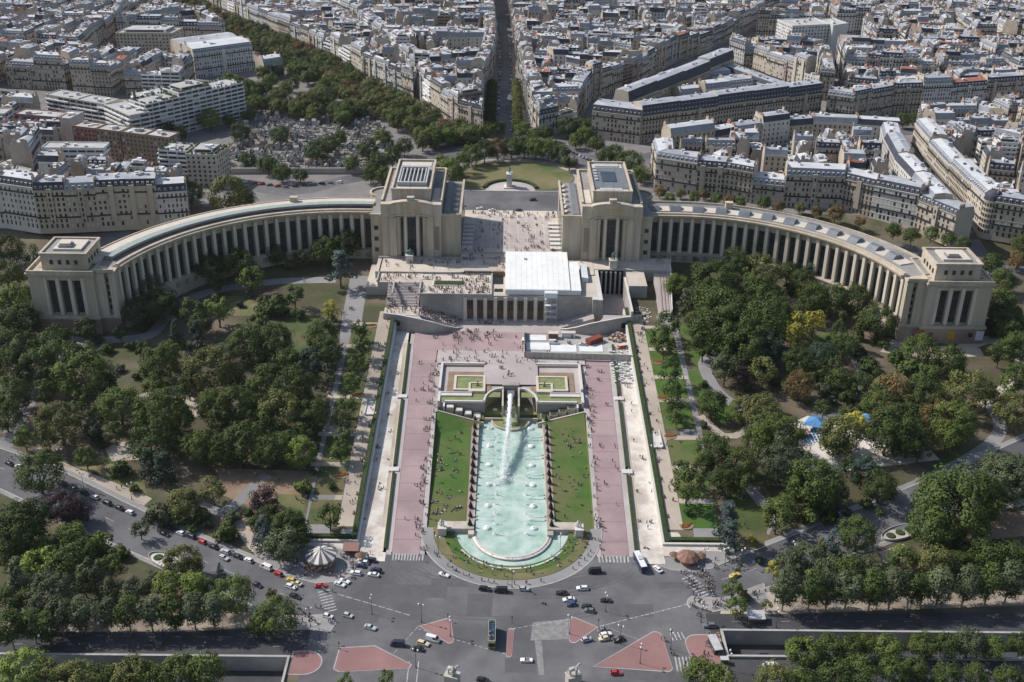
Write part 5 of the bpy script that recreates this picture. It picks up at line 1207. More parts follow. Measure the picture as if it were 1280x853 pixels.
def hbuild(quad, g, r, floors=None, wall=None, mm=None, **kw):
    if wall is None and floors and r.random() < .09 and min(math.dist(quad[0], quad[1]), math.dist(quad[1], quad[2])) > 6:
        B = Bld(); wl = r.choice(("facade_5", "facade_3", "concrete_white", "facade_6", "brown_brick")); modern(B, list(quad), g, floors+r.choice((-1, 0, 1, 2)), r, wl, balc=r.random() < .5, strip=r.random() < .5, setback=r.choice((0, 0, .7))); add(B, quad, "flat-roofed modern block", "building", "modern_building", "modern buildings of the city"); return B
    floors = floors or r.choice((5, 6, 6, 6, 7)); wall = wall or r.choice((WALLC+WALLC+["facade_0", "facade_2", "facade_3"])); mm = mm or r.choice((1, 1, 2, 2, 2))
    B = Bld(); haussmann(B, quad, g, floors, r, wall, mans=mm, **kw); add(B, quad, desc(r, floors, wall, mm)); return B
def split_edge(p, q, r, lo=13, hi=22):
    L = math.dist(p, q); n = max(1, round(L/r.uniform(lo, hi))); ts = [0]+sorted((i+r.uniform(-.16, .16))/n for i in range(1, n))+[1]; return ts
def inset(poly, d):
    k = len(poly); out = []
    for i in range(k):
        a, b, c = poly[i-1], poly[i], poly[(i+1) % k]
        l1, l2 = math.dist(a, b) or 1, math.dist(b, c) or 1; n1 = (-(b[1]-a[1])/l1, (b[0]-a[0])/l1); n2 = (-(c[1]-b[1])/l2, (c[0]-b[0])/l2)
        s = (n1[0]+n2[0], n1[1]+n2[1]); den = 1+n1[0]*n2[0]+n1[1]*n2[1]; den = max(den, .5); out.append((b[0]+s[0]*d/den, b[1]+s[1]*d/den))
    return out
def area(poly): return .5*sum(poly[i-1][0]*poly[i][1]-poly[i][0]*poly[i-1][1] for i in range(len(poly)))
def block(poly, g, r, depth=12.5, floors=None, core=True, lo=13, hi=22):
    poly = ccw(poly); A = area(poly)
    if A < 90: return
    per = sum(math.dist(poly[i-1], poly[i]) for i in range(len(poly)))
    depth = min(depth, A/per*.92); inn = inset(poly, depth)
    base = floors or r.choice((5, 6, 6, 7))
    for i in range(len(poly)):
        p, q, q2, p2 = poly[i], poly[(i+1) % len(poly)], inn[(i+1) % len(poly)], inn[i]
        if math.dist(p, q) < 5: continue
        ts = split_edge(p, q, r, lo, hi)
        for t0, t1 in zip(ts, ts[1:]):
            hbuild((lerp2(p, q, t0), lerp2(p, q, t1), lerp2(p2, q2, t1), lerp2(p2, q2, t0)), g, r, max(3, base+r.choice((-1, 0, 0, 0, 1))))
    if core and area(inn) > 160 and area(inn) > .03*A: lots(inset(inn, 3.5), g, r, 1)
def cut(poly, p, n):
    def side(s):
        out = []
        for i in range(len(poly)):
            a, b = poly[i], poly[(i+1) % len(poly)]; da = s*((a[0]-p[0])*n[0]+(a[1]-p[1])*n[1]); db = s*((b[0]-p[0])*n[0]+(b[1]-p[1])*n[1])
            if da >= 0: out.append(a)
            if da*db < 0: t = da/(da-db); out.append(lerp2(a, b, t))
        return out
    return side(1), side(-1)
def split_poly(poly, amax, r, gap):
    A = area(poly)
    if A < amax or len(poly) < 3: return [poly]
    L, i = max((math.dist(poly[j], poly[(j+1) % len(poly)]), j) for j in range(len(poly))); a, b = poly[i], poly[(i+1) % len(poly)]
    u = ((b[0]-a[0])/L, (b[1]-a[1])/L); cx, cy = sum(p[0] for p in poly)/len(poly), sum(p[1] for p in poly)/len(poly); sh = r.uniform(-.12, .12)*L
    t = r.uniform(-.12, .12); n = (u[0]*math.cos(t)-u[1]*math.sin(t), u[0]*math.sin(t)+u[1]*math.cos(t)); p = (cx+u[0]*sh, cy+u[1]*sh); res = []
    for s, P in zip((1, -1), cut(poly, p, n)):
        if gap: P = cut(P, (p[0]+n[0]*s*gap/2, p[1]+n[1]*s*gap/2), (n[0]*s, n[1]*s))[0] if len(P) >= 3 else P
        if len(P) >= 3 and area(ccw(P)) > 60: res += split_poly(ccw(P), amax, r, gap)
    return res
def quadify(P):
    while len(P) > 4:
        i = min(range(len(P)), key=lambda j: math.dist(P[j-1], P[j])); P = P[:i]+P[i+1:]
    return P
def lots(poly, g, r, fill=.9):
    for P in split_poly(ccw(poly), 230, r, 0):
        P = quadify(P)
        if len(P) != 4 or area(P) < 60: continue
        k = r.random()
        if k < .24:
            if k < .12: COURT.append((sum(p[0] for p in P)/4, sum(p[1] for p in P)/4))
            continue
        P = inset(P, .4 if r.random() < .6 else 1.8); fl = r.choice((1, 2, 3, 4, 5, 5, 6, 6))
        if area(P) < 40: continue
        if fl <= 2:
            B = Bld(); modern(B, P, g, fl+1, r, r.choice(("facade_3", "facade_5", "facade_2")), balc=False, strip=False); add(B, P, "low flat-roofed courtyard building", "building", "courtyard_building", "courtyard buildings of the city")
        else:
            i = 0 if math.dist(P[0], P[1]) > math.dist(P[1], P[2]) else 1; hbuild(tuple(P[i:]+P[:i]), g, r, fl, detail=1)
rc = random.Random(21); GZ = 27.0
# --- hand-laid fronts
def row(pts, depth, r, side=1, **kw):
    """a terrace of buildings whose street fronts follow pts (front to the right-hand side of travel = -normal)"""
    N = normals(pts)
    for i in range(len(pts)-1):
        a, b = pts[i], pts[i+1]; c = (b[0]+N[i+1][0]*depth, b[1]+N[i+1][1]*depth); d = (a[0]+N[i][0]*depth, a[1]+N[i][1]*depth)
        hbuild((a, b, c, d), GZ, r, **{k: (v[i % len(v)] if isinstance(v, list) else v) for k, v in kw.items()})
row([(-372, 640), (-345, 638), (-322, 636), (-300.8, 635), (-277.8, 627), (-260.4, 629), (-243.3, 632), (-226.8, 635), (-209.5, 637), (-193, 641)], 15, rc, floors=[7, 7, 7, 7, 7, 7, 7, 7, 6], wall=["facade_5", "facade_3", "facade_5", "facade_3", "facade_0", "facade_1", "facade_0", "facade_0", "facade_5"], mm=[1, 2, 2, 1, 1, 2, 1, 1, 1], fh=3.4)
def mod(poly, floors, head, **kw): B = Bld(); modern(B, poly, GZ, floors, rc, **kw); add(B, poly, head, "building", "modern_building", "modern buildings of the city"); return B
mod([(-306, 716), (-266, 717), (-266, 729), (-306, 728)], 6, "long white office building with dark ribbon windows", balc=False, fh=3.5, glass_h=1.4)
mod([(-262, 697), (-233, 704), (-235, 716), (-264, 709)], 4, "low white terraced block with roof garden", garden=True)
for x0, wl, bc in ((-303.5, "brick_wall", False), (-285, "brown_brick", False), (-266, "brown_brick", False), (-248, "brown_brick", False)):
    y = 766-(x0+303.5)*.335; mod([(x0, y), (x0+18, y-6.1), (x0+22, y+6), (x0+4, y+12)], 7, "%s flat-roofed block" % ("reddish brick" if wl == "brick_wall" else "brown brick"), wall=wl, balc=bc, strip=False)
mod([(-354, 794), (-321, 786), (-318, 799), (-351, 807)], 7, "pink brick apartment block with white windows", wall="pink_brick", balc=False, strip=False); mod([(-320, 786), (-311, 783), (-307, 801), (-317, 803)], 7, "plain pale side block beside the pink brick one", wall="facade_3", balc=False, sides=())
mod([(-392, 784), (-356, 783), (-356, 797), (-392, 798)], 8, "pale balcony apartment block", wall="facade_3")
mod([(-230, 715), (-211, 712), (-208, 728), (-228, 732)], 7, "white apartment block with stepped balconies beside the cemetery", garden=True); mod([(-210, 706), (-190, 705), (-186, 724), (-207, 727)], 7, "pale corner tower block with planted terraces by the cemetery", wall="facade_2", balc=False, strip=False, setback=.6, garden=True)
for (a, b) in (((-349, 842), (-322, 829)), ((-321.5, 828.8), (-297.3, 817)), ((-297, 816.8), (-270, 788))):
    L = math.dist(a, b); n = (-(b[1]-a[1])/L, (b[0]-a[0])/L); mod([a, b, (b[0]+n[0]*15, b[1]+n[1]*15), (a[0]+n[0]*15, a[1]+n[1]*15)], 7, "cream banded balcony block", wall="facade_3", fh=3.2, glass_h=1.9)
for i, (f, sb) in enumerate(((9, 0), (10, .7), (9, 0))):                 # great white terraced block
    a, b = lerp2((-262, 800), (-206, 866), i/3), lerp2((-262, 800), (-206, 866), (i+1)/3); L = math.dist(a, b); n = (-(b[1]-a[1])/L, (b[0]-a[0])/L); e = .15
    mod([a, b, (b[0]+n[0]*20, b[1]+n[1]*20), (a[0]+n[0]*20, a[1]+n[1]*20)], f, "white staggered-balcony block", setback=sb, garden=True, glass_h=1.8)
mod([(-285, 845), (-276, 820), (-258, 838), (-268, 862)], 8, "white terraced wing with planted roof", garden=True); 
mod([(-356, 1036), (-306, 1038), (-302, 1062), (-352, 1060)], 9, "tall cream apartment slab with brown windows", wall="facade_0", balc=False, strip=False, setback=.75)
B = Bld(); haussmann(B, ((-274, 984), (-230, 1017), (-246, 1040), (-290, 1008)), GZ, 6, rc, "facade_5", top=4); add(B, [(-260, 1010)], "white six-storey corner block facing the tree avenue"); hbuild(((-291, 1009), (-247, 1041), (-262, 1062), (-306, 1030)), GZ, rc, 6, "facade_3")
hbuild(((-214, 984), (-200, 996), (-210, 1008), (-224, 996)), GZ, rc, 4, "facade_4")
def ladder(L, Rr, r, depth=12.5, **kw):
    for i in range(len(L)-1):
        P = [L[i], Rr[i], Rr[i+1], L[i+1]]
        if math.dist(P[0], P[1]) < 4: P = P[1:]
        block(P, GZ, r, depth, **kw)
rb_ = random.Random(33)
ladder([(-81, 924), (-130, 986), (-166, 1053), (-202, 1104), (-257, 1178), (-340, 1300), (-430, 1430)], [(-80.5, 926), (-97, 992), (-122, 1062), (-142, 1106), (-174, 1187), (-255, 1310), (-345, 1440)], rb_, floors=6)
ladder([(-22.5, 819), (-40, 838), (-64, 889), (-76, 928), (-85, 990), (-125, 1101), (-157, 1185), (-240, 1310), (-325, 1440)], [(-21, 821), (-21.5, 850), (-22.5, 895), (-23.5, 935), (-16, 1010), (-13.5, 1101), (-16, 1200), (-22, 1320), (-29, 1450)], rb_)
ladder([(20.5, 824), (15.5, 862), (10.5, 930), (7.5, 1000), (5, 1075), (3, 1140), (.5, 1217), (-3, 1330), (-9, 1450)], [(50, 849), (53, 868), (67, 931), (114, 990), (155, 1070), (198, 1125), (262, 1236), (345, 1345), (425, 1450)], rb_)
# the long slate-roofed building: three ranges round a court
def long_range(a, b, depth, n, floors, mh, walln="facade_1", head="long grey stone range under a two-tier slate roof"):
    L = math.dist(a, b); nn = (-(b[1]-a[1])/L, (b[0]-a[0])/L); B = Bld()
    for i in range(n):
        p, q = lerp2(a, b, i/n), lerp2(a, b, (i+1)/n); haussmann(B, (p, q, (q[0]+nn[0]*depth, q[1]+nn[1]*depth), (p[0]+nn[0]*depth, p[1]+nn[1]*depth)), GZ, floors, rc, walln, mans=1, top=3, mh=mh, chim=False)
    add(B, [lerp2(a, b, .5)], head, "building", "long_building", "long slate-roofed building ranges")
hbuild(((59.5, 823), (94, 809), (104, 826), (68, 842)), GZ, rc, 6, "facade_0", 1); 
long_range((95.5, 810.5), (246, 888), 15, 5, 6, 7.5); long_range((247, 893), (190, 1000), 14, 3, 4, 3.6, "facade_3", head="right-hand range of the slate-roofed triangle"); long_range((183, 1003), (78, 858), 14, 4, 6, 7.5, head="left-hand range of the slate-roofed triangle beside the narrow street")
for q in (((130, 868), (150, 878), (144, 890), (124, 880)), ((165, 885), (190, 897), (184, 909), (159, 897)), ((158, 915), (180, 925), (174, 937), (152, 927)), ((196, 900), (222, 912), (214, 928), (188, 916)), ((180, 932), (202, 942), (194, 958), (172, 948)), ((135, 895), (152, 902), (147, 914), (130, 907)), ((170, 960), (188, 968), (181, 982), (163, 974))): hbuild(q, GZ, rc, 4, "facade_5", 2)
row([(249, 884), (267, 874), (285, 886), (306, 899), (330, 903), (355, 908), (388, 919), (422, 929), (460, 938), (500, 947), (545, 956), (590, 966)], 14, rc, floors=[6, 6, 6, 6, 7, 6, 6, 7, 6, 6, 6], mm=[2, 1, 1, 1, 2, 1, 1, 1, 2, 1, 1])
# front quarter behind the right wing
FP = [(94.5, 741), (94, 711), (119, 699), (137, 695), (152.6, 686), (172, 680.5), (208, 677), (223, 664), (245, 648), (259, 622)]
row(FP, 15, rc, floors=[6, 6, 6, 6, 4, 6, 6, 6, 5], wall=["facade_0", "facade_0", "facade_0", "facade_1", "facade_1", "facade_0", "facade_4", "facade_3", "facade_1"], mm=[2, 2, 1, 1, 2, 2, 1, 1, 1])
row([(263, 640), (263.5, 680), (264, 716), (270, 760), (279, 800)], 13, rc); row([(279, 803), (250, 808), (217, 812), (195, 806), (173, 796), (152, 786), (135, 775), (103, 760)], 12, rc)
lots([(112, 745), (135, 715), (175, 700), (215, 696), (246, 670), (249, 760), (258, 786), (215, 795), (175, 778), (140, 760)], GZ, rc)
# glass-gabled hall in that quarter
o = empty("glass_gabled_hall", (228, 775, GZ), -.12, "low hall with a white glazed gable and olive pitched roof", "building")
b = MB(); b.prism([(-11, -8), (13, -8), (13, 8), (-11, 8)], 0, 15); b.obj("wall", ["facade_3"], o)
b = MB(); b.quadv([(-11.2, -8.3, 15), (13.3, -8.3, 15), (13.3, 0, 20), (-11.2, 0, 20)]); b.quadv([(13.3, 8.3, 15), (-11.2, 8.3, 15), (-11.2, 0, 20), (13.3, 0, 20)]); b.quadv([(13, -8, 15), (13, 8, 15), (13, 0, 20)]); b.obj("roof", ["olive_roof" if "olive_roof" in MATS else mat("olive_roof", (.20, .20, .15), (.25, .25, .19), .3, rough=.8)], o)
b = MB(); b.quadv([(-11.05, 8, 13), (-11.05, -8, 13), (-11.05, -8, 15), (-11.05, 0, 20), (-11.05, 8, 15)]); b.obj("glazed_gable", ["city_glass"], o)
b = MB()
for y in (-7.8, -4, 0, 4, 7.8): b.box((-11.2, y, 12.6), (.3, .5, 7.2-abs(y)*.62))
for z in (12.8, 15, 17): b.box((-11.2, 0, z), (.3, 15.4 if z < 16 else 9, .45))
b.obj("gable_frame", ["concrete_white"], o)
# right-hand street front with its corner turret
GF = [(283, 641), (283.3, 669), (284.3, 708), (287, 757), (290, 798)]
row(GF[::-1], 13, rc, floors=[6, 6, 6, 6], wall=["facade_2", "facade_2", "facade_0", "facade_2"], mm=[2, 2, 2, 2], top=4)
row([(286, 636), (304, 627), (330, 626), (360, 630), (395, 634), (430, 640)], 14, rc, floors=6, wall="facade_0", mm=1)
B = Bld(); B.mb("wall").lathe((287, 641, 24), [(5.2, 0), (5.2, 23.2), (5.6, 23.4), (5.6, 24)], 16, WI["facade_0"]); B.mb("roof").lathe((287, 641, 48), [(5.3, 0), (4.9, 3), (3.4, 5), (1, 6.2), (0, 6.4)], 16, 1)
for i in range(10):
    a = math.pi+i*.33-.3; 
    for f in range(6): B.mb("window").box((287+5.2*math.cos(a), 641+5.2*math.sin(a), 28+f*3.3), (.12, 1.0, 1.9), 0, a)
add(B, [(287, 641)], "round domed corner turret of the right-hand street front", "building", "corner_turret", "corner turret")
lots([(299, 655), (330, 643), (420, 656), (440, 790), (305, 792), (300, 700)], GZ, rc)
# distant quarters, split by streets
rf = random.Random(44)
mod([(262, 1076), (300, 1086), (292, 1116), (254, 1106)], 11, "tall white slab with grid windows", wall="facade_5", balc=False, strip=False); mod([(301, 1080), (318, 1092), (309, 1116), (293, 1108)], 11, "blank white side slab of the tall pair", wall="facade_5", sides=(), balc=False)
mod([(150, 1290), (196, 1306), (188, 1330), (142, 1314)], 9, "white stepped balcony block far back", garden=True); mod([(96, 1262), (130, 1272), (124, 1292), (90, 1282)], 8, "white grid-windowed slab far back", wall="facade_5", balc=False, strip=False)
mod([(133, 1040), (152, 1068), (140, 1080), (119, 1052)], 8, "long dark-banded terrace block", wall="facade_6"); mod([(232, 1000), (256, 1010), (250, 1026), (226, 1016)], 6, "white banded block with open galleries", wall="concrete_white")
EXC = [[(250, 1070), (322, 1078), (315, 1120), (248, 1112)], [(222, 996), (260, 1008), (252, 1030), (222, 1020)], [(-265, 950), (-215, 725), (-80, 730), (-60, 800), (-190, 960)], [(-400, 770), (-225, 700), (-200, 860), (-280, 880), (-400, 860)], [(-362, 1030), (-225, 975), (-210, 1020), (-300, 1070), (-355, 1066)]]
def zone(poly, amax=3600, gap=11):
    for P in split_poly(ccw(poly), amax, rf, gap):
        cx, cy = sum(p[0] for p in P)/len(P), sum(p[1] for p in P)/len(P)
        if any(inpoly(x, y, e) for e in EXC for x, y in list(P)+[(cx, cy)]): continue
        if scale_at((cx, cy, 40)) and abs(at_px(cx, cy)) > 760: continue
        block(P, GZ, rf, 12)
def at_px(x, y):
    d = Vector((x, y, 45))-CPOS; return FPX*d.dot(CR)/d.dot(CF)
zone([(-560, 870), (-362, 862), (-268, 880), (-272, 975), (-365, 1028), (-370, 1072), (-300, 1078), (-275, 1110), (-390, 1270), (-520, 1460), (-760, 1460), (-760, 1000)])
zone([(256, 940), (300, 925), (420, 950), (610, 985), (640, 1200), (640, 1470), (445, 1450), (360, 1335), (275, 1222), (212, 1110), (200, 1050)])
zone([(440, 660), (560, 700), (560, 920), (440, 890), (310, 850), (300, 815)]); zone([(-560, 660), (-400, 660), (-400, 770), (-400, 850), (-560, 850)])
lots([(-395, 810), (-352, 812), (-352, 838), (-395, 850)], GZ, rc); lots([(-372, 662), (-310, 660), (-311, 708), (-322, 772), (-372, 770)], GZ, rc); lots([(-400, 665), (-374, 665), (-374, 775), (-400, 775)], GZ, rc); lots([(-345, 738), (-312, 736), (-312, 776), (-345, 780)], GZ, rc); lots([(-300, 662), (-200, 660), (-205, 696), (-300, 705)], GZ, rc)

# --- the 300 that show largest become things of their own, the rest one mass
def show(rec): return scale_at((rec[1], rec[2], 45)) if abs(at_px(rec[1], rec[2])) < 665 else 0
BUILT.sort(key=lambda rec: -show(rec)); rest = Bld(); nsep = 0; LIM = {}
for B, cx, cy, head, cat, name, group in BUILT:
    LIM[name] = LIM.get(name, 0)+1
    if LIM[name] <= 290 and show((B, cx, cy)) > 0:
        root = None
        for n in Bld.ORDER:
            if n not in B.p or not B.p[n].f: continue
            mb_ = B.p[n]
            used = sorted(set(mb_.m)); mp = {u: i for i, u in enumerate(used)}; mb_.m = [mp[u] for u in mb_.m]
            mb_.v = [(x-cx, y-cy, z-GZ) for x, y, z in mb_.v]
            if root is None: root = mb_.obj(name, [PARTM[n][u] for u in used], None, (cx, cy, GZ))
            else:
                o = mb_.obj(n, [PARTM[n][u] for u in used], root)
                if n in ("window", "dormer", "chimney", "balcony", "rooftop_clutter", "roof_garden"): o["kind"] = "stuff"
        later(root, head, cat, group)
    else:
        for n, m_ in B.p.items():
            d = rest.mb(n); k = len(d.v); d.v += m_.v; d.f += [tuple(i+k for i in f) for f in m_.f]; d.m += m_.m
root = None
for n in Bld.ORDER:
    if n in rest.p:
        o = rest.p[n].obj("distant_buildings" if root is None else n, PARTM[n], root, kind="stuff"); root = root or o
tag(root, "dense distant mass of zinc-roofed city buildings up to the top edge", "city")
# ================================================================= trees
def leafmat(name, a, b, c):
    k = 1.18; a, b, c = [tuple(v*k for v in q) for q in (a, b, c)]
    m = mat(name, a, b, .55, rough=.75, spec=.25, c3=c, scale3=.16, lo=.38, hi=.62, per_obj=.24)
    return m
leafmat("leaf_dark", (.042, .066, .013), (.066, .090, .020), (.030, .050, .012)); leafmat("leaf_mid", (.064, .092, .016), (.096, .124, .026), (.044, .068, .014)); leafmat("leaf_light", (.12, .165, .03), (.16, .20, .045), (.085, .125, .024))
leafmat("leaf_yellow", (.27, .25, .035), (.34, .29, .05), (.19, .19, .03)); leafmat("leaf_olive", (.088, .098, .028), (.125, .12, .036), (.062, .076, .022)); leafmat("leaf_rust", (.12, .078, .03), (.16, .10, .038), (.075, .07, .025))
leafmat("leaf_conifer", (.024, .045, .026), (.036, .06, .034), (.018, .034, .022)); leafmat("leaf_blue", (.06, .085, .078), (.085, .11, .10), (.045, .066, .062)); leafmat("leaf_purple", (.032, .018, .022), (.05, .03, .035), (.022, .014, .016)); leafmat("leaf_grey", (.060, .078, .036), (.098, .112, .056), (.045, .06, .028))
mat("bark", (.11, .085, .06), (.16, .125, .09), 1.5, rough=.95); mat("bark_pale", (.26, .22, .165), (.34, .29, .23), 1.2, rough=.95)
def crown_mesh(kind, seed):
    r = random.Random(seed); mb = MB(); lobes = []
    if kind == "broad":
        for _ in range(36):
            t = r.uniform(0, 6.283); u = r.uniform(-.75, 1); q = math.sqrt(max(0, 1-u*u)); lobes.append((.74*q*math.cos(t)*r.uniform(.8, 1.1), .74*q*math.sin(t)*r.uniform(.8, 1.1), .82+.66*u*r.uniform(.85, 1.1), r.uniform(.24, .38)))
        n, ls = 84, .060
    elif kind == "big":
        for _ in range(78):
            t = r.uniform(0, 6.283); u = r.uniform(-.75, 1); q = math.sqrt(max(0, 1-u*u)); e = r.uniform(.78, 1.12); lobes.append((.8*q*math.cos(t)*e, .8*q*math.sin(t)*e, .82+.7*u*r.uniform(.8, 1.12), r.uniform(.15, .27)))
        n, ls = 78, .040
    elif kind == "clipped":
        for _ in range(30):
            t = r.uniform(0, 6.283); u = r.uniform(-1, 1); q = math.sqrt(max(0, 1-u*u)); lobes.append((.62*q*math.cos(t), .62*q*math.sin(t), 1.2+.92*u, r.uniform(.3, .42)))
        n, ls = 84, .072
    elif kind == "loose":
        for _ in range(20):
            t = r.uniform(0, 6.283); u = r.uniform(-.7, 1); q = math.sqrt(max(0, 1-u*u)); lobes.append((.7*q*math.cos(t)*r.uniform(.6, 1.15), .7*q*math.sin(t)*r.uniform(.6, 1.15), .95+.8*u*r.uniform(.7, 1.1), r.uniform(.2, .32)))
        n, ls = 58, .075
    elif kind == "conifer":
        for k in range(9):
            z = .1+k*.29; rr_ = (1-k/9.6)*.85
            for _ in range(max(2, int(7*rr_+1))): t = r.uniform(0, 6.283); lobes.append((rr_*.72*math.cos(t), rr_*.72*math.sin(t), z+r.uniform(-.08, .08), .16+.2*rr_))
        n, ls = 46, .075
    elif kind == "cedar":
        for k in range(6):
            z = .35+k*.3; rr_ = (1-k/7)*.95
            for _ in range(6): t = r.uniform(0, 6.283); q = r.uniform(.3, 1); lobes.append((rr_*.8*q*math.cos(t), rr_*.8*q*math.sin(t), z, .26))
        n, ls = 46, .07
    else:
        for _ in range(14): t = r.uniform(0, 6.283); q = r.uniform(.1, .65); lobes.append((q*math.cos(t), q*math.sin(t), r.uniform(.25, .75), r.uniform(.25, .4)))
        n, ls = 60, .11
    CZ = {"broad": .6, "big": .6, "clipped": 1.1, "loose": .8, "conifer": .9, "cedar": .8, "bush": .2}[kind]
    for (x, y, z, R_) in lobes:
        for _ in range(n):
            d = Vector((r.gauss(0, 1), r.gauss(0, 1), r.gauss(.25, 1))).normalized(); p = Vector((x, y, z))+d*R_*r.uniform(.72, 1.08)
            if kind == "cedar": p.z = z+(p.z-z)*.4
            nn = (d*.8+(p-Vector((0, 0, CZ)))*.5+Vector((r.gauss(0, .3), r.gauss(0, .3), r.gauss(.1, .3)))).normalized(); u = nn.orthogonal().normalized(); a = r.uniform(0, 6.283); u, v = u*math.cos(a)+nn.cross(u)*math.sin(a), nn.cross(u)*math.cos(a)-u*math.sin(a); s = ls*r.uniform(.6, 1.25)
            mb.quadv([p+u*s, p+v*s*.62, p-u*s, p-v*s*.62])
    return mb
def trunk_mesh(kind, seed):
    r = random.Random(seed); mb = MB(); th = {"broad": .30, "clipped": .62, "loose": .42, "conifer": .2, "cedar": .5, "bush": .1, "big": .28}[kind]; top = {"broad": .95, "clipped": 1.6, "loose": 1.1, "conifer": 2.2, "cedar": 1.6, "bush": .4, "big": .95}[kind]
    mb.tube((0, 0, -.15), (r.uniform(-.03, .03), r.uniform(-.03, .03), th), .065, .048, 7); mb.tube((0, 0, th), (r.uniform(-.08, .08), 0, th+top*.6), .048, .02, 6)
    for k in range(5):
        a = k*1.257+r.uniform(-.3, .3); mb.tube((0, 0, th*.9+.06*k), (.45*math.cos(a), .45*math.sin(a), th+.35+.12*k), .032, .012, 5)
    return mb, th
TREES = {}
KH = {"broad": 1.75, "clipped": 2.5, "loose": 2.1, "conifer": 2.6, "cedar": 1.9, "bush": 1.0}
for kind, nv in (("broad", 6), ("clipped", 4), ("loose", 4), ("conifer", 3), ("cedar", 2), ("bush", 3), ("big", 3)):
    L = []
    for i in range(nv):
        tm, th = trunk_mesh(kind, i); cm = crown_mesh(kind, 100+i*7+len(kind)); L.append((cm, tm.mesh("trunk", ["bark_pale" if kind == "clipped" else "bark"]), th))
    TREES[kind] = L
CACHE = {}
def crown_data(kind, v, leaf):
    if (kind, v, leaf) not in CACHE: CACHE[(kind, v, leaf)] = TREES[kind][v][0].mesh("crown", [leaf])
    return CACHE[(kind, v, leaf)]
rt = random.Random(8)
LEAFWORD = {"leaf_dark": "dark green", "leaf_mid": "green", "leaf_light": "bright light-green", "leaf_yellow": "golden yellow", "leaf_olive": "olive green", "leaf_rust": "rusty brown", "leaf_conifer": "very dark green", "leaf_blue": "blue-grey", "leaf_purple": "dark purple", "leaf_grey": "grey-green"}
KINDN = {"broad": ("garden_tree", "round tree"), "clipped": ("plane_tree", "clipped plane"), "loose": ("loose_tree", "open-crowned tree"), "conifer": ("conifer_tree", "pointed conifer"), "cedar": ("cedar_tree", "tiered cedar"), "bush": ("shrub", "shrub")}
NTREE = [0]
def tree_w(x, y, z, rad, kind, leaf, hs=1.0, grp=None):
    nm, word = KINDN[kind]
    if z == 27.01: nm, word = "courtyard_tree", "courtyard tree"
    if z == 27 and kind == "broad": nm, word, grp = "street_tree", "street tree", grp or "trees of the round place"
    if kind == "broad" and rad > 7.6: kind = "big"
    v = rt.randrange(len(TREES[kind])); o = empty(nm, (x, y, z), rt.uniform(0, 6.28)); o.scale = (rad, rad*rt.uniform(.92, 1.08), rad*hs)
    c = link("crown", crown_data(kind, v, leaf), o); c.location = (0, 0, TREES[kind][v][2]*.75); link("trunk", TREES[kind][v][1], o)
    later(o, LEAFWORD[leaf]+" "+word, "tree" if kind != "bush" else "shrub", grp or ("trees of the gardens" if kind != "bush" else "shrubs"), x, y); NTREE[0] += 1
    return o
def tree(px, py, wpx, kind="broad", leaf="leaf_dark", hs=1.0, zg=None):
    z = 5
    for _ in range(10):
        p = at(px, py, z); s = scale_at(p); rad = wpx*.585/s; g = T(p.x, p.y) if zg is None else zg; z = g+rad*hs*KH[kind]*.62
    p = at(px, py, z); tree_w(p.x, p.y, (T(p.x, p.y) if zg is None else zg), rad, kind, leaf, hs)
D, Mi, Li, Ye, Ol, Ru, Co, Bl, Pu, Gr = "leaf_dark", "leaf_mid", "leaf_light", "leaf_yellow", "leaf_olive", "leaf_rust", "leaf_conifer", "leaf_blue", "leaf_purple", "leaf_grey"
B_, C_, L_, N_, E_, S_ = "broad", "clipped", "loose", "conifer", "cedar", "bush"
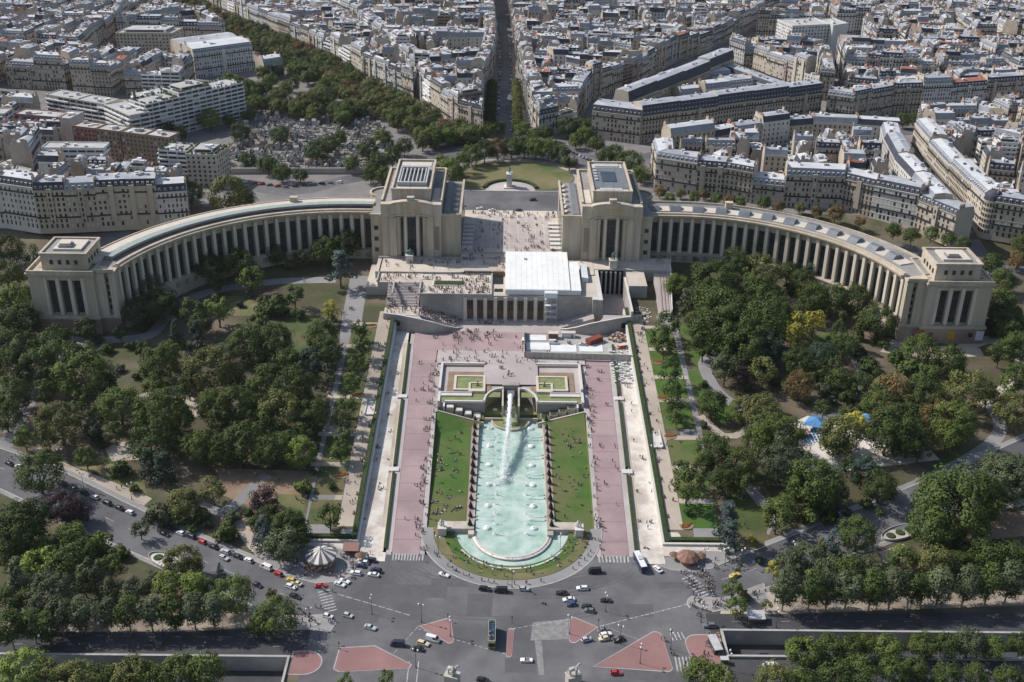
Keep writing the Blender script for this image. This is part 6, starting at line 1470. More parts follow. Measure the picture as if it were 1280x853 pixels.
LEFT = [(41, 322, 30, L_, D), (10, 312, 40, B_, D), (8, 342, 40, B_, D), (20, 380, 52, B_, Mi), (27, 400, 44, B_, D), (6, 410, 40, B_, D), (18, 437, 56, B_, D), (72, 420, 30, B_, D), (107, 412, 28, L_, D),
 (178, 358, 46, B_, Gr), (172, 388, 38, B_, Gr), (202, 380, 44, B_, D), (244, 325, 15, N_, Co), (262, 333, 36, B_, D), (298, 328, 40, B_, D), (270, 353, 24, L_, D), (314, 346, 34, L_, Mi), (311, 362, 12, N_, Bl),
 (238, 390, 34, L_, D), (272, 385, 36, L_, Li), (245, 420, 34, N_, Co), (220, 412, 24, N_, Co), (132, 435, 18, S_, D), (161, 432, 14, S_, D), (198, 452, 46, B_, Mi), (212, 440, 30, B_, Mi), (262, 462, 60, B_, Ol), (75, 450, 55, B_, D), (100, 464, 62, B_, Mi), (48, 458, 48, B_, D),
 (12, 458, 45, B_, D), (15, 492, 46, B_, D), (55, 490, 34, L_, D), (6, 518, 40, B_, D), (75, 527, 54, B_, Ol), (150, 505, 50, B_, Mi), (200, 514, 64, B_, Mi), (222, 522, 40, B_, Mi), (188, 552, 52, B_, D), (143, 540, 26, L_, D), (115, 540, 26, B_, Co), (107, 570, 28, L_, Mi), (150, 585, 30, S_, D), (205, 590, 42, E_, Co), (185, 576, 30, N_, Co), (122, 545, 22, S_, D),
 (252, 556, 46, B_, Mi), (275, 562, 42, B_, D), (305, 552, 52, B_, D), (265, 505, 42, B_, Mi), (295, 507, 52, B_, D), (322, 512, 44, B_, D), (228, 628, 36, B_, Ol), (200, 642, 40, S_, Gr), (265, 612, 32, L_, Ol), (168, 610, 15, S_, D), (48, 588, 56, B_, Mi), (78, 634, 44, B_, Pu), (95, 640, 34, B_, Pu), (25, 650, 60, B_, D), (252, 642, 26, S_, D), (225, 645, 30, S_, Ol),
 (308, 428, 46, B_, D), (342, 424, 44, B_, D), (402, 418, 40, B_, D), (390, 452, 38, L_, Co), (408, 438, 38, B_, D), (365, 482, 52, B_, D), (350, 512, 52, B_, Ol), (392, 517, 42, B_, D), (360, 452, 32, B_, D), (335, 470, 32, B_, D), (368, 368, 28, L_, D), (342, 380, 38, S_, D), (414, 386, 24, L_, Ye), (416, 398, 16, L_, Mi), (425, 337, 38, E_, Bl), (290, 470, 34, B_, D), (320, 445, 30, B_, D), (285, 440, 26, B_, Gr), (330, 385, 26, S_, D), (372, 392, 20, S_, D), (250, 405, 28, B_, D),
 (450, 412, 26, L_, D), (452, 432, 28, L_, D), (447, 455, 30, L_, D), (440, 478, 26, L_, Mi), (435, 505, 28, L_, D), (432, 525, 26, L_, D), (428, 545, 24, L_, D), (425, 565, 24, L_, D), (405, 312, 36, B_, D), (430, 302, 38, B_, D), (445, 290, 24, B_, Mi), (418, 292, 28, B_, D), (345, 318, 24, B_, D), (376, 322, 22, L_, D), (362, 330, 16, S_, Mi),
 (375, 564, 40, B_, Li), (355, 557, 42, B_, D), (335, 560, 44, B_, D), (378, 608, 26, S_, Mi), (330, 624, 34, B_, Pu), (335, 646, 30, B_, D), (328, 662, 34, N_, Bl), (362, 656, 42, B_, D), (355, 680, 42, B_, Gr), (370, 668, 36, B_, D), (282, 664, 34, S_, Mi), (290, 645, 24, S_, Gr), (412, 642, 34, L_, D), (425, 562, 26, L_, D), (415, 607, 13, S_, D), (318, 652, 24, S_, D),
 (19, 660, 60, B_, D), (88, 670, 36, B_, Mi), (122, 677, 38, S_, Mi), (138, 708, 36, L_, Mi), (50, 702, 40, B_, Li), (22, 718, 42, N_, Gr), (84, 702, 42, B_, D), (115, 714, 38, L_, Gr), (175, 660, 24, L_, D), (228, 702, 46, B_, Ol), (240, 708, 26, B_, D), (275, 710, 13, N_, Bl), (60, 685, 30, B_, D), (105, 690, 34, B_, D), (6, 690, 40, B_, D), (150, 690, 26, S_, Mi), (338, 742, 16, S_, Ru), (190, 722, 22, S_, Gr),
 (62, 742, 58, B_, Gr), (75, 770, 34, C_, Gr), (103, 768, 34, C_, Gr), (131, 768, 34, C_, Gr), (160, 768, 34, C_, D), (187, 766, 34, C_, Gr), (216, 766, 34, C_, D), (241, 764, 34, C_, Gr), (266, 764, 34, C_, Gr), (169, 738, 36, B_, Gr), (209, 732, 36, B_, Li), (242, 731, 34, B_, Li), (291, 742, 50, B_, Mi), (347, 768, 50, B_, Mi), (322, 780, 26, B_, D), (6, 756, 42, B_, D), (12, 787, 36, C_, D), (40, 782, 32, C_, D), (58, 785, 30, C_, D),
 (28, 838, 58, B_, Li), (62, 846, 42, B_, Ol), (95, 848, 50, B_, Ol), (125, 850, 40, B_, Mi), (162, 842, 46, B_, Ol), (188, 846, 36, B_, Mi), (225, 840, 46, B_, Mi), (258, 838, 46, B_, Mi), (483, 846, 22, L_, Mi), (432, 852, 22, L_, Mi), (150, 852, 34, B_, D)]
RIGHT = [(846, 355, 30, B_, Mi), (858, 382, 34, E_, Gr), (895, 350, 54, B_, D), (920, 330, 42, B_, D), (950, 338, 44, B_, Ol), (955, 305, 42, B_, D), (925, 298, 26, L_, Mi), (1020, 335, 34, B_, Co), (948, 362, 46, B_, D), (978, 372, 22, N_, Ol), (900, 385, 62, B_, D), (890, 412, 56, B_, D), (920, 407, 62, B_, D), (950, 407, 62, B_, D), (972, 390, 42, B_, D), (930, 432, 52, B_, D), (957, 432, 46, B_, Co),
 (1000, 408, 34, L_, Ye), (1018, 402, 30, L_, Ye), (990, 420, 22, L_, Ye), (1018, 372, 42, B_, D), (1040, 372, 42, B_, D), (1062, 345, 36, B_, D), (1067, 372, 42, B_, D), (1050, 408, 32, N_, D), (1055, 430, 36, B_, D), (1098, 400, 42, B_, D), (1090, 365, 26, N_, D), (1028, 442, 36, B_, Co), (998, 452, 38, B_, D), (907, 460, 36, L_, Gr), (925, 468, 26, B_, Pu), (955, 462, 36, L_, Ol), (998, 480, 38, B_, Ru), (935, 482, 18, S_, D), (1050, 474, 30, B_, D), (1075, 480, 30, B_, D), (968, 475, 22, S_, D),
 (835, 405, 32, L_, D), (824, 420, 28, L_, D), (830, 432, 26, L_, D), (838, 465, 28, L_, D), (840, 485, 26, L_, D), (842, 505, 26, L_, D), (846, 522, 20, L_, D), (880, 365, 30, B_, D), (905, 365, 30, B_, D), (875, 340, 24, B_, D), (1002, 350, 30, B_, D), (985, 340, 26, B_, D),
 (1150, 435, 42, B_, D), (1185, 448, 42, B_, D), (1108, 472, 20, S_, D), (1140, 462, 42, S_, D), (1115, 490, 48, B_, Ru), (1100, 500, 42, B_, D), (1155, 492, 48, B_, D), (1142, 507, 36, B_, Mi), (1210, 488, 56, B_, Ol), (1235, 492, 32, L_, D), (1268, 512, 48, B_, Ol), (1192, 527, 54, B_, Mi), (1175, 520, 44, B_, Ru), (1185, 542, 46, B_, Mi), (1122, 532, 62, B_, D), (1110, 542, 52, B_, D), (1137, 547, 48, B_, D), (1052, 542, 50, B_, Ol), (1044, 552, 34, B_, D), (1070, 525, 26, L_, Ye), (1108, 515, 32, B_, Ru),
 (1085, 455, 30, S_, D), (1120, 445, 26, S_, D), (1060, 495, 24, S_, D), (1030, 485, 26, S_, Gr), (1082, 505, 24, S_, D), (1015, 470, 24, S_, D), (1075, 440, 22, S_, Co), (1255, 395, 42, B_, D), (1268, 410, 42, B_, D), (1272, 432, 38, B_, D), (1240, 330, 28, B_, D), (1255, 350, 32, B_, D), (1250, 375, 36, B_, D), (1240, 400, 22, N_, D), (1272, 465, 26, B_, D), (1273, 325, 24, B_, Ru), (1276, 305, 22, B_, Mi),
 (890, 504, 34, B_, D), (930, 512, 36, B_, Ol), (952, 514, 46, B_, Ol), (892, 562, 46, B_, D), (925, 577, 44, B_, D), (975, 577, 48, B_, Gr), (970, 542, 60, B_, Mi), (950, 550, 42, B_, Mi), (1018, 602, 62, B_, D), (1027, 617, 44, B_, D), (860, 607, 40, L_, D), (857, 590, 32, L_, D), (908, 652, 44, E_, Bl), (912, 672, 36, E_, Bl), (972, 642, 42, L_, Mi), (982, 630, 30, L_, Mi), (1012, 642, 32, S_, D), (1038, 644, 28, S_, D), (1072, 667, 46, B_, D), (1042, 674, 26, N_, Bl), (1027, 680, 15, N_, Ol), (1100, 607, 42, B_, D), (1078, 587, 38, L_, Co), (1083, 629, 20, S_, D), (940, 673, 11, S_, Ye), (905, 600, 36, B_, D), (880, 580, 24, B_, D),
 (1197, 626, 92, B_, D), (1167, 654, 60, B_, D), (1219, 620, 62, B_, D), (1204, 672, 26, N_, Mi), (1258, 602, 62, B_, Gr), (1248, 584, 46, B_, Gr), (1213, 688, 22, L_, Li), (1272, 590, 50, B_, Gr), (1180, 668, 34, B_, D),
 (981, 737, 38, C_, Gr), (1014, 737, 38, C_, D), (1036, 738, 34, C_, Gr), (1060, 737, 38, C_, Gr), (1090, 737, 38, C_, D), (1116, 736, 38, C_, Gr), (1139, 736, 36, C_, D), (1175, 734, 38, C_, Gr), (1208, 732, 38, C_, Gr), (1237, 730, 38, C_, D), (1262, 728, 38, C_, Gr), (1155, 735, 30, C_, D), (1034, 711, 36, B_, Gr), (1129, 698, 36, B_, Mi), (1168, 702, 42, B_, Ol), (1234, 692, 42, B_, D), (1263, 695, 42, B_, D), (968, 712, 22, L_, Ye), (988, 705, 42, B_, Gr), (1008, 698, 40, B_, Gr), (1060, 712, 40, B_, D), (1090, 712, 36, B_, Gr), (1195, 705, 34, B_, D),
 (916, 735, 28, L_, Mi), (921, 757, 28, L_, Mi), (958, 756, 15, L_, Mi), (930, 745, 20, S_, Ol), (1004, 813, 40, B_, Mi), (1037, 810, 34, B_, D), (1063, 810, 32, B_, Mi), (1083, 806, 28, B_, Mi), (1112, 810, 36, B_, Mi), (1155, 806, 36, B_, Mi), (1185, 806, 32, B_, D), (1212, 802, 38, B_, Gr), (1242, 810, 32, B_, Mi), (1277, 803, 32, B_, D),
 (876, 842, 42, B_, Mi), (1044, 844, 42, B_, D), (1076, 840, 42, B_, D), (1119, 839, 36, B_, D), (1145, 836, 32, B_, D), (1185, 845, 36, B_, D), (1220, 845, 32, B_, D), (900, 852, 40, B_, Mi), (970, 850, 50, B_, Ol), (1000, 852, 40, B_, Mi), (1262, 848, 34, B_, D)]
FILL = [(40, 512, 34, L_, D), (60, 548, 26, L_, D), (30, 545, 30, L_, Mi), (20, 560, 20, S_, D), (130, 480, 30, L_, D), (120, 520, 26, L_, D), (170, 470, 34, L_, D), (190, 482, 30, L_, Mi), (235, 480, 32, L_, D), (250, 535, 30, L_, D), (320, 485, 34, L_, D), (335, 530, 34, L_, D), (350, 535, 30, L_, D), (385, 480, 26, L_, D), (325, 405, 30, L_, D), (300, 402, 26, L_, Gr), (150, 415, 20, L_, D), (60, 428, 30, L_, D), (40, 435, 34, L_, D), (110, 440, 30, L_, D), (178, 435, 24, L_, D), (160, 530, 30, L_, D), (225, 560, 26, L_, D), (100, 500, 30, L_, D), (65, 500, 26, L_, D), (275, 520, 34, L_, D), (380, 500, 28, L_, D), (375, 450, 24, L_, D), (378, 540, 28, L_, D), (300, 570, 26, L_, D), (110, 655, 26, L_, D), (45, 675, 34, L_, D), (0, 670, 36, L_, D), (160, 700, 24, L_, D), (105, 730, 30, L_, D), (140, 735, 30, L_, Gr), (10, 735, 34, L_, D), (30, 750, 30, L_, D), (265, 735, 26, L_, D),
 (985, 455, 26, L_, D), (1020, 465, 26, L_, D), (1040, 455, 28, L_, D), (1075, 460, 26, L_, D), (1095, 475, 26, L_, D), (1060, 515, 24, L_, D), (1085, 490, 24, L_, D), (880, 430, 34, L_, D), (870, 400, 28, L_, D), (985, 380, 30, L_, D), (1005, 385, 28, L_, D), (1080, 405, 28, L_, D), (1045, 430, 26, L_, D), (960, 380, 34, L_, D), (1165, 470, 30, L_, D), (1135, 478, 26, L_, D), (1150, 560, 30, L_, D), (1060, 580, 26, L_, D), (950, 590, 30, L_, D), (1000, 575, 30, L_, D), (1050, 615, 30, L_, D), (1060, 640, 24, L_, D), (995, 620, 26, L_, D), (930, 605, 28, L_, D), (1095, 580, 30, L_, D), (1240, 620, 40, L_, D), (1160, 625, 40, L_, D), (1260, 560, 26, L_, D), (1250, 440, 30, L_, D), (1265, 480, 30, L_, D), (985, 500, 22, L_, D), (960, 500, 22, L_, D), (1030, 510, 22, L_, D)]
for t in LEFT+RIGHT+[f for i, f in enumerate(FILL) if i % 3]: tree(*t)
FAR = [(565, 212, 30, B_, Mi), (552, 205, 26, B_, Ol), (575, 203, 26, B_, Mi), (590, 193, 26, B_, Mi), (605, 188, 26, B_, D), (622, 185, 26, B_, Ru), (640, 183, 26, B_, D), (655, 183, 26, B_, D), (670, 184, 28, B_, Mi), (686, 186, 28, B_, Mi), (700, 190, 24, B_, D), (712, 202, 20, B_, D), (576, 167, 22, B_, Mi), (590, 168, 22, B_, Mi), (606, 164, 22, B_, Mi), (622, 160, 20, B_, Mi), (654, 163, 22, B_, Mi), (668, 170, 20, B_, Mi), (682, 166, 18, B_, Mi), (560, 168, 20, B_, Mi),
 (710, 158, 26, B_, D), (720, 176, 18, B_, Mi), (733, 168, 22, B_, Mi), (746, 180, 20, B_, Mi), (757, 196, 22, B_, D), (788, 202, 32, B_, D), (802, 217, 22, B_, Mi), (770, 190, 20, B_, D), (726, 158, 22, B_, D), (740, 158, 20, B_, D), (470, 205, 28, B_, D), (490, 195, 26, B_, D), (463, 217, 22, B_, D), (478, 218, 22, B_, Mi), (285, 242, 48, B_, Ol), (306, 248, 26, B_, D), (240, 240, 28, B_, D), (228, 228, 20, B_, D), (505, 182, 22, B_, D), (528, 176, 22, B_, Ol), (545, 172, 22, B_, D),
 (825, 240, 15, B_, Ru), (838, 247, 13, B_, Mi), (851, 242, 13, B_, Ol), (868, 246, 14, B_, Mi), (880, 243, 13, B_, Ru), (895, 248, 13, B_, Mi), (911, 250, 15, B_, Ru), (926, 252, 14, B_, Mi), (955, 253, 17, B_, D), (973, 258, 14, B_, Ru), (1000, 260, 13, B_, Ol), (1021, 264, 14, B_, Ru), (1045, 266, 20, B_, Ru), (1075, 276, 14, B_, Ru), (1118, 287, 19, B_, D), (1140, 294, 20, B_, D), (1165, 292, 18, B_, Mi), (1186, 299, 18, B_, D), (1204, 304, 18, B_, D),
 (300, 165, 24, B_, D), (350, 168, 24, B_, D), (395, 188, 28, B_, D), (412, 180, 24, B_, D), (425, 172, 18, B_, D), (460, 185, 26, B_, D), (478, 172, 22, B_, Mi), (262, 148, 26, B_, Li), (286, 150, 16, B_, Mi), (310, 143, 18, B_, D), (335, 205, 24, B_, D), (352, 215, 22, B_, Mi), (310, 200, 20, B_, D), (375, 218, 18, B_, D), (440, 205, 20, B_, D), (205, 160, 22, B_, D), (225, 165, 18, B_, D), (1045, 148, 18, B_, Mi), (855, 165, 14, B_, Mi), (1130, 150, 18, B_, D), (1142, 148, 14, B_, Mi), (735, 62, 16, B_, D), (750, 70, 16, B_, D), (1058, 85, 14, B_, D), (1030, 82, 12, B_, D)]
for t in FAR: tree(*t, zg=27)
# rows: the tree-lined avenue, the cemetery groves, the axial avenue
LINE = smooth_line([(-40, 800), (-101, 890), (-170, 1008), (-238, 1108), (-330, 1233), (-390, 1320)], 14); NL = normals(LINE)
for i, (p, n) in enumerate(zip(LINE, NL)):
    for off in (-17, -6, 5, 16):
        if rt.random() < .1: continue
        x, y = p[0]+n[0]*off+rt.uniform(-1.5, 1.5), p[1]+n[1]*off+rt.uniform(-1.5, 1.5); tree_w(x, y, 27, rt.uniform(6, 8), B_, rt.choice((Mi, Mi, Ol, Ol, Ru, D, Ol)), 1.0, "trees of the tree-lined avenue")
gr_ = [(-252, 958), (-222, 945), (-143, 905), (-108, 868), (-120, 842), (-150, 852), (-205, 872), (-232, 905)]
k = 0
while k < 50:
    x, y = rt.uniform(-255, -100), rt.uniform(838, 960)
    if inpoly(x, y, gr_): tree_w(x, y, 27, rt.uniform(6.2, 8.2), B_, rt.choice((D, Mi, Mi, Ol)), 1.0, "cemetery grove trees"); k += 1
ga = [(-250, 955), (-215, 975), (-192, 1012), (-165, 985), (-120, 915), (-150, 905), (-205, 945)]; k = 0
while k < 24:
    x, y = rt.uniform(-250, -120), rt.uniform(905, 1012)
    if inpoly(x, y, ga): tree_w(x, y, 27, rt.uniform(5.5, 7.5), B_, rt.choice((D, Mi, Mi, Ol)), 1.0, "cemetery grove trees"); k += 1
for s in (-1, 1):
    for i in range(16):
        y = 836+i*8.2; tree_w(-5+s*(9.6 if s > 0 else 11), y, 27, 4.6, B_, D if s < 0 else Ol, 1.15, "trees of the axial avenue")
# low hedges and ground shrubs of the gardens
gb = [(60, 565, 10), (90, 430, 14), (122, 425, 18), (180, 410, 12), (230, 430, 14), (300, 380, 12), (150, 460, 14), (170, 470, 12), (180, 462, 16), (135, 470, 14), (310, 480, 14), (240, 470, 12), (392, 590, 12), (395, 560, 10), (310, 640, 14), (260, 655, 14), (240, 660, 16), (215, 652, 14), (128, 555, 16), (860, 640, 14), (880, 480, 14), (1010, 500, 16), (1040, 500, 18), (1090, 520, 16), (1160, 470, 16), (1200, 460, 18), (1130, 480, 14), (1075, 420, 16), (1105, 430, 16), (1000, 640, 16), (1060, 640, 14), (1100, 640, 12), (950, 700, 14), (1040, 700, 16), (880, 530, 12), (1010, 380, 22), (990, 360, 22), (1030, 355, 20), (870, 320, 18), (900, 318, 16), (1060, 385, 18), (1080, 388, 16), (1110, 415, 14), (1095, 425, 12)]
for x, y, w_ in gb: tree(x, y, w_, S_, rt.choice((D, D, Mi, Co, Gr)))

rt2 = random.Random(3); rt2.shuffle(COURT)
for x, y in [c for c in COURT if abs(at_px(*c)) < 660][:46]:
    tree_w(x, y, 27.01, rt2.uniform(3.5, 6), B_, rt2.choice((D, Mi, Ol)), 1.2, "trees in the city courtyards")
# ================================================================= vehicles
def paint(name, c, rough=.3): m = mat(name, c, rough=rough, spec=.5); m.node_tree.nodes["Principled BSDF"].inputs["Coat Weight"].default_value = .5
for n, c in (("white", (.72, .72, .71)), ("black", (.018, .018, .02)), ("silver", (.46, .47, .49)), ("grey", (.14, .145, .155)), ("blue", (.035, .06, .13)), ("red", (.42, .03, .035)), ("yellow", (.62, .42, .06)), ("cream", (.62, .55, .36)), ("navy", (.02, .028, .05)), ("bus", (.16, .17, .03))): paint("paint_"+n, c)
mat("car_glass", (.012, .015, .018), rough=.1, spec=.6); mat("tyre", (.02, .02, .02), rough=.9); mat("rim", (.45, .45, .46), rough=.4); mat("headlight", (.75, .76, .75), rough=.2); mat("taillight", (.35, .02, .02), rough=.3); mat("seat_leather", (.12, .09, .07), rough=.8); mat("blue_seat", (.04, .16, .30), rough=.8)
def loft(mb, secs, mi=0, cap=True):
    """secs: list of rings with the same count of points"""
    n = len(mb.v); k = len(secs[0])
    for s in secs: mb.v += [tuple(p) for p in s]
    for i in range(len(secs)-1):
        for j in range(k):
            a, b = n+i*k+j, n+i*k+(j+1) % k; mb.f.append((a, b, b+k, a+k)); mb.m.append(mi)
    if cap: mb.f.append(tuple(range(n+k-1, n-1, -1))); mb.m.append(mi); mb.f.append(tuple(range(n+(len(secs)-1)*k, n+len(secs)*k))); mb.m.append(mi)
def ring_x(x, hw, z0, z1, tw): return [(x, -hw, z0), (x, hw, z0), (x, hw*1.0, (z0+z1)/2), (x, tw, z1), (x, -tw, z1), (x, -hw, (z0+z1)/2)]
CARS = {}
CARDEF = {  # profile: x, top of the lower body ; cabin: x0(front base), x1(front top), x2(rear top), x3(rear base), roof z
 "hatchback": dict(L=3.95, W=1.74, hood=.92, belt=.98, cab=(-.95, -.25, 1.35, 1.85), top=1.5, tail=.95), "saloon": dict(L=4.6, W=1.82, hood=.9, belt=.95, cab=(-1.0, -.25, 1.05, 1.75), top=1.46, tail=1.0),
 "estate": dict(L=4.6, W=1.82, hood=.92, belt=.98, cab=(-1.0, -.3, 1.75, 2.15), top=1.5, tail=1.0), "suv": dict(L=4.6, W=1.9, hood=1.08, belt=1.12, cab=(-1.05, -.4, 1.75, 2.15), top=1.72, tail=1.1),
 "van": dict(L=5.2, W=2.0, hood=1.15, belt=1.25, cab=(-2.0, -1.3, 2.45, 2.55), top=2.25, tail=1.25), "convertible": dict(L=4.3, W=1.8, hood=.86, belt=.9, cab=(-.6, -.2, -.05, .1), top=1.28, tail=.9)}
def car_proto(kind, color):
    d = CARDEF[kind]; L, W = d["L"], d["W"]; h = W/2; b = MB()
    xs = [(-L/2, .45, .62), (-L/2+.12, .32, d["hood"]-.12), (-L/2+.7, .28, d["hood"]-.02), (d["cab"][0], .26, d["belt"]-.02), (0, .26, d["belt"]), (d["cab"][3]-.1, .28, d["tail"]), (L/2-.14, .34, d["tail"]-.06), (L/2, .48, .8)]
    loft(b, [ring_x(x, h*(.82 if i in (0, 7) else .96 if i in (1, 6) else 1), z0, z1, h*(.76 if i in (0, 7) else .9)) for i, (x, z0, z1) in enumerate(xs)])
    body = [b]; c0, c1, c2, c3 = d["cab"]; zb, zt = d["belt"]-.04, d["top"]
    g = MB(); 
    if kind != "convertible":
        hb, ht = h*.9, h*.74; lo = [(c0, -hb), (c3, -hb), (c3, hb), (c0, hb)]; hi = [(c1, -ht), (c2, -ht), (c2, ht), (c1, ht)]
        g.frustum(lo, hi, zb, zt-.06, 0, top=False)
        b.frustum([(c1-.02, -ht-.02), (c2+.02, -ht-.02), (c2+.02, ht+.02), (c1-.02, ht+.02)], [(c1+.12, -ht+.1), (c2-.1, -ht+.1), (c2-.1, ht-.1), (c1+.12, ht-.1)], zt-.07, zt)
        for s in (-1, 1):                                            # pillars in body colour
            for (xa, xb) in ((c0, c1), ((c0+c3)/2-.1, (c1+c2)/2), (c3, c2)):
                b.tube((xa, s*(hb+.012), zb), (xb, s*(ht+.012), zt-.05), .05, .045, 4, 0, False)
            if kind == "van": b.quadv([(-.3, s*(h*.91), zb), (c3, s*(h*.91), zb), (c2, s*(ht+.03), zt-.06), (-.2, s*(ht+.03), zt-.06)])
    else:
        g.quadv([(c0, -h*.8, zb), (c0, h*.8, zb), (c1, h*.68, zt), (c1, -h*.68, zt)])
    body_me = b.mesh("body", ["paint_"+color]); glass = g.mesh("windows", ["car_glass"])
    return dict(body=body_me, glass=glass, d=d)
wb = MB(); wb.tube((0, -.11, 0), (0, .11, 0), .33, .33, 12); WHEEL = wb.mesh("wheel", ["tyre"]); wb = MB(); wb.tube((0, -.12, 0), (0, .12, 0), .2, .2, 8); RIM = wb.mesh("rim", ["rim"])
wb = MB(); wb.box((0, 0, 0), (.1, .36, .16)); HL = wb.mesh("headlight", ["headlight"]); wb = MB(); wb.box((0, 0, 0), (.08, .34, .18)); TL = wb.mesh("taillight", ["taillight"]); wb = MB(); wb.box((0, 0, 0), (.18, .12, .14)); MIR = wb.mesh("mirror", ["tyre"]); wb = MB(); wb.box((0, 0, 0), (.04, .5, .12)); PLATE = wb.mesh("number_plate", ["headlight"])
def car(x, y, heading, kind="hatchback", color="grey", name="parked_car", grp=None, label=None, z=None):
    """heading: direction the bonnet points, degrees from +X"""
    if (kind, color) not in CARS: CARS[(kind, color)] = car_proto(kind, color)
    P = CARS[(kind, color)]; d = P["d"]; L, W = d["L"], d["W"]
    o = empty(name, (x, y, (T(x, y) if z is None else z)+.06), math.radians(heading+180))
    link("body", P["body"], o); link("windows", P["glass"], o)
    for sx in (-L*.31, L*.31):
        for sy in (-1, 1): w_ = link("wheel", WHEEL, o, (sx, sy*(W/2-.1), .33)); link("rim", RIM, w_)
    for sy in (-1, 1): link("headlight", HL, o, (-L/2+.07, sy*W*.34, .6)); link("taillight", TL, o, (L/2-.03, sy*W*.34, .72)); link("mirror", MIR, o, (d["cab"][0]+.25, sy*(W/2+.05), d["belt"]-.02))
    link("number_plate", PLATE, o, (L/2+.0, 0, .5))
    if kind == "convertible":
        for sy in (-1, 1): b = MB(); b.box((.35, sy*.4, .78), (.55, .5, .2)); b.box((.62, sy*.4, .85), (.16, .5, .5)); b.obj("seat", ["seat_leather"], o)
    if label: tag(o, label, "van" if kind == "van" else "car", grp)
    else: later(o, "%s %s" % (color, kind), "van" if kind == "van" else "car", grp)
    return o
def car_px(px, py, heading, *a, **k): p = G(px, py); return car(p.x, p.y, heading, *a, **k)
rv = random.Random(17)
def along(line, i):
    a, b = line[max(0, i-1)], line[min(len(line)-1, i+1)]; return math.degrees(math.atan2(b[1]-a[1], b[0]-a[0]))
# kerbside row on the left avenue
row_px = [(12, 581, "black", "saloon"), (24, 585, "white", "hatchback"), (34, 588, "navy", "saloon"), (78, 606, "black", "suv"), (92, 612, "grey", "hatchback"), (105, 617, "black", "estate"), (119, 623, "white", "hatchback"), (134, 630, "black", "suv"), (149, 636, "black", "saloon"), (163, 642, "white", "hatchback"), (184, 651, "navy", "suv"), (198, 656, "silver", "hatchback"), (212, 661, "black", "estate"), (226, 668, "white", "hatchback"), (239, 672, "navy", "suv"), (253, 679, "red", "hatchback"), (267, 685, "black", "saloon"), (282, 691, "silver", "estate"), (297, 697, "navy", "saloon"), (311, 702, "white", "hatchback")]
for px, py, c, k in row_px: car_px(px, py, 150, k, c, "parked_car", "cars parked along the left avenue")
car_px(333, 711, 150, "van", "white", "parked_van", None, "white delivery van parked last in the left avenue's row"); car_px(348, 719, 150, "hatchback", "red", "parked_car", None, "dark red hatchback beside the white delivery van"); car_px(206, 669, -30, "saloon", "black", "car", "cars driving on the left avenue"); car_px(280, 699, -30, "estate", "silver", "car", "cars driving on the left avenue"); car_px(322, 733, -30, "hatchback", "navy", "car", "cars driving on the left avenue")
# cars round the carousel and on the square
SQ = [(364, 727, 155, "hatchback", "yellow"), (371, 731, 155, "saloon", "cream"), (364, 735, -25, "estate", "white"), (369, 747, -25, "saloon", "black"), (401, 734, 10, "saloon", "red"), (425, 732, -25, "saloon", "white"), (431, 728, -25, "convertible", "white"), (445, 718, 165, "estate", "white"), (467, 720, 165, "saloon", "white"), (470, 715, 165, "suv", "navy"), (451, 709, 170, "hatchback", "blue"), (455, 705, 170, "hatchback", "white"), (463, 702, 170, "suv", "navy"),
      (410, 772, -22, "hatchback", "white"), (435, 771, -22, "hatchback", "silver"), (463, 786, -22, "saloon", "silver"), (497, 807, 175, "van", "navy"), (522, 813, 170, "saloon", "black"), (529, 806, -20, "estate", "cream"), (541, 801, -20, "van", "white"), (555, 720, -25, "convertible", "white"), (606, 738, -10, "suv", "black"), (626, 740, 178, "van", "black"), (655, 738, -5, "hatchback", "silver"), (658, 827, 178, "convertible", "white"), (604, 852, -15, "saloon", "black"),
      (743, 716, 185, "van", "black"), (728, 737, 182, "estate", "white"), (702, 743, 175, "saloon", "black"), (711, 751, 190, "saloon", "white"), (714, 757, 190, "hatchback", "blue"), (733, 760, 170, "hatchback", "black"), (737, 765, 165, "hatchback", "grey"), (755, 800, 195, "hatchback", "cream"), (757, 795, 20, "estate", "white"), (773, 801, 200, "saloon", "black"), (733, 801, 20, "hatchback", "silver"), (754, 789, 20, "saloon", "grey"), (822, 713, 120, "saloon", "white"), (770, 843, 2, "hatchback", "red"), (757, 752, 175, "convertible", "black"),
      (887, 784, 182, "suv", "grey"), (918, 721, 28, "saloon", "yellow")]
for px, py, hd, k, c in SQ: car_px(px, py, hd, k, c, "car", "cars on the square")
for px, py, hd, c in ((952, 818, 178, "black"), (975, 820, 178, "navy")): p = at(px, py, -5.6); car(p.x, 307.5 if c == "black" else 306, hd, "suv", c, "car", "cars in the underpass", None, -5.62)
p = G(965, 845); car(p.x, 296.5, 178, "van", "white", "car", None, "white van on the lower quay road under the trees"); p = G(1222, 826); car(p.x, 295, 178, "saloon", "grey", "car", None, "grey saloon at the right on the lower quay road")
for px, py, c, k in ((600, 262, "white", "estate"), (615, 264, "white", "saloon"), (648, 264, "black", "saloon"), (666, 251, "black", "suv"), (577, 258, "grey", "suv")): p = at(px, py, 27); car(p.x, p.y, rv.choice((0, 180)), k, c, "car", "cars on the road behind the palace", None, 27)
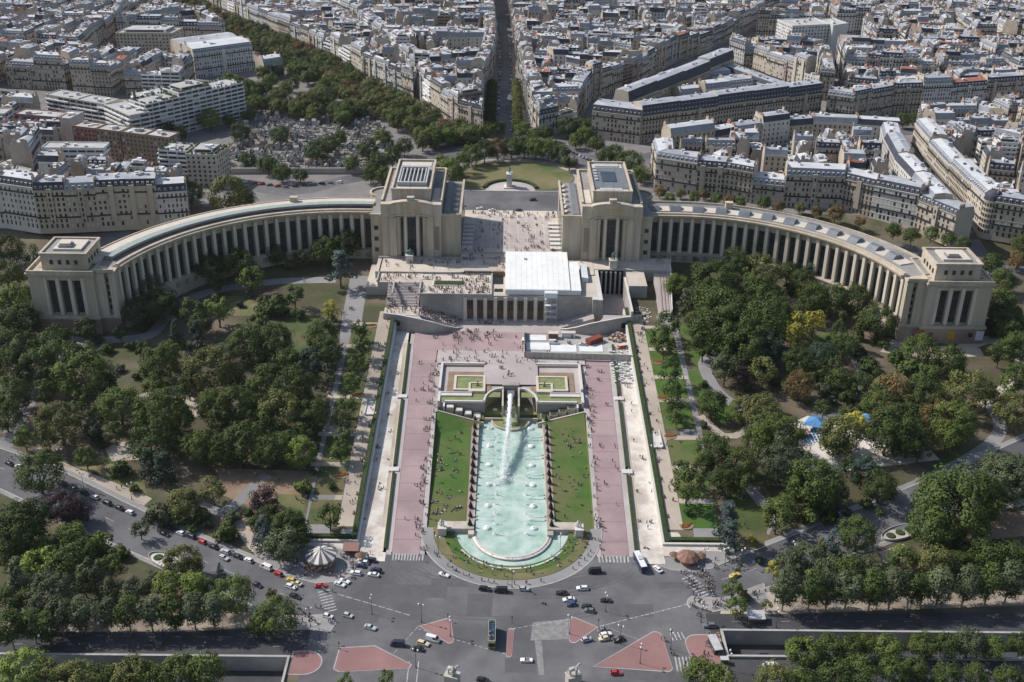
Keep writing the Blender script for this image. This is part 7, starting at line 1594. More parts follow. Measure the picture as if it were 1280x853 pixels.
# far streets: parked rows
for i in range(14): car(-186+i*5.6, 705+abs(i-7)*1.8, 200 if i < 7 else 160, rv.choice(("hatchback", "saloon", "suv")), rv.choice(("white", "black", "silver", "red", "grey")), "parked_car", "cars parked below the cemetery", None, 27)
for i in range(12): p = at(712+i*4.2, 190+i*1.9, 27); car(p.x, p.y, 70, rv.choice(("hatchback", "saloon")), rv.choice(("white", "black", "silver", "grey")), "parked_car", "cars parked by the round place", None, 27)
for i in range(30):
    y = 838+i*12
    for s in (-1, 1):
        if rv.random() < .2: continue
        car(-5+s*5.0-max(0, y-1030)*.015, y, 92, rv.choice(("hatchback", "saloon")), rv.choice(("white", "black", "silver", "grey", "blue")), "parked_car", "cars parked along the axial avenue", None, 27)
p = at(652, 428, 9.5); car(657/1280*0+p.x+1, p.y, 90, "van", "white", "parked_van", None, "white van parked on the plaza beside the yard fence", 9.5)
car(22, 520, 0, "van", "white", "site_truck", None, "white site truck standing in the building yard", 9.8); car(37, 518.5, 170, "estate", "silver", "parked_car", None, "silver estate car in the building yard", 9.8)
# buses
def bus(x, y, heading, label, lower, upper, L=11.5, W=2.55, H=3.0, openTop=False):
    o = empty("bus", (x, y, T(x, y)+.06), math.radians(heading), label, "bus"); b = MB(); hw = W/2
    def rr(xx, w_, z0, z1): return [(xx, -w_, z0), (xx, w_, z0), (xx, w_, z1), (xx, -w_, z1)]
    loft(b, [rr(-L/2, hw*.94, .4, H*.96), rr(-L/2+.2, hw, .3, H), rr(L/2-.2, hw, .3, H), rr(L/2, hw*.94, .4, H*.94)]); b.obj("body", [lower], o)
    b = MB(); b.box((0, 0, 1.3), (L-.6, W+.03, 1.0)); b.box((L/2-.02, 0, 1.2), (.12, W*.86, 1.4)); b.obj("windows", ["car_glass"], o)
    for sx in (-L*.3, L*.3):
        for sy in (-1, 1): w_ = link("wheel", WHEEL, o, (sx, sy*(hw-.1), .48)); w_.scale = (1.4, 1.4, 1.4)
    for sy in (-1, 1): link("headlight", HL, o, (L/2, sy*W*.36, .7)); link("taillight", TL, o, (-L/2, sy*W*.36, .8))
    b = MB()
    if openTop:
        for sy in (-1, 1): b.box((0, sy*(hw-.06), H), (L-.3, .1, 1.0))
        b.box((-L/2+.15, 0, H), (.12, W-.1, 1.0)); b.box((L/2-.15, 0, H), (.12, W-.1, 1.0)); b.obj("upper_rail", [upper], o)
        f = MB(); f.box((0, 0, H), (L-.5, W-.3, .05)); f.obj("upper_deck", ["grey_path"], o)
        st_ = MB(); st_.box((0, 0, 0), (.5, .95, .42)); st_.box((-.25, 0, .4), (.12, .95, .5)); SM = st_.mesh("seat", ["blue_seat"])
        for i in range(10):
            for sy in (-.62, .62): link("seat", SM, o, (-L/2+1.2+i*1.0, sy, H+.05))
    else:
        b.box((0, 0, H-.02), (L-.4, W-.25, .14)); b.obj("roof", [upper], o); b = MB(); b.box((-.5, 0, H+.1), (2.4, 1.5, .3)); b.obj("roof_unit", ["rim"], o)
    return o
bus(-6.6, 309.8, -90, "open-top double-decker tour bus with blue seats crossing the square", "paint_bus", "paint_cream", 11, 2.55, 2.9, True)
pb = G(799, 708); bus(pb.x+.3, 352, -78, "blue coach with white roof standing by the right crossing", "paint_blue", "paint_white", 10.5)
# motorbikes and scooters
mbk = MB(); mbk.tube((-.65, 0, .3), (-.65, .01, .3), .3, .3, 8); 
def bike_mesh():
    b = MB()
    for x in (-.65, .65): b.tube((x, -.06, .3), (x, .06, .3), .3, .3, 9)
    f = MB(); f.tube((-.6, 0, .45), (.1, 0, .62), .14, .2, 6); f.tube((.1, 0, .62), (.62, 0, .85), .16, .06, 6); f.tube((.62, 0, .35), (.5, 0, 1.05), .05, .04, 5); f.tube((.5, -.33, 1.05), (.5, .33, 1.05), .03, .03, 4); f.box((-.3, 0, .7), (.7, .28, .14))
    return b.mesh("wheels", ["tyre"]), f.mesh("frame", ["paint_black"])
BW, BF = bike_mesh()
def bike(x, y, hd, col=None):
    o = empty("motorbike", (x, y, T(x, y)+.1), math.radians(hd)); link("frame", BF, o); link("wheels", BW, o); later(o, "dark motorbike", "motorbike", "motorbikes of the square")
for px, py in ((375, 763), (379, 768), (384, 772), (388, 776), (442, 724), (680, 756)): p = G(px, py); bike(p.x, p.y, rv.uniform(0, 360))
# ================================================================= round lawn and monument beyond the palace
mb = MB(); el = [(1+41*math.cos(a)*(1 if math.sin(a) > -.2 else .98), 731+32*math.sin(a)) for a in [i*math.pi/32 for i in range(-9, 42)]]
mb.prism(ccw(el), 26.5, 27.25); struct("round_lawn", mb, ["dry_lawn"])
mb = MB(); 
for i in range(40):
    a, b = -.3+i*3.74/40, -.3+(i+1)*3.74/40; q = [(1+r*math.cos(t), 731+r*.8*math.sin(t)) for r, t in ((42, a), (50, a), (50, b), (42, b))]; mb.prism(ccw(q), 26.5, 27.2)
struct("ring_path", mb, ["sand_path"])
mb = MB(); mb.prism(ccw([(-17, 703.5), (16, 703.5)]+arc(-.5, 706, 16, 0, 180, 14)), 26.5, 27.3); struct("monument_forecourt", mb, ["plaza_stone"])
mb = MB(); mb.prism([(-46, 702.6), (46, 702.6), (46, 703.5), (-46, 703.5)], 26.5, 27.35); struct("kerb", mb, ["kerb_stone"])
mb = MB()
for i in range(20):
    a, b = math.pi*(.04+.92*i/20), math.pi*(.04+.92*(i+1)/20); mb.prism(ccw([(-.5+r*math.cos(t), 706+r*math.sin(t)) for r, t in ((16.2, a), (18.4, a), (18.4, b), (16.2, b))]), 27, 28.6)
o = mb.obj("hedge", ["hedge_leaf"]); tag(o, "dark curved hedge round the back of the lawn monument", "hedge")
o = empty("equestrian_monument", (-1.2, 711, 27.3), 0, "bronze rider on a tall pale pedestal before the round lawn", "monument")
b = MB(); b.box((0, 0, 0), (7, 8, .8)); b.box((0, 0, .8), (3.6, 5, 8.2)); b.box((0, 0, 9), (4.1, 5.6, .5)); b.obj("pedestal", ["pale_edge"], o)
b = MB(); b.tube((0, -1.3, 11.4), (0, 1.2, 11.4), .62, .7, 8); b.tube((0, -1.3, 11.5), (0, -2.2, 12.8), .42, .26, 7); b.tube((0, -2.15, 12.8), (0, -2.9, 12.4), .25, .14, 6)
for x, y in ((-.35, -1.2), (.35, -1.0), (-.35, 1.1), (.35, 1.3)): b.tube((x, y, 9.5), (x, y*.95, 11.1), .13, .24, 5)
b.tube((0, 1.5, 11.6), (0, 2.0, 10.4), .16, .06, 5); b.obj("horse", ["bronze_green"], o, smooth=True)
b = MB(); b.tube((0, .1, 11.9), (0, 0, 13.3), .42, .5, 7); b.lathe((0, 0, 13.4), [(.14, 0), (.3, .25), (.26, .55), (0, .75)], 7); b.tube((.4, .1, 13.1), (.55, -.8, 12.5), .16, .1, 5); b.tube((-.4, .1, 13.1), (-.55, -.8, 12.5), .16, .1, 5)
for s in (-1, 1): b.tube((s*.3, .1, 12), (s*.75, -.3, 10.9), .22, .13, 5)
b.obj("rider", ["bronze_green"], o, smooth=True)

# ================================================================= cemetery
mat("gravel", (.20, .185, .17), (.27, .25, .23), .4, c3=(.14, .13, .115), scale3=.08, rough=1)
CEM = [(-216, 731), (-190, 733), (-86, 738), (-84, 792), (-98, 846), (-140, 905), (-210, 940), (-246, 948), (-238, 880), (-205, 862), (-200, 815)]
mb = MB(); mb.quadv([(x, y, 27.06) for x, y in ccw(CEM)]); struct("cemetery_ground", mb, ["gravel"])
mb = MB(); ribbon_w(mb, [(-216, 730), (-190, 731.5), (-86, 736)], .5, -.5, 0, 0, 4.0); o = mb.obj("cemetery_wall", ["wall_stone"]); tag(o, "long stone wall along the street side of the cemetery", "wall")
mat("tomb_pale", (.52, .51, .49), (.30, .295, .28), .35, rough=.9, per_obj=.3); mat("tomb_dark", (.15, .15, .155), (.09, .09, .095), .5, rough=.4, per_obj=.3); mat("tomb_warm", (.38, .33, .28), (.26, .22, .18), .4, rough=.9, per_obj=.3)
rq = random.Random(12)
def tomb_meshes():
    res = []
    for m in ("tomb_pale", "tomb_dark", "tomb_warm"):
        b = MB(); b.box((0, 0, 0), (1.15, 2.3, .55)); b.box((0, .95, .55), (1.0, .25, 1.0)); res.append(b.mesh("tomb", [m]))
        b = MB(); b.box((0, 0, 0), (1.2, 2.4, .7)); b.box((0, .9, .7), (.22, .2, 1.9)); b.box((0, .9, 1.8), (1.0, .2, .22)); res.append(b.mesh("tomb", [m]))
    ch = []
    for m in ("tomb_pale", "tomb_warm"):
        b = MB(); b.box((0, 0, 0), (1.9, 2.4, 3.1)); b.quadv([(-1.1, -1.35, 3.1), (1.1, -1.35, 3.1), (1.1, -1.35, 3.12), (0, -1.35, 4.2), (-1.1, -1.35, 3.12)]); b.quadv([(-1.1, -1.35, 3.1), (0, -1.35, 4.2), (0, 1.35, 4.2), (-1.1, 1.35, 3.1)]); b.quadv([(0, -1.35, 4.2), (1.1, -1.35, 3.1), (1.1, 1.35, 3.1), (0, 1.35, 4.2)]); b.box((0, -1.22, 0), (.8, .06, 2.1), 1); ch.append(b.mesh("tomb", [m, "iron"]))
    return res, ch
TB, CHP = tomb_meshes(); tombs = []
for iy in range(66):
    for ix in range(70):
        x, y = -250+ix*2.45+rq.uniform(-.35, .35), 733+iy*3.3+rq.uniform(-.4, .4)
        if not inpoly(x, y, CEM) or ix % 9 == 8 or iy % 8 == 7 or rq.random() < .17: continue
        tombs.append((x, y, rq.random() < .12, rq.uniform(-.08, .08)+rq.choice((0, math.pi/2, math.pi))))
tombs.sort(key=lambda t: (t[2] is False, t[1])); mass = MB()
for i, (x, y, chapel, rz) in enumerate(tombs):
    me = rq.choice(CHP) if chapel else rq.choice(TB); sc_ = rq.uniform(.9, 1.4)
    if i < 290:
        o = link("tomb_chapel" if chapel else "tomb", me, None, (x, y, 27.03), rz); o.scale = (sc_, sc_, sc_*rq.uniform(.9, 1.2))
        tag(o, "small pale gabled tomb chapel standing among the packed cemetery graves" if chapel else "low stone tomb near the cemetery's street wall among many like it", "tomb", "tomb chapels" if chapel else "tombs")
    else:
        k = len(mass.v); co, si = math.cos(rz)*sc_, math.sin(rz)*sc_
        mass.v += [(x+v.co.x*co-v.co.y*si, y+v.co.x*si+v.co.y*co, 27.03+v.co.z*sc_) for v in me.vertices]; c = rq.choice((0, 0, 1, 2))
        for p in me.polygons: mass.f.append(tuple(q+k for q in p.vertices)); mass.m.append(c)
o = mass.obj("distant_tombs", ["tomb_pale", "tomb_dark", "tomb_warm"], kind="stuff"); tag(o, "packed mass of small tombs filling the back of the cemetery", "tombs")

# ================================================================= carousel, kiosks, shelters
mat("stripe_brown", (.16, .12, .11), rough=.7); mat("stripe_white", (.68, .67, .64), rough=.7); mat("carousel_wood", (.28, .19, .12), (.36, .26, .17), .8, rough=.6); mat("horse_paint", (.55, .50, .42), rough=.5); mat("awning_pink", (.25, .145, .115), rough=.8); mat("kiosk_roof", (.18, .095, .06), (.15, .08, .055), .6, rough=.7); mat("green_paint", (.03, .12, .07), rough=.5); mat("blue_cloth", (.07, .20, .42), (.10, .26, .48), .5, rough=.7)
ca = empty("carousel", (-72.8, 350.6, T(-72.8, 350.6)+.13), 0, "old carousel with brown and white striped conical roof beside the square", "carousel"); R0 = 5.6
for k in range(20):
    a0, a1 = k*math.pi/10, (k+1)*math.pi/10; b = MB(); n = []
    pr = [(.55, 7.3), (3.2, 5.9), (R0+.3, 4.35), (R0+.3, 3.75)]
    for (r0, z0), (r1, z1) in zip(pr, pr[1:]): b.quadv([(r1*math.cos(a0), r1*math.sin(a0), z1), (r1*math.cos(a1), r1*math.sin(a1), z1), (r0*math.cos(a1), r0*math.sin(a1), z0), (r0*math.cos(a0), r0*math.sin(a0), z0)])
    b.obj("roof_panel", ["stripe_brown" if k % 2 else "stripe_white"], ca)
b = MB(); b.lathe((0, 0, 0), [(R0+.6, 0), (R0+.6, .35), (0, .36)], 24); b.obj("platform", ["carousel_wood"], ca); b = MB(); b.lathe((0, 0, .3), [(2.0, 0), (1.8, 3.8), (0, 3.9)], 14); b.obj("drum", ["carousel_wood"], ca); b = MB(); b.lathe((0, 0, 7.2), [(.6, 0), (.45, .5), (.2, .8), (.12, 1.7), (0, 2)], 10); b.obj("finial", ["stripe_white"], ca)
hb = MB(); hb.tube((-.6, 0, 1.15), (.5, 0, 1.2), .26, .3, 7); hb.tube((.45, 0, 1.3), (.85, 0, 1.9), .2, .13, 6); hb.tube((.82, 0, 1.9), (1.15, 0, 1.7), .13, .08, 5)
for x in (-.5, .42): 
    for y in (-.13, .13): hb.tube((x, y, 1.1), (x+.18, y, .5), .09, .05, 5)
hb.tube((-.6, 0, 1.25), (-.95, 0, .9), .09, .03, 4); HORSE = hb.mesh("wooden_horse", ["horse_paint"]); hp = MB(); hp.tube((0, 0, .3), (0, 0, 4.3), .05, .05, 5); HPOLE = hp.mesh("pole", ["gold_letters"])
for k in range(12):
    a = k*math.pi/6; h = link("wooden_horse", HORSE, ca, (4.4*math.cos(a), 4.4*math.sin(a), .2), a+math.pi/2); link("pole", HPOLE, h)
def umbrella(x, y, r, label, col="kiosk_roof"):
    o = empty("parasol", (x, y, T(x, y)+.12), 0, label, "parasol", "parasols at the kiosks"); b = MB(); b.lathe((0, 0, 2.1), [(r, 0), (r*.5, .45), (0, .7)], 8); b.obj("canopy", [col], o); b = MB(); b.tube((0, 0, 0), (0, 0, 2.7), .04, .04, 5); b.obj("pole", ["iron"], o)
def kiosk(x, y, rz, label, roof, d=(5, 3, 2.8), name="kiosk"):
    o = empty(name, (x, y, T(x, y)+.12), rz, label, "kiosk", None); b = MB(); b.box((0, 0, 0), d); b.obj("booth", ["wood"], o); b = MB(); b.prism([(-d[0]/2-.6, -d[1]/2-1.2), (d[0]/2+.6, -d[1]/2-1.2), (d[0]/2+.6, d[1]/2+.4), (-d[0]/2-.6, d[1]/2+.4)], [d[2]-.3, d[2]-.3, d[2]+.3, d[2]+.3], [d[2]-.1, d[2]-.1, d[2]+.6, d[2]+.6], bottom=True); b.obj("roof", [roof], o)
    b = MB(); b.box((0, -d[1]/2-.05, 1), (d[0]*.8, .1, 1.2)); b.obj("counter", ["city_glass"], o); return o
p = G(439, 693); kiosk(p.x, p.y+1, 0, "snack kiosk with pinkish awning right of the carousel", "awning_pink"); p = G(352, 697); kiosk(p.x, p.y+1, .3, "small reddish kiosk under the trees left of the carousel", "kiosk_roof", (4, 2.5, 2.5))
p = G(859, 703); o = empty("round_kiosk", (p.x, p.y, T(p.x, p.y)+.13), 0, "round kiosk with ribbed orange-brown roof at the right corner", "kiosk")
b = MB()
for k in range(16):
    a0, a1 = k*math.pi/8, (k+1)*math.pi/8; b = MB(); b.quadv([(4.4*math.cos(a0), 4.4*math.sin(a0), 2.6), (4.4*math.cos(a1), 4.4*math.sin(a1), 2.6), (2.6*math.cos(a1), 2.6*math.sin(a1), 3.9), (2.6*math.cos(a0), 2.6*math.sin(a0), 3.9)]); b.quadv([(2.6*math.cos(a0), 2.6*math.sin(a0), 3.9), (2.6*math.cos(a1), 2.6*math.sin(a1), 3.9), (0, 0, 4.6)]); b.obj("roof_panel", ["kiosk_roof" if k % 2 else "awning_pink"], o)
b = MB(); b.lathe((0, 0, 0), [(3.0, 0), (3.0, 2.7), (0, 2.75)], 14); b.obj("booth", ["wood"], o)
for i, (px, py) in enumerate(((450, 700), (842, 699), (876, 700))): p = G(px, py); umbrella(p.x, p.y, 2.0, ("dark parasol beside the snack kiosk", "brown parasol left of the round kiosk", "brown parasol right of the round kiosk")[i])
p = G(895, 818); o = empty("bus_shelter", (p.x, p.y+3, .13), 1.75, "white-roofed ticket shelter on the right red island", "shelter"); b = MB(); b.box((0, 0, 2.5), (8, 3, .2)); b.obj("roof", ["white_metal"], o)
for x in (-3.6, 3.6):
    for y in (-1.2, 1.2): b = MB(); b.tube((x, y, 0), (x, y, 2.5), .06, .06, 5); b.obj("post", ["iron"], o)
b = MB(); b.box((0, .6, 0), (6.5, 1.5, 2.3)); b.obj("booth", ["window_frame"], o)
p = G(905, 829); o = empty("newspaper_stand", (p.x, p.y, .13), 0, "small green stand at the corner of the right underpass", "stand"); b = MB(); b.box((0, 0, 0), (2.4, 1.6, 1.9)); b.obj("booth", ["green_paint"], o); b = MB(); b.box((0, 0, 1.9), (2.8, 2, .25)); b.obj("roof", ["rim"], o)
p = G(944, 775); kiosk(p.x, p.y, 0, "grey site cabin by the pale sandy corner", "rim", (5, 2.5, 2.4))
# blue play canopies and rows of blue deck chairs
for px, py, s, lab in ((1019, 535, 5.5, "large blue play canopy on the pale sandy ground"), (1083, 530, 4, "smaller blue play canopy half hidden by trees")):
    p = G(px, py); o = empty("play_canopy", (p.x, p.y, p.z), -.35, lab, "canopy", "blue play canopies"); b = MB(); b.quadv([(-s, -s*.8, 3), (s, -s*.9, 3), (s*.5, s*.8, 3.2), (0, 0, 5.4)]); b.quadv([(-s, -s*.8, 3), (0, 0, 5.4), (-s*.6, s*.8, 3.2)]); b.quadv([(-s*.6, s*.8, 3.2), (0, 0, 5.4), (s*.5, s*.8, 3.2)]); b.quadv([(-s, -s*.8, 2.98), (-s*.6, s*.8, 3.18), (s*.5, s*.8, 3.18), (s, -s*.9, 2.98)]); b.obj("cloth", ["blue_cloth"], o)
    for x, y in ((-s*.95, -s*.77), (s*.95, -s*.85), (s*.5, s*.77), (-s*.58, s*.77)): b = MB(); b.tube((x, y, 0), (x, y, 3.05), .08, .08, 5); b.obj("post", ["rim"], o)
dc = MB(); dc.box((0, -.3, .3), (.7, 1.2, .1)); dc.quadv([(-.35, .3, .35), (.35, .3, .35), (.35, .75, 1.0), (-.35, .75, 1.0)]); DCH = dc.mesh("cloth", ["blue_cloth"]); df = MB()
for x in (-.32, .32): df.tube((x, -.8, 0), (x, .3, .38), .03, .03, 4); df.tube((x, .5, 0), (x, -.1, .35), .03, .03, 4)
DFR = df.mesh("frame", ["white_metal"])
for r_ in range(5):
    for c_ in range(8):
        p = G(1002+c_*4.2+r_*1.5, 541+r_*3.2+c_*-.6); o = empty("deck_chair", tuple(p), .5); link("cloth", DCH, o); link("frame", DFR, o); tag(o, "blue deck chair in the rows beside the blue play canopy", "deck chair", "blue deck chairs in rows")
p = G(1002, 545); kiosk(p.x, p.y, .2, "low red-roofed stall beside the blue deck chairs", "debris_red", (4, 2.4, 2.2))
p = G(1036, 521); b = MB(); b.box((p.x, p.y, p.z-.4), (16, 7, .6)); struct("play_basin", b, ["zinc_dark"]); 
# paved ovals with round beds
for s, px, py, rz, lab in ((-1, 210, 703, .5, "left"), (1, 1125, 667, -.45, "right")):
    p = G(px, py); o = empty("oval_terrace", (p.x, p.y, T(p.x, p.y)), -rz if s < 0 else -rz, "paved oval terrace with three round beds below the %s avenue" % lab, "terrace", "oval bed terraces")
    pts = [(9*math.cos(i*math.pi/12)*(1.05 if abs(math.cos(i*math.pi/12)) > .5 else 1), 3.9*math.sin(i*math.pi/12)) for i in range(24)]; b = MB(); b.prism(pts, -1, .35); b.obj("paving", ["pale_edge" if s < 0 else "concrete"], o)
    b = MB(); 
    for i in range(24): q, q2 = pts[i], pts[(i+1) % 24]; b.prism([q, q2, (q2[0]*.96, q2[1]*.94), (q[0]*.96, q[1]*.94)][::1], .35, 1.0)
    b.obj("rim_wall", ["wall_stone"], o)
    for k in (-1, 0, 1): b = MB(); b.lathe((k*4.9, 0, .35), [(1.9, 0), (1.9, .25), (1.6, .5), (0, .6)], 14); b.obj("round_bed", ["hedge_leaf"], o)
# orange flower mounds
mat("flower_orange", (.36, .095, .035), (.10, .12, .03), 1.2, rough=.9); fl = random.Random(2)
fb = MB()
for _ in range(140): a = fl.random()*6.28; q = math.sqrt(fl.random()); fb.lathe((2.6*q*math.cos(a), 1.3*q*math.sin(a), 0), [(.22, .1), (.26, .35), (0, fl.uniform(.45, .7))], 5)
FBM = fb.mesh("blooms", ["flower_orange"]); fs = MB(); fs.lathe((0, 0, -.2), [(2.9, 0), (2.9, .32), (0, .38)], 12); FSM = fs.mesh("bed", ["brown_soil"])
for px, py, side in ((822, 452, "right"), (829, 497, "right"), (838, 545, "right"), (858, 657, "right"), (464, 407, "left"), (428, 594, "left"), (448, 493, "left")):
    p = G(px, py); o = empty("flower_bed", tuple(p), fl.random()); link("blooms", FBM, o); link("bed", FSM, o); later(o, "orange flower mound", "flower bed", "orange flower mounds")
# horse-tamer statues at the bridge head, only their tops in view
for s, x, y in ((-1, -19.6, 287.6), (1, 21, 288)):
    o = empty("horse_statue", (x, y, -.2), .3*s, "pale stone horse group at the bridge head, %s one" % ("left" if s < 0 else "right"), "statue", "horse groups at the bridge head")
    b = MB(); b.box((0, 0, 0), (4.6, 3.2, 4.2)); b.box((0, 0, 4.2), (5, 3.6, .4)); b.obj("pedestal", ["wall_stone"], o)
    b = MB(); b.tube((-1.4, 0, 6.9), (1.1, 0, 7.1), .72, .75, 8); b.tube((1.1, 0, 7.2), (1.9, 0, 8.8), .5, .3, 7); b.tube((1.85, 0, 8.8), (2.7, 0, 8.3), .28, .16, 6)
    for a, c in ((-1.2, -.4), (-1.3, .4), (1, -.4), (1.2, .4)): b.tube((a, c, 4.6), (a*.95, c, 6.7), .14, .3, 6)
    b.tube((-1.9, 0, 7.1), (-2.3, 0, 5.5), .2, .08, 5); b.tube((.6, -1.1, 4.6), (.6, -1, 6.4), .32, .36, 7); b.tube((.6, -1, 6.3), (.7, -.9, 7.8), .4, .5, 7); b.lathe((.7, -.9, 7.9), [(.15, 0), (.3, .2), (.28, .5), (0, .7)], 7); b.tube((1, -.9, 7.6), (1.8, -.3, 8.1), .18, .13, 5); b.obj("group", ["concrete"], o, smooth=True)
# lamps, signals, signs
b = MB(); b.tube((0, 0, 0), (0, 0, .9), .22, .16, 7); b.tube((0, 0, .9), (0, 0, 8.2), .1, .06, 6); LP = b.mesh("pole", ["iron"]); b = MB(); b.lathe((0, 0, 0), [(.08, 0), (.3, .1), (.38, .7), (.2, .85), (0, 1.1)], 8); LH = b.mesh("lantern", ["stripe_white"]); b = MB(); b.tube((-.9, 0, 7.6), (.9, 0, 7.6), .05, .05, 5); LA = b.mesh("bracket", ["iron"])
LAMPPX = [(563, 796), (712, 793), (388, 783), (700, 690), (548, 692), (640, 735), (757, 765), (775, 805), (838, 812), (880, 707), (876, 778), (527, 778), (465, 768), (372, 703), (400, 802), (520, 835), (78, 582), (165, 625), (105, 612), (906, 707), (927, 708), (990, 700), (911, 838), (800, 830), (970, 785), (1042, 777), (1135, 772), (1175, 768), (55, 815), (205, 795), (280, 793), (130, 800)]
for px, py in LAMPPX:
    p = G(px, py); o = empty("street_lamp", (p.x, p.y, p.z), rv.random()*3); link("pole", LP, o)
    for x in (-.9, .9): link("lantern", LH, o, (x, 0, 7.6))
    link("bracket", LA, o); later(o, "dark two-lantern street lamp", "street lamp", "street lamps")
b = MB(); b.tube((0, 0, 0), (0, 0, 3.2), .06, .06, 6); SP = b.mesh("post", ["iron"]); b = MB(); b.box((0, 0, 2.4), (.32, .26, .95)); SBX = b.mesh("signal_box", ["tyre"])
b = MB(); b.lathe((0, 0, 0), [(.09, 0), (.09, .08), (0, .1)], 8); SL = b.mesh("lamp", ["debris_red"])
for px, py in ((490, 699), (525, 701), (754, 702), (783, 703), (370, 742), (376, 757), (560, 777), (748, 783), (839, 796), (868, 760), (893, 741), (880, 792), (424, 812), (640, 780)):
    p = G(px, py); o = empty("traffic_light", tuple(p), rv.random()*6); link("post", SP, o); q = link("signal_box", SBX, o); s_ = link("lamp", SL, q); s_.location = (0, -.13, 3.1); s_.rotation_euler = (math.pi/2, 0, 0); later(o, "slim traffic light", "traffic light", "traffic lights of the square")
# benches along the grey walks
b = MB(); 
for i in range(3): b.box((0, -.18+i*.18, .42), (2.2, .14, .05))
BS = b.mesh("seat", ["wood"]); b = MB(); 
for i in range(2): b.box((0, .32, .6+i*.2), (2.2, .05, .14))
BB = b.mesh("backrest", ["wood"]); b = MB(); b.box((0, 0, 0), (.1, .6, .45)); BL = b.mesh("leg", ["iron"])
for s, xx in ((-1, -63.8), (1, 63.8)):
    for i in range(12):
        y = 380+i*12; o = empty("park_bench", (s*64, y, zs(y)+.06), math.pi/2*s); link("seat", BS, o); link("backrest", BB, o)
        for x in (-.9, .9): link("leg", BL, o, (x, 0, 0))
        tag(o, "%s wooden park bench from the square on the %s sand walk" % (ORD[i], "left" if s < 0 else "right"), "bench", "benches on the sand walks")
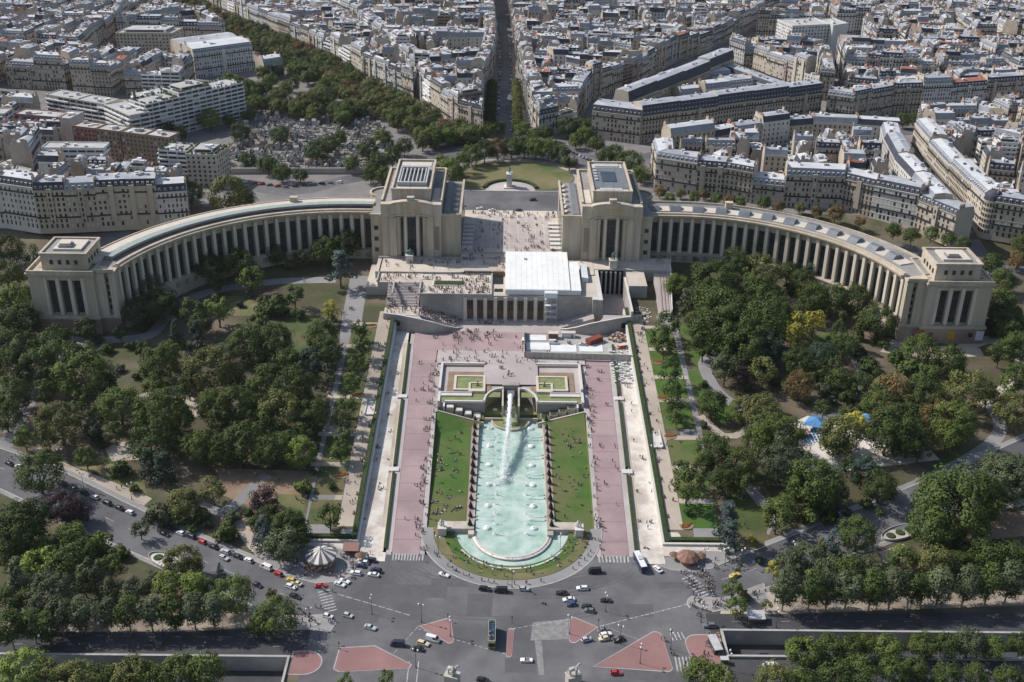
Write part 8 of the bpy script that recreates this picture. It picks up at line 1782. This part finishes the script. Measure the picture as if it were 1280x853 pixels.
# ================================================================= people
for n, c in (("skin", (.42, .27, .19)), ("hair_dark", (.03, .02, .015)), ("hair_fair", (.25, .17, .08)), ("shoe", (.03, .03, .03)), ("cloth_white", (.68, .68, .67)), ("cloth_black", (.02, .02, .024)), ("cloth_navy", (.025, .035, .09)), ("cloth_denim", (.06, .09, .17)), ("cloth_red", (.42, .04, .04)), ("cloth_grey", (.22, .22, .23)), ("cloth_beige", (.42, .35, .26)), ("cloth_blue", (.10, .22, .45)), ("cloth_pink", (.55, .25, .28)), ("cloth_green", (.06, .14, .07))): mat(n, c, rough=.9)
def body_mesh(pose):
    """one continuous skinned body; joints (x, y, z, radius) linked as a tree, facing -y"""
    if pose == "stand": J = dict(pel=(0, 0, .93, .15), sp=(0, 0, 1.15, .145), ch=(0, 0, 1.36, .16), nk=(0, -.01, 1.50, .06), hd=(0, -.02, 1.60, .10), tp=(0, -.01, 1.73, .08), lh=(-.10, 0, .88, .10), lk=(-.11, -.03, .50, .075), la=(-.11, 0, .09, .05), lf=(-.12, -.15, .05, .045), rh=(.10, 0, .88, .10), rk=(.11, -.03, .50, .075), ra=(.11, 0, .09, .05), rf=(.12, -.15, .05, .045), ls=(-.20, 0, 1.42, .065), le=(-.25, .02, 1.14, .05), lw=(-.25, -.05, .90, .036), ld=(-.25, -.08, .80, .042), rs=(.20, 0, 1.42, .065), re=(.25, .02, 1.14, .05), rw=(.25, -.05, .90, .036), rd=(.25, -.08, .80, .042))
    elif pose == "walk": J = dict(pel=(0, 0, .91, .15), sp=(0, -.01, 1.13, .145), ch=(0, -.03, 1.34, .16), nk=(0, -.05, 1.48, .06), hd=(0, -.07, 1.58, .10), tp=(0, -.06, 1.71, .08), lh=(-.10, 0, .87, .10), lk=(-.10, -.20, .52, .075), la=(-.10, -.32, .10, .05), lf=(-.10, -.46, .08, .045), rh=(.10, 0, .87, .10), rk=(.10, .08, .49, .075), ra=(.10, .36, .16, .05), rf=(.10, .27, .06, .045), ls=(-.20, -.02, 1.40, .065), le=(-.25, .12, 1.15, .05), lw=(-.23, .16, .91, .036), ld=(-.22, .15, .82, .042), rs=(.20, -.02, 1.40, .065), re=(.25, -.14, 1.15, .05), rw=(.22, -.32, 1.0, .036), rd=(.21, -.39, .96, .042))
    elif pose == "sit": J = dict(pel=(0, .05, .16, .15), sp=(0, .12, .38, .145), ch=(0, .13, .58, .16), nk=(0, .10, .72, .06), hd=(0, .07, .83, .10), tp=(0, .07, .95, .08), lh=(-.10, 0, .15, .10), lk=(-.17, -.33, .40, .075), la=(-.14, -.58, .09, .05), lf=(-.14, -.72, .06, .045), rh=(.10, 0, .15, .10), rk=(.17, -.40, .20, .075), ra=(.02, -.62, .09, .05), rf=(.0, -.74, .08, .045), ls=(-.20, .13, .63, .065), le=(-.28, .02, .40, .05), lw=(-.20, -.20, .36, .036), ld=(-.17, -.28, .38, .042), rs=(.20, .13, .63, .065), re=(.30, .25, .38, .05), rw=(.30, .30, .12, .036), rd=(.31, .28, .05, .042))
    else: J = dict(pel=(0, 0, .14, .14), sp=(0, .22, .14, .135), ch=(0, .43, .15, .15), nk=(0, .58, .14, .06), hd=(0, .70, .15, .10), tp=(0, .83, .15, .08), lh=(-.10, -.05, .13, .095), lk=(-.14, -.43, .30, .07), la=(-.12, -.70, .08, .05), lf=(-.13, -.80, .10, .045), rh=(.10, -.05, .13, .095), rk=(.13, -.48, .12, .07), ra=(.14, -.88, .08, .05), rf=(.15, -.92, .18, .045), ls=(-.20, .48, .13, .065), le=(-.36, .62, .08, .05), lw=(-.20, .82, .08, .036), ld=(-.12, .86, .09, .042), rs=(.20, .48, .13, .065), re=(.30, .22, .09, .05), rw=(.22, .02, .16, .036), rd=(.16, -.04, .2, .042))
    E = "pel-sp sp-ch ch-nk nk-hd hd-tp pel-lh lh-lk lk-la la-lf pel-rh rh-rk rk-ra ra-rf ch-ls ls-le le-lw lw-ld ch-rs rs-re re-rw rw-rd".split()
    names = list(J); me = bpy.data.meshes.new("body"); me.from_pydata([J[n][:3] for n in names], [tuple(names.index(k) for k in e.split("-")) for e in E], [])
    o = bpy.data.objects.new("tmp_body", me); COL.objects.link(o); md = o.modifiers.new("skin", 'SKIN'); sv = me.skin_vertices[0].data
    for i, n in enumerate(names): sv[i].radius = (J[n][3], J[n][3]*(.72 if n in ("ch", "sp", "pel") else 1)); sv[i].use_root = n == "pel"
    dg = bpy.context.evaluated_depsgraph_get(); res = bpy.data.meshes.new_from_object(o.evaluated_get(dg)); bpy.data.objects.remove(o)
    P = {n: Vector(J[n][:3]) for n in names}; reg = []
    def near(c): return min(names, key=lambda n: (P[n]-c).length)
    for p in res.polygons:
        n = near(p.center); reg.append(4 if n == "tp" else 0 if n in ("hd", "nk", "lw", "ld", "rw", "rd") else 3 if n in ("lf", "rf") else 2 if n in ("pel", "lh", "lk", "la", "rh", "rk", "ra") else 1)
    return res, reg
BODY = {p: body_mesh(p) for p in ("stand", "walk", "sit", "lie")}
rp_ = random.Random(77); SHIRT = ["cloth_white", "cloth_white", "cloth_black", "cloth_navy", "cloth_red", "cloth_grey", "cloth_beige", "cloth_blue", "cloth_pink", "cloth_black", "cloth_green"]; TROU = ["cloth_denim", "cloth_black", "cloth_beige", "cloth_navy", "cloth_grey", "cloth_denim"]
PM = {}
def person_mesh(pose, sh, tr, hr):
    k = (pose, sh, tr, hr)
    if k not in PM:
        me = BODY[pose][0].copy(); me.name = "person"; me.materials.clear()
        for m in ("skin", sh, tr, "shoe", hr): me.materials.append(M(m))
        me.polygons.foreach_set("material_index", BODY[pose][1]); PM[k] = me
    return PM[k]
PEOPLE = []                                                           # x, y, z, pose, place
def scatter(poly, n, zf, poses, place, seed=0):
    xs, ys = [p[0] for p in poly], [p[1] for p in poly]; k = 0; tries = 0
    while k < n and tries < n*60:
        tries += 1; x, y = rp_.uniform(min(xs), max(xs)), rp_.uniform(min(ys), max(ys))
        if not inpoly(x, y, poly): continue
        PEOPLE.append((x, y, zf(x, y) if callable(zf) else zf, rp_.choice(poses), place)); k += 1
        while rp_.random() < .45 and k < n: PEOPLE.append((x+rp_.uniform(-1.3, 1.3), y+rp_.uniform(-.9, .9), PEOPLE[-1][2], rp_.choice(poses), place)); k += 1
R_ = lambda a, b, c, d: [(a, c), (b, c), (b, d), (a, d)]
SW, SS = ("stand", "walk", "walk"), ("sit", "sit", "lie", "stand")
zt = lambda x, y: T(x, y)+.13
scatter(R_(66, 76, 327, 349), 95, lambda x, y: T(x, y)+.15, SW, "on the right crossing")
scatter([(66, 322), (80, 333), (92, 338), (92, 331), (72, 325)], 26, .16, SW, "on the right pavement corner")
scatter(R_(67, 74, 296, 313), 22, .16, SW, "on the right red island"); scatter(R_(52, 57, 297, 311), 6, .16, SW, "on the red island edge")
scatter([(-80, 341), (-64, 342), (-56, 350), (-62, 356), (-66, 346), (-79, 346)], 52, zt, SW, "by the carousel"); scatter(R_(-66, -52, 351, 357), 26, zt, SW, "at the snack kiosk"); scatter(R_(-86, -79, 344, 354), 14, zt, SW, "left of the carousel"); scatter(R_(70, 90, 348, 359), 36, zt, SW, "round the round kiosk")
scatter(R_(-76, -64, 316, 321), 12, .16, SW, "at the left kerb"); scatter(R_(-72, -66, 322, 337), 10, .1, SW, "on the left crossing")
for _ in range(70):
    a = rp_.uniform(math.pi*1.02, math.pi*1.98); r = rp_.choice((24.0, 24.2, 25.5, 27, 29, 31)); x, y = RC[0]+r*math.cos(a), RC[1]-1+r*math.sin(a)*.98
    PEOPLE.append((x, y, max(T(x, y), 0)+.3, rp_.choice(SS), "round the pool's rounded end"))
for _ in range(24): a = rp_.uniform(math.pi*1.05, math.pi*1.95); x, y = RC[0]+34*math.cos(a), RC[1]+34*math.sin(a); PEOPLE.append((x, y, .15, rp_.choice(SW), "on the kerbed apron"))
scatter(R_(-33, -21, 376, 457), 120, lambda x, y: zl(y), SS, "on the left lawn"); scatter(R_(20, 33, 376, 457), 62, lambda x, y: zl(y), SS, "on the right lawn")
for s, n in ((-1, 110), (1, 90)):
    scatter([(s*XI(358), 358), (s*(XI(358)+4.5), 358), (s*(XI(500)+4), 500), (s*XI(500), 500)], n, lambda x, y: zc(y)+.02, SW, "on the %s promenade" % ("left" if s < 0 else "right"))
    scatter([(s*XI(358), 358), (s*XO(358), 358), (s*XO(500), 500), (s*XI(500), 500)], n//3, lambda x, y: zc(y)+.02, SW, "on the %s promenade" % ("left" if s < 0 else "right"))
    scatter([(s*52, 362), (s*59.5, 362), (s*59.5, 480), (s*55, 480)], 24, lambda x, y: zc(y)-.33, ("sit", "stand", "walk"), "in the %s dry channel" % ("left" if s < 0 else "right"))
    scatter([(s*63.5, 376), (s*69, 376), (s*69, 540), (s*63.5, 540)], 46, lambda x, y: zs(y)+.07, SW, "on the %s sand walk" % ("left" if s < 0 else "right"))
    scatter([(s*84, 372), (s*93, 372), (s*88, 560), (s*80, 560)], 46, lambda x, y: T(x, y)+.06, SW, "on the %s grey walk" % ("left" if s < 0 else "right")); scatter(R_(*sorted((s*70, s*81)), 392, 500), 22, lambda x, y: zs(y)+.07, SS, "on the %s side lawn" % ("left" if s < 0 else "right"))
scatter(R_(-36, 36, 498, 506), 60, 9.54, SW, "above the basins"); scatter(R_(-13, 13, 478, 496), 14, 9.54, SW, "behind the cannon"); scatter(R_(-40, 6, 506, 532), 44, 9.55, SW, "on the pink plaza"); scatter([(-30, 521), (-6, 523), (-8, 536), (-30, 534)], 85, 9.56, SW, "at the foot of the stairs"); scatter(R_(-20, -4, 541, 546), 30, 9.6, SW, "at the theatre doors")
scatter(R_(-48, -27, 538, 546.5), 170, lambda x, y: 9.7+(-(x)-25.5)/23*7.3, SW, "on the lower stairs"); scatter(R_(-66, -49.5, 537.5, 546.5), 46, 17.02, SW, "on the stair landing"); scatter(R_(-66, -50, 547, 562.5), 60, lambda x, y: 17+7*(int(y-547)+1)/16, SW, "on the upper stairs")
scatter(R_(-48, -11.5, 548, 558), 120, 24.03, SW, "along the terrace parapet"); scatter(R_(-48, -12, 564.5, 575), 60, 24.12, SW, "behind the planter hedge"); scatter(R_(-24, -11.5, 548, 574), 60, 24.03, SW, "on the terrace"); scatter(R_(-71, -50, 564, 574), 46, 24.3, SW, "on the left end of the terrace"); scatter(R_(-70, -29, 576, 593), 70, 25.22, SW, "on the upper terrace"); scatter(R_(-27, -4, 578, 599), 60, 25.62, SW, "by the tent")
scatter(R_(-21, 24, 604, 655), 120, 27.06, SW, "on the esplanade"); scatter(R_(-24, 26, 654, 664), 90, 27.06, SW, "at the back of the esplanade"); scatter(R_(-27, 27, 600, 608), 40, 27.06, SW, "at the head of the steps")
scatter(R_(26, 44, 587, 593), 8, 24.62, SW, "by the tent annex"); scatter(R_(10, 55, 508, 530), 12, 9.9, SW, "in the building yard")
for px, py in ((130, 590), (150, 612), (75, 470), (12, 575), (20, 570), (170, 600), (300, 500), (345, 600), (320, 595), (930, 660), (960, 655), (895, 450), (1010, 565), (1060, 570), (1090, 560), (1240, 520), (1245, 650), (1100, 785), (1150, 782), (110, 812), (200, 808), (260, 806), (1060, 445), (1150, 440), (240, 378), (290, 362), (380, 352), (380, 700), (440, 540), (690, 700)): 
    for _ in range(2): p = G(px+rp_.uniform(-4, 4), py+rp_.uniform(-3, 3)); PEOPLE.append((p.x, p.y, p.z+.08, rp_.choice(SW), "on the garden paths"))
for i in range(10):
    for sx in (-.62, .62):
        if rp_.random() < .62: PEOPLE.append((-6.6+sx+rp_.uniform(-.1, .1), 305.4+i*1.0, 3.3, "sit", "on the open bus deck"))
PEOPLE.sort(key=lambda q: -scale_at((q[0], q[1], q[2]))); CM = {}; cv, cf, cm_ = [], [], []
CNAMES = ["skin", "hair_dark", "shoe"]+sorted(set(SHIRT))+sorted(set(TROU)-set(SHIRT)); PW = {"stand": "standing person", "walk": "walking person", "sit": "person sitting on the ground", "lie": "person lying on the ground"}
for i, (x, y, z, pose, place) in enumerate(PEOPLE):
    sh, tr = rp_.choice(SHIRT), rp_.choice(TROU); rz = rp_.uniform(0, 6.283); s = rp_.uniform(.93, 1.06)
    if i < 300:
        o = link("person", person_mesh(pose, sh, tr, rp_.choice(("hair_dark", "hair_dark", "hair_fair"))), None, (x, y, z), rz); o.scale = (s, s, s); o["category"] = "person"; o["group"] = "people "+place
        o["label"] = "tiny %s in %s top %s" % (PW[pose], sh[6:], place)
    else:
        me, reg = BODY[pose]; k = len(cv); co, si = math.cos(rz)*s, math.sin(rz)*s
        cv += [(x+v.co.x*co-v.co.y*si, y+v.co.x*si+v.co.y*co, z+v.co.z*s) for v in me.vertices]
        mi = {0: 0, 1: CNAMES.index(sh), 2: CNAMES.index(tr), 3: 2, 4: 1}
        for p, rg in zip(me.polygons, reg): cf.append(tuple(q+k for q in p.vertices)); cm_.append(mi[rg])
mb = MB(); mb.v, mb.f, mb.m = cv, cf, cm_
o = mb.obj("crowd", CNAMES, kind="stuff"); tag(o, "crowd of tiny visitors on the stairs, terraces and esplanade", "crowd")
# ================================================================= air: faint haze over the whole scene
hz = bpy.data.materials.new("haze"); hz.use_nodes = True; ht = hz.node_tree; ht.nodes.remove(ht.nodes["Principled BSDF"])
pv = ht.nodes.new("ShaderNodeVolumePrincipled"); pv.inputs["Density"].default_value = .00002; pv.inputs["Color"].default_value = (.93, .95, 1, 1); pv.inputs["Anisotropy"].default_value = .3
ht.links.new(pv.outputs[0], ht.nodes["Material Output"].inputs["Volume"])
mb = MB(); mb.prism([(-1600, -60), (1600, -60), (1600, 3100), (-1600, 3100)], -8, 290, 0, bottom=True); MATS["haze"] = hz
o = mb.obj("haze", ["haze"], kind="stuff"); tag(o, "faint pale haze filling the air over the whole city", "haze")
try: scene.cycles.volume_bounces = 0
except Exception: pass
write_labels()
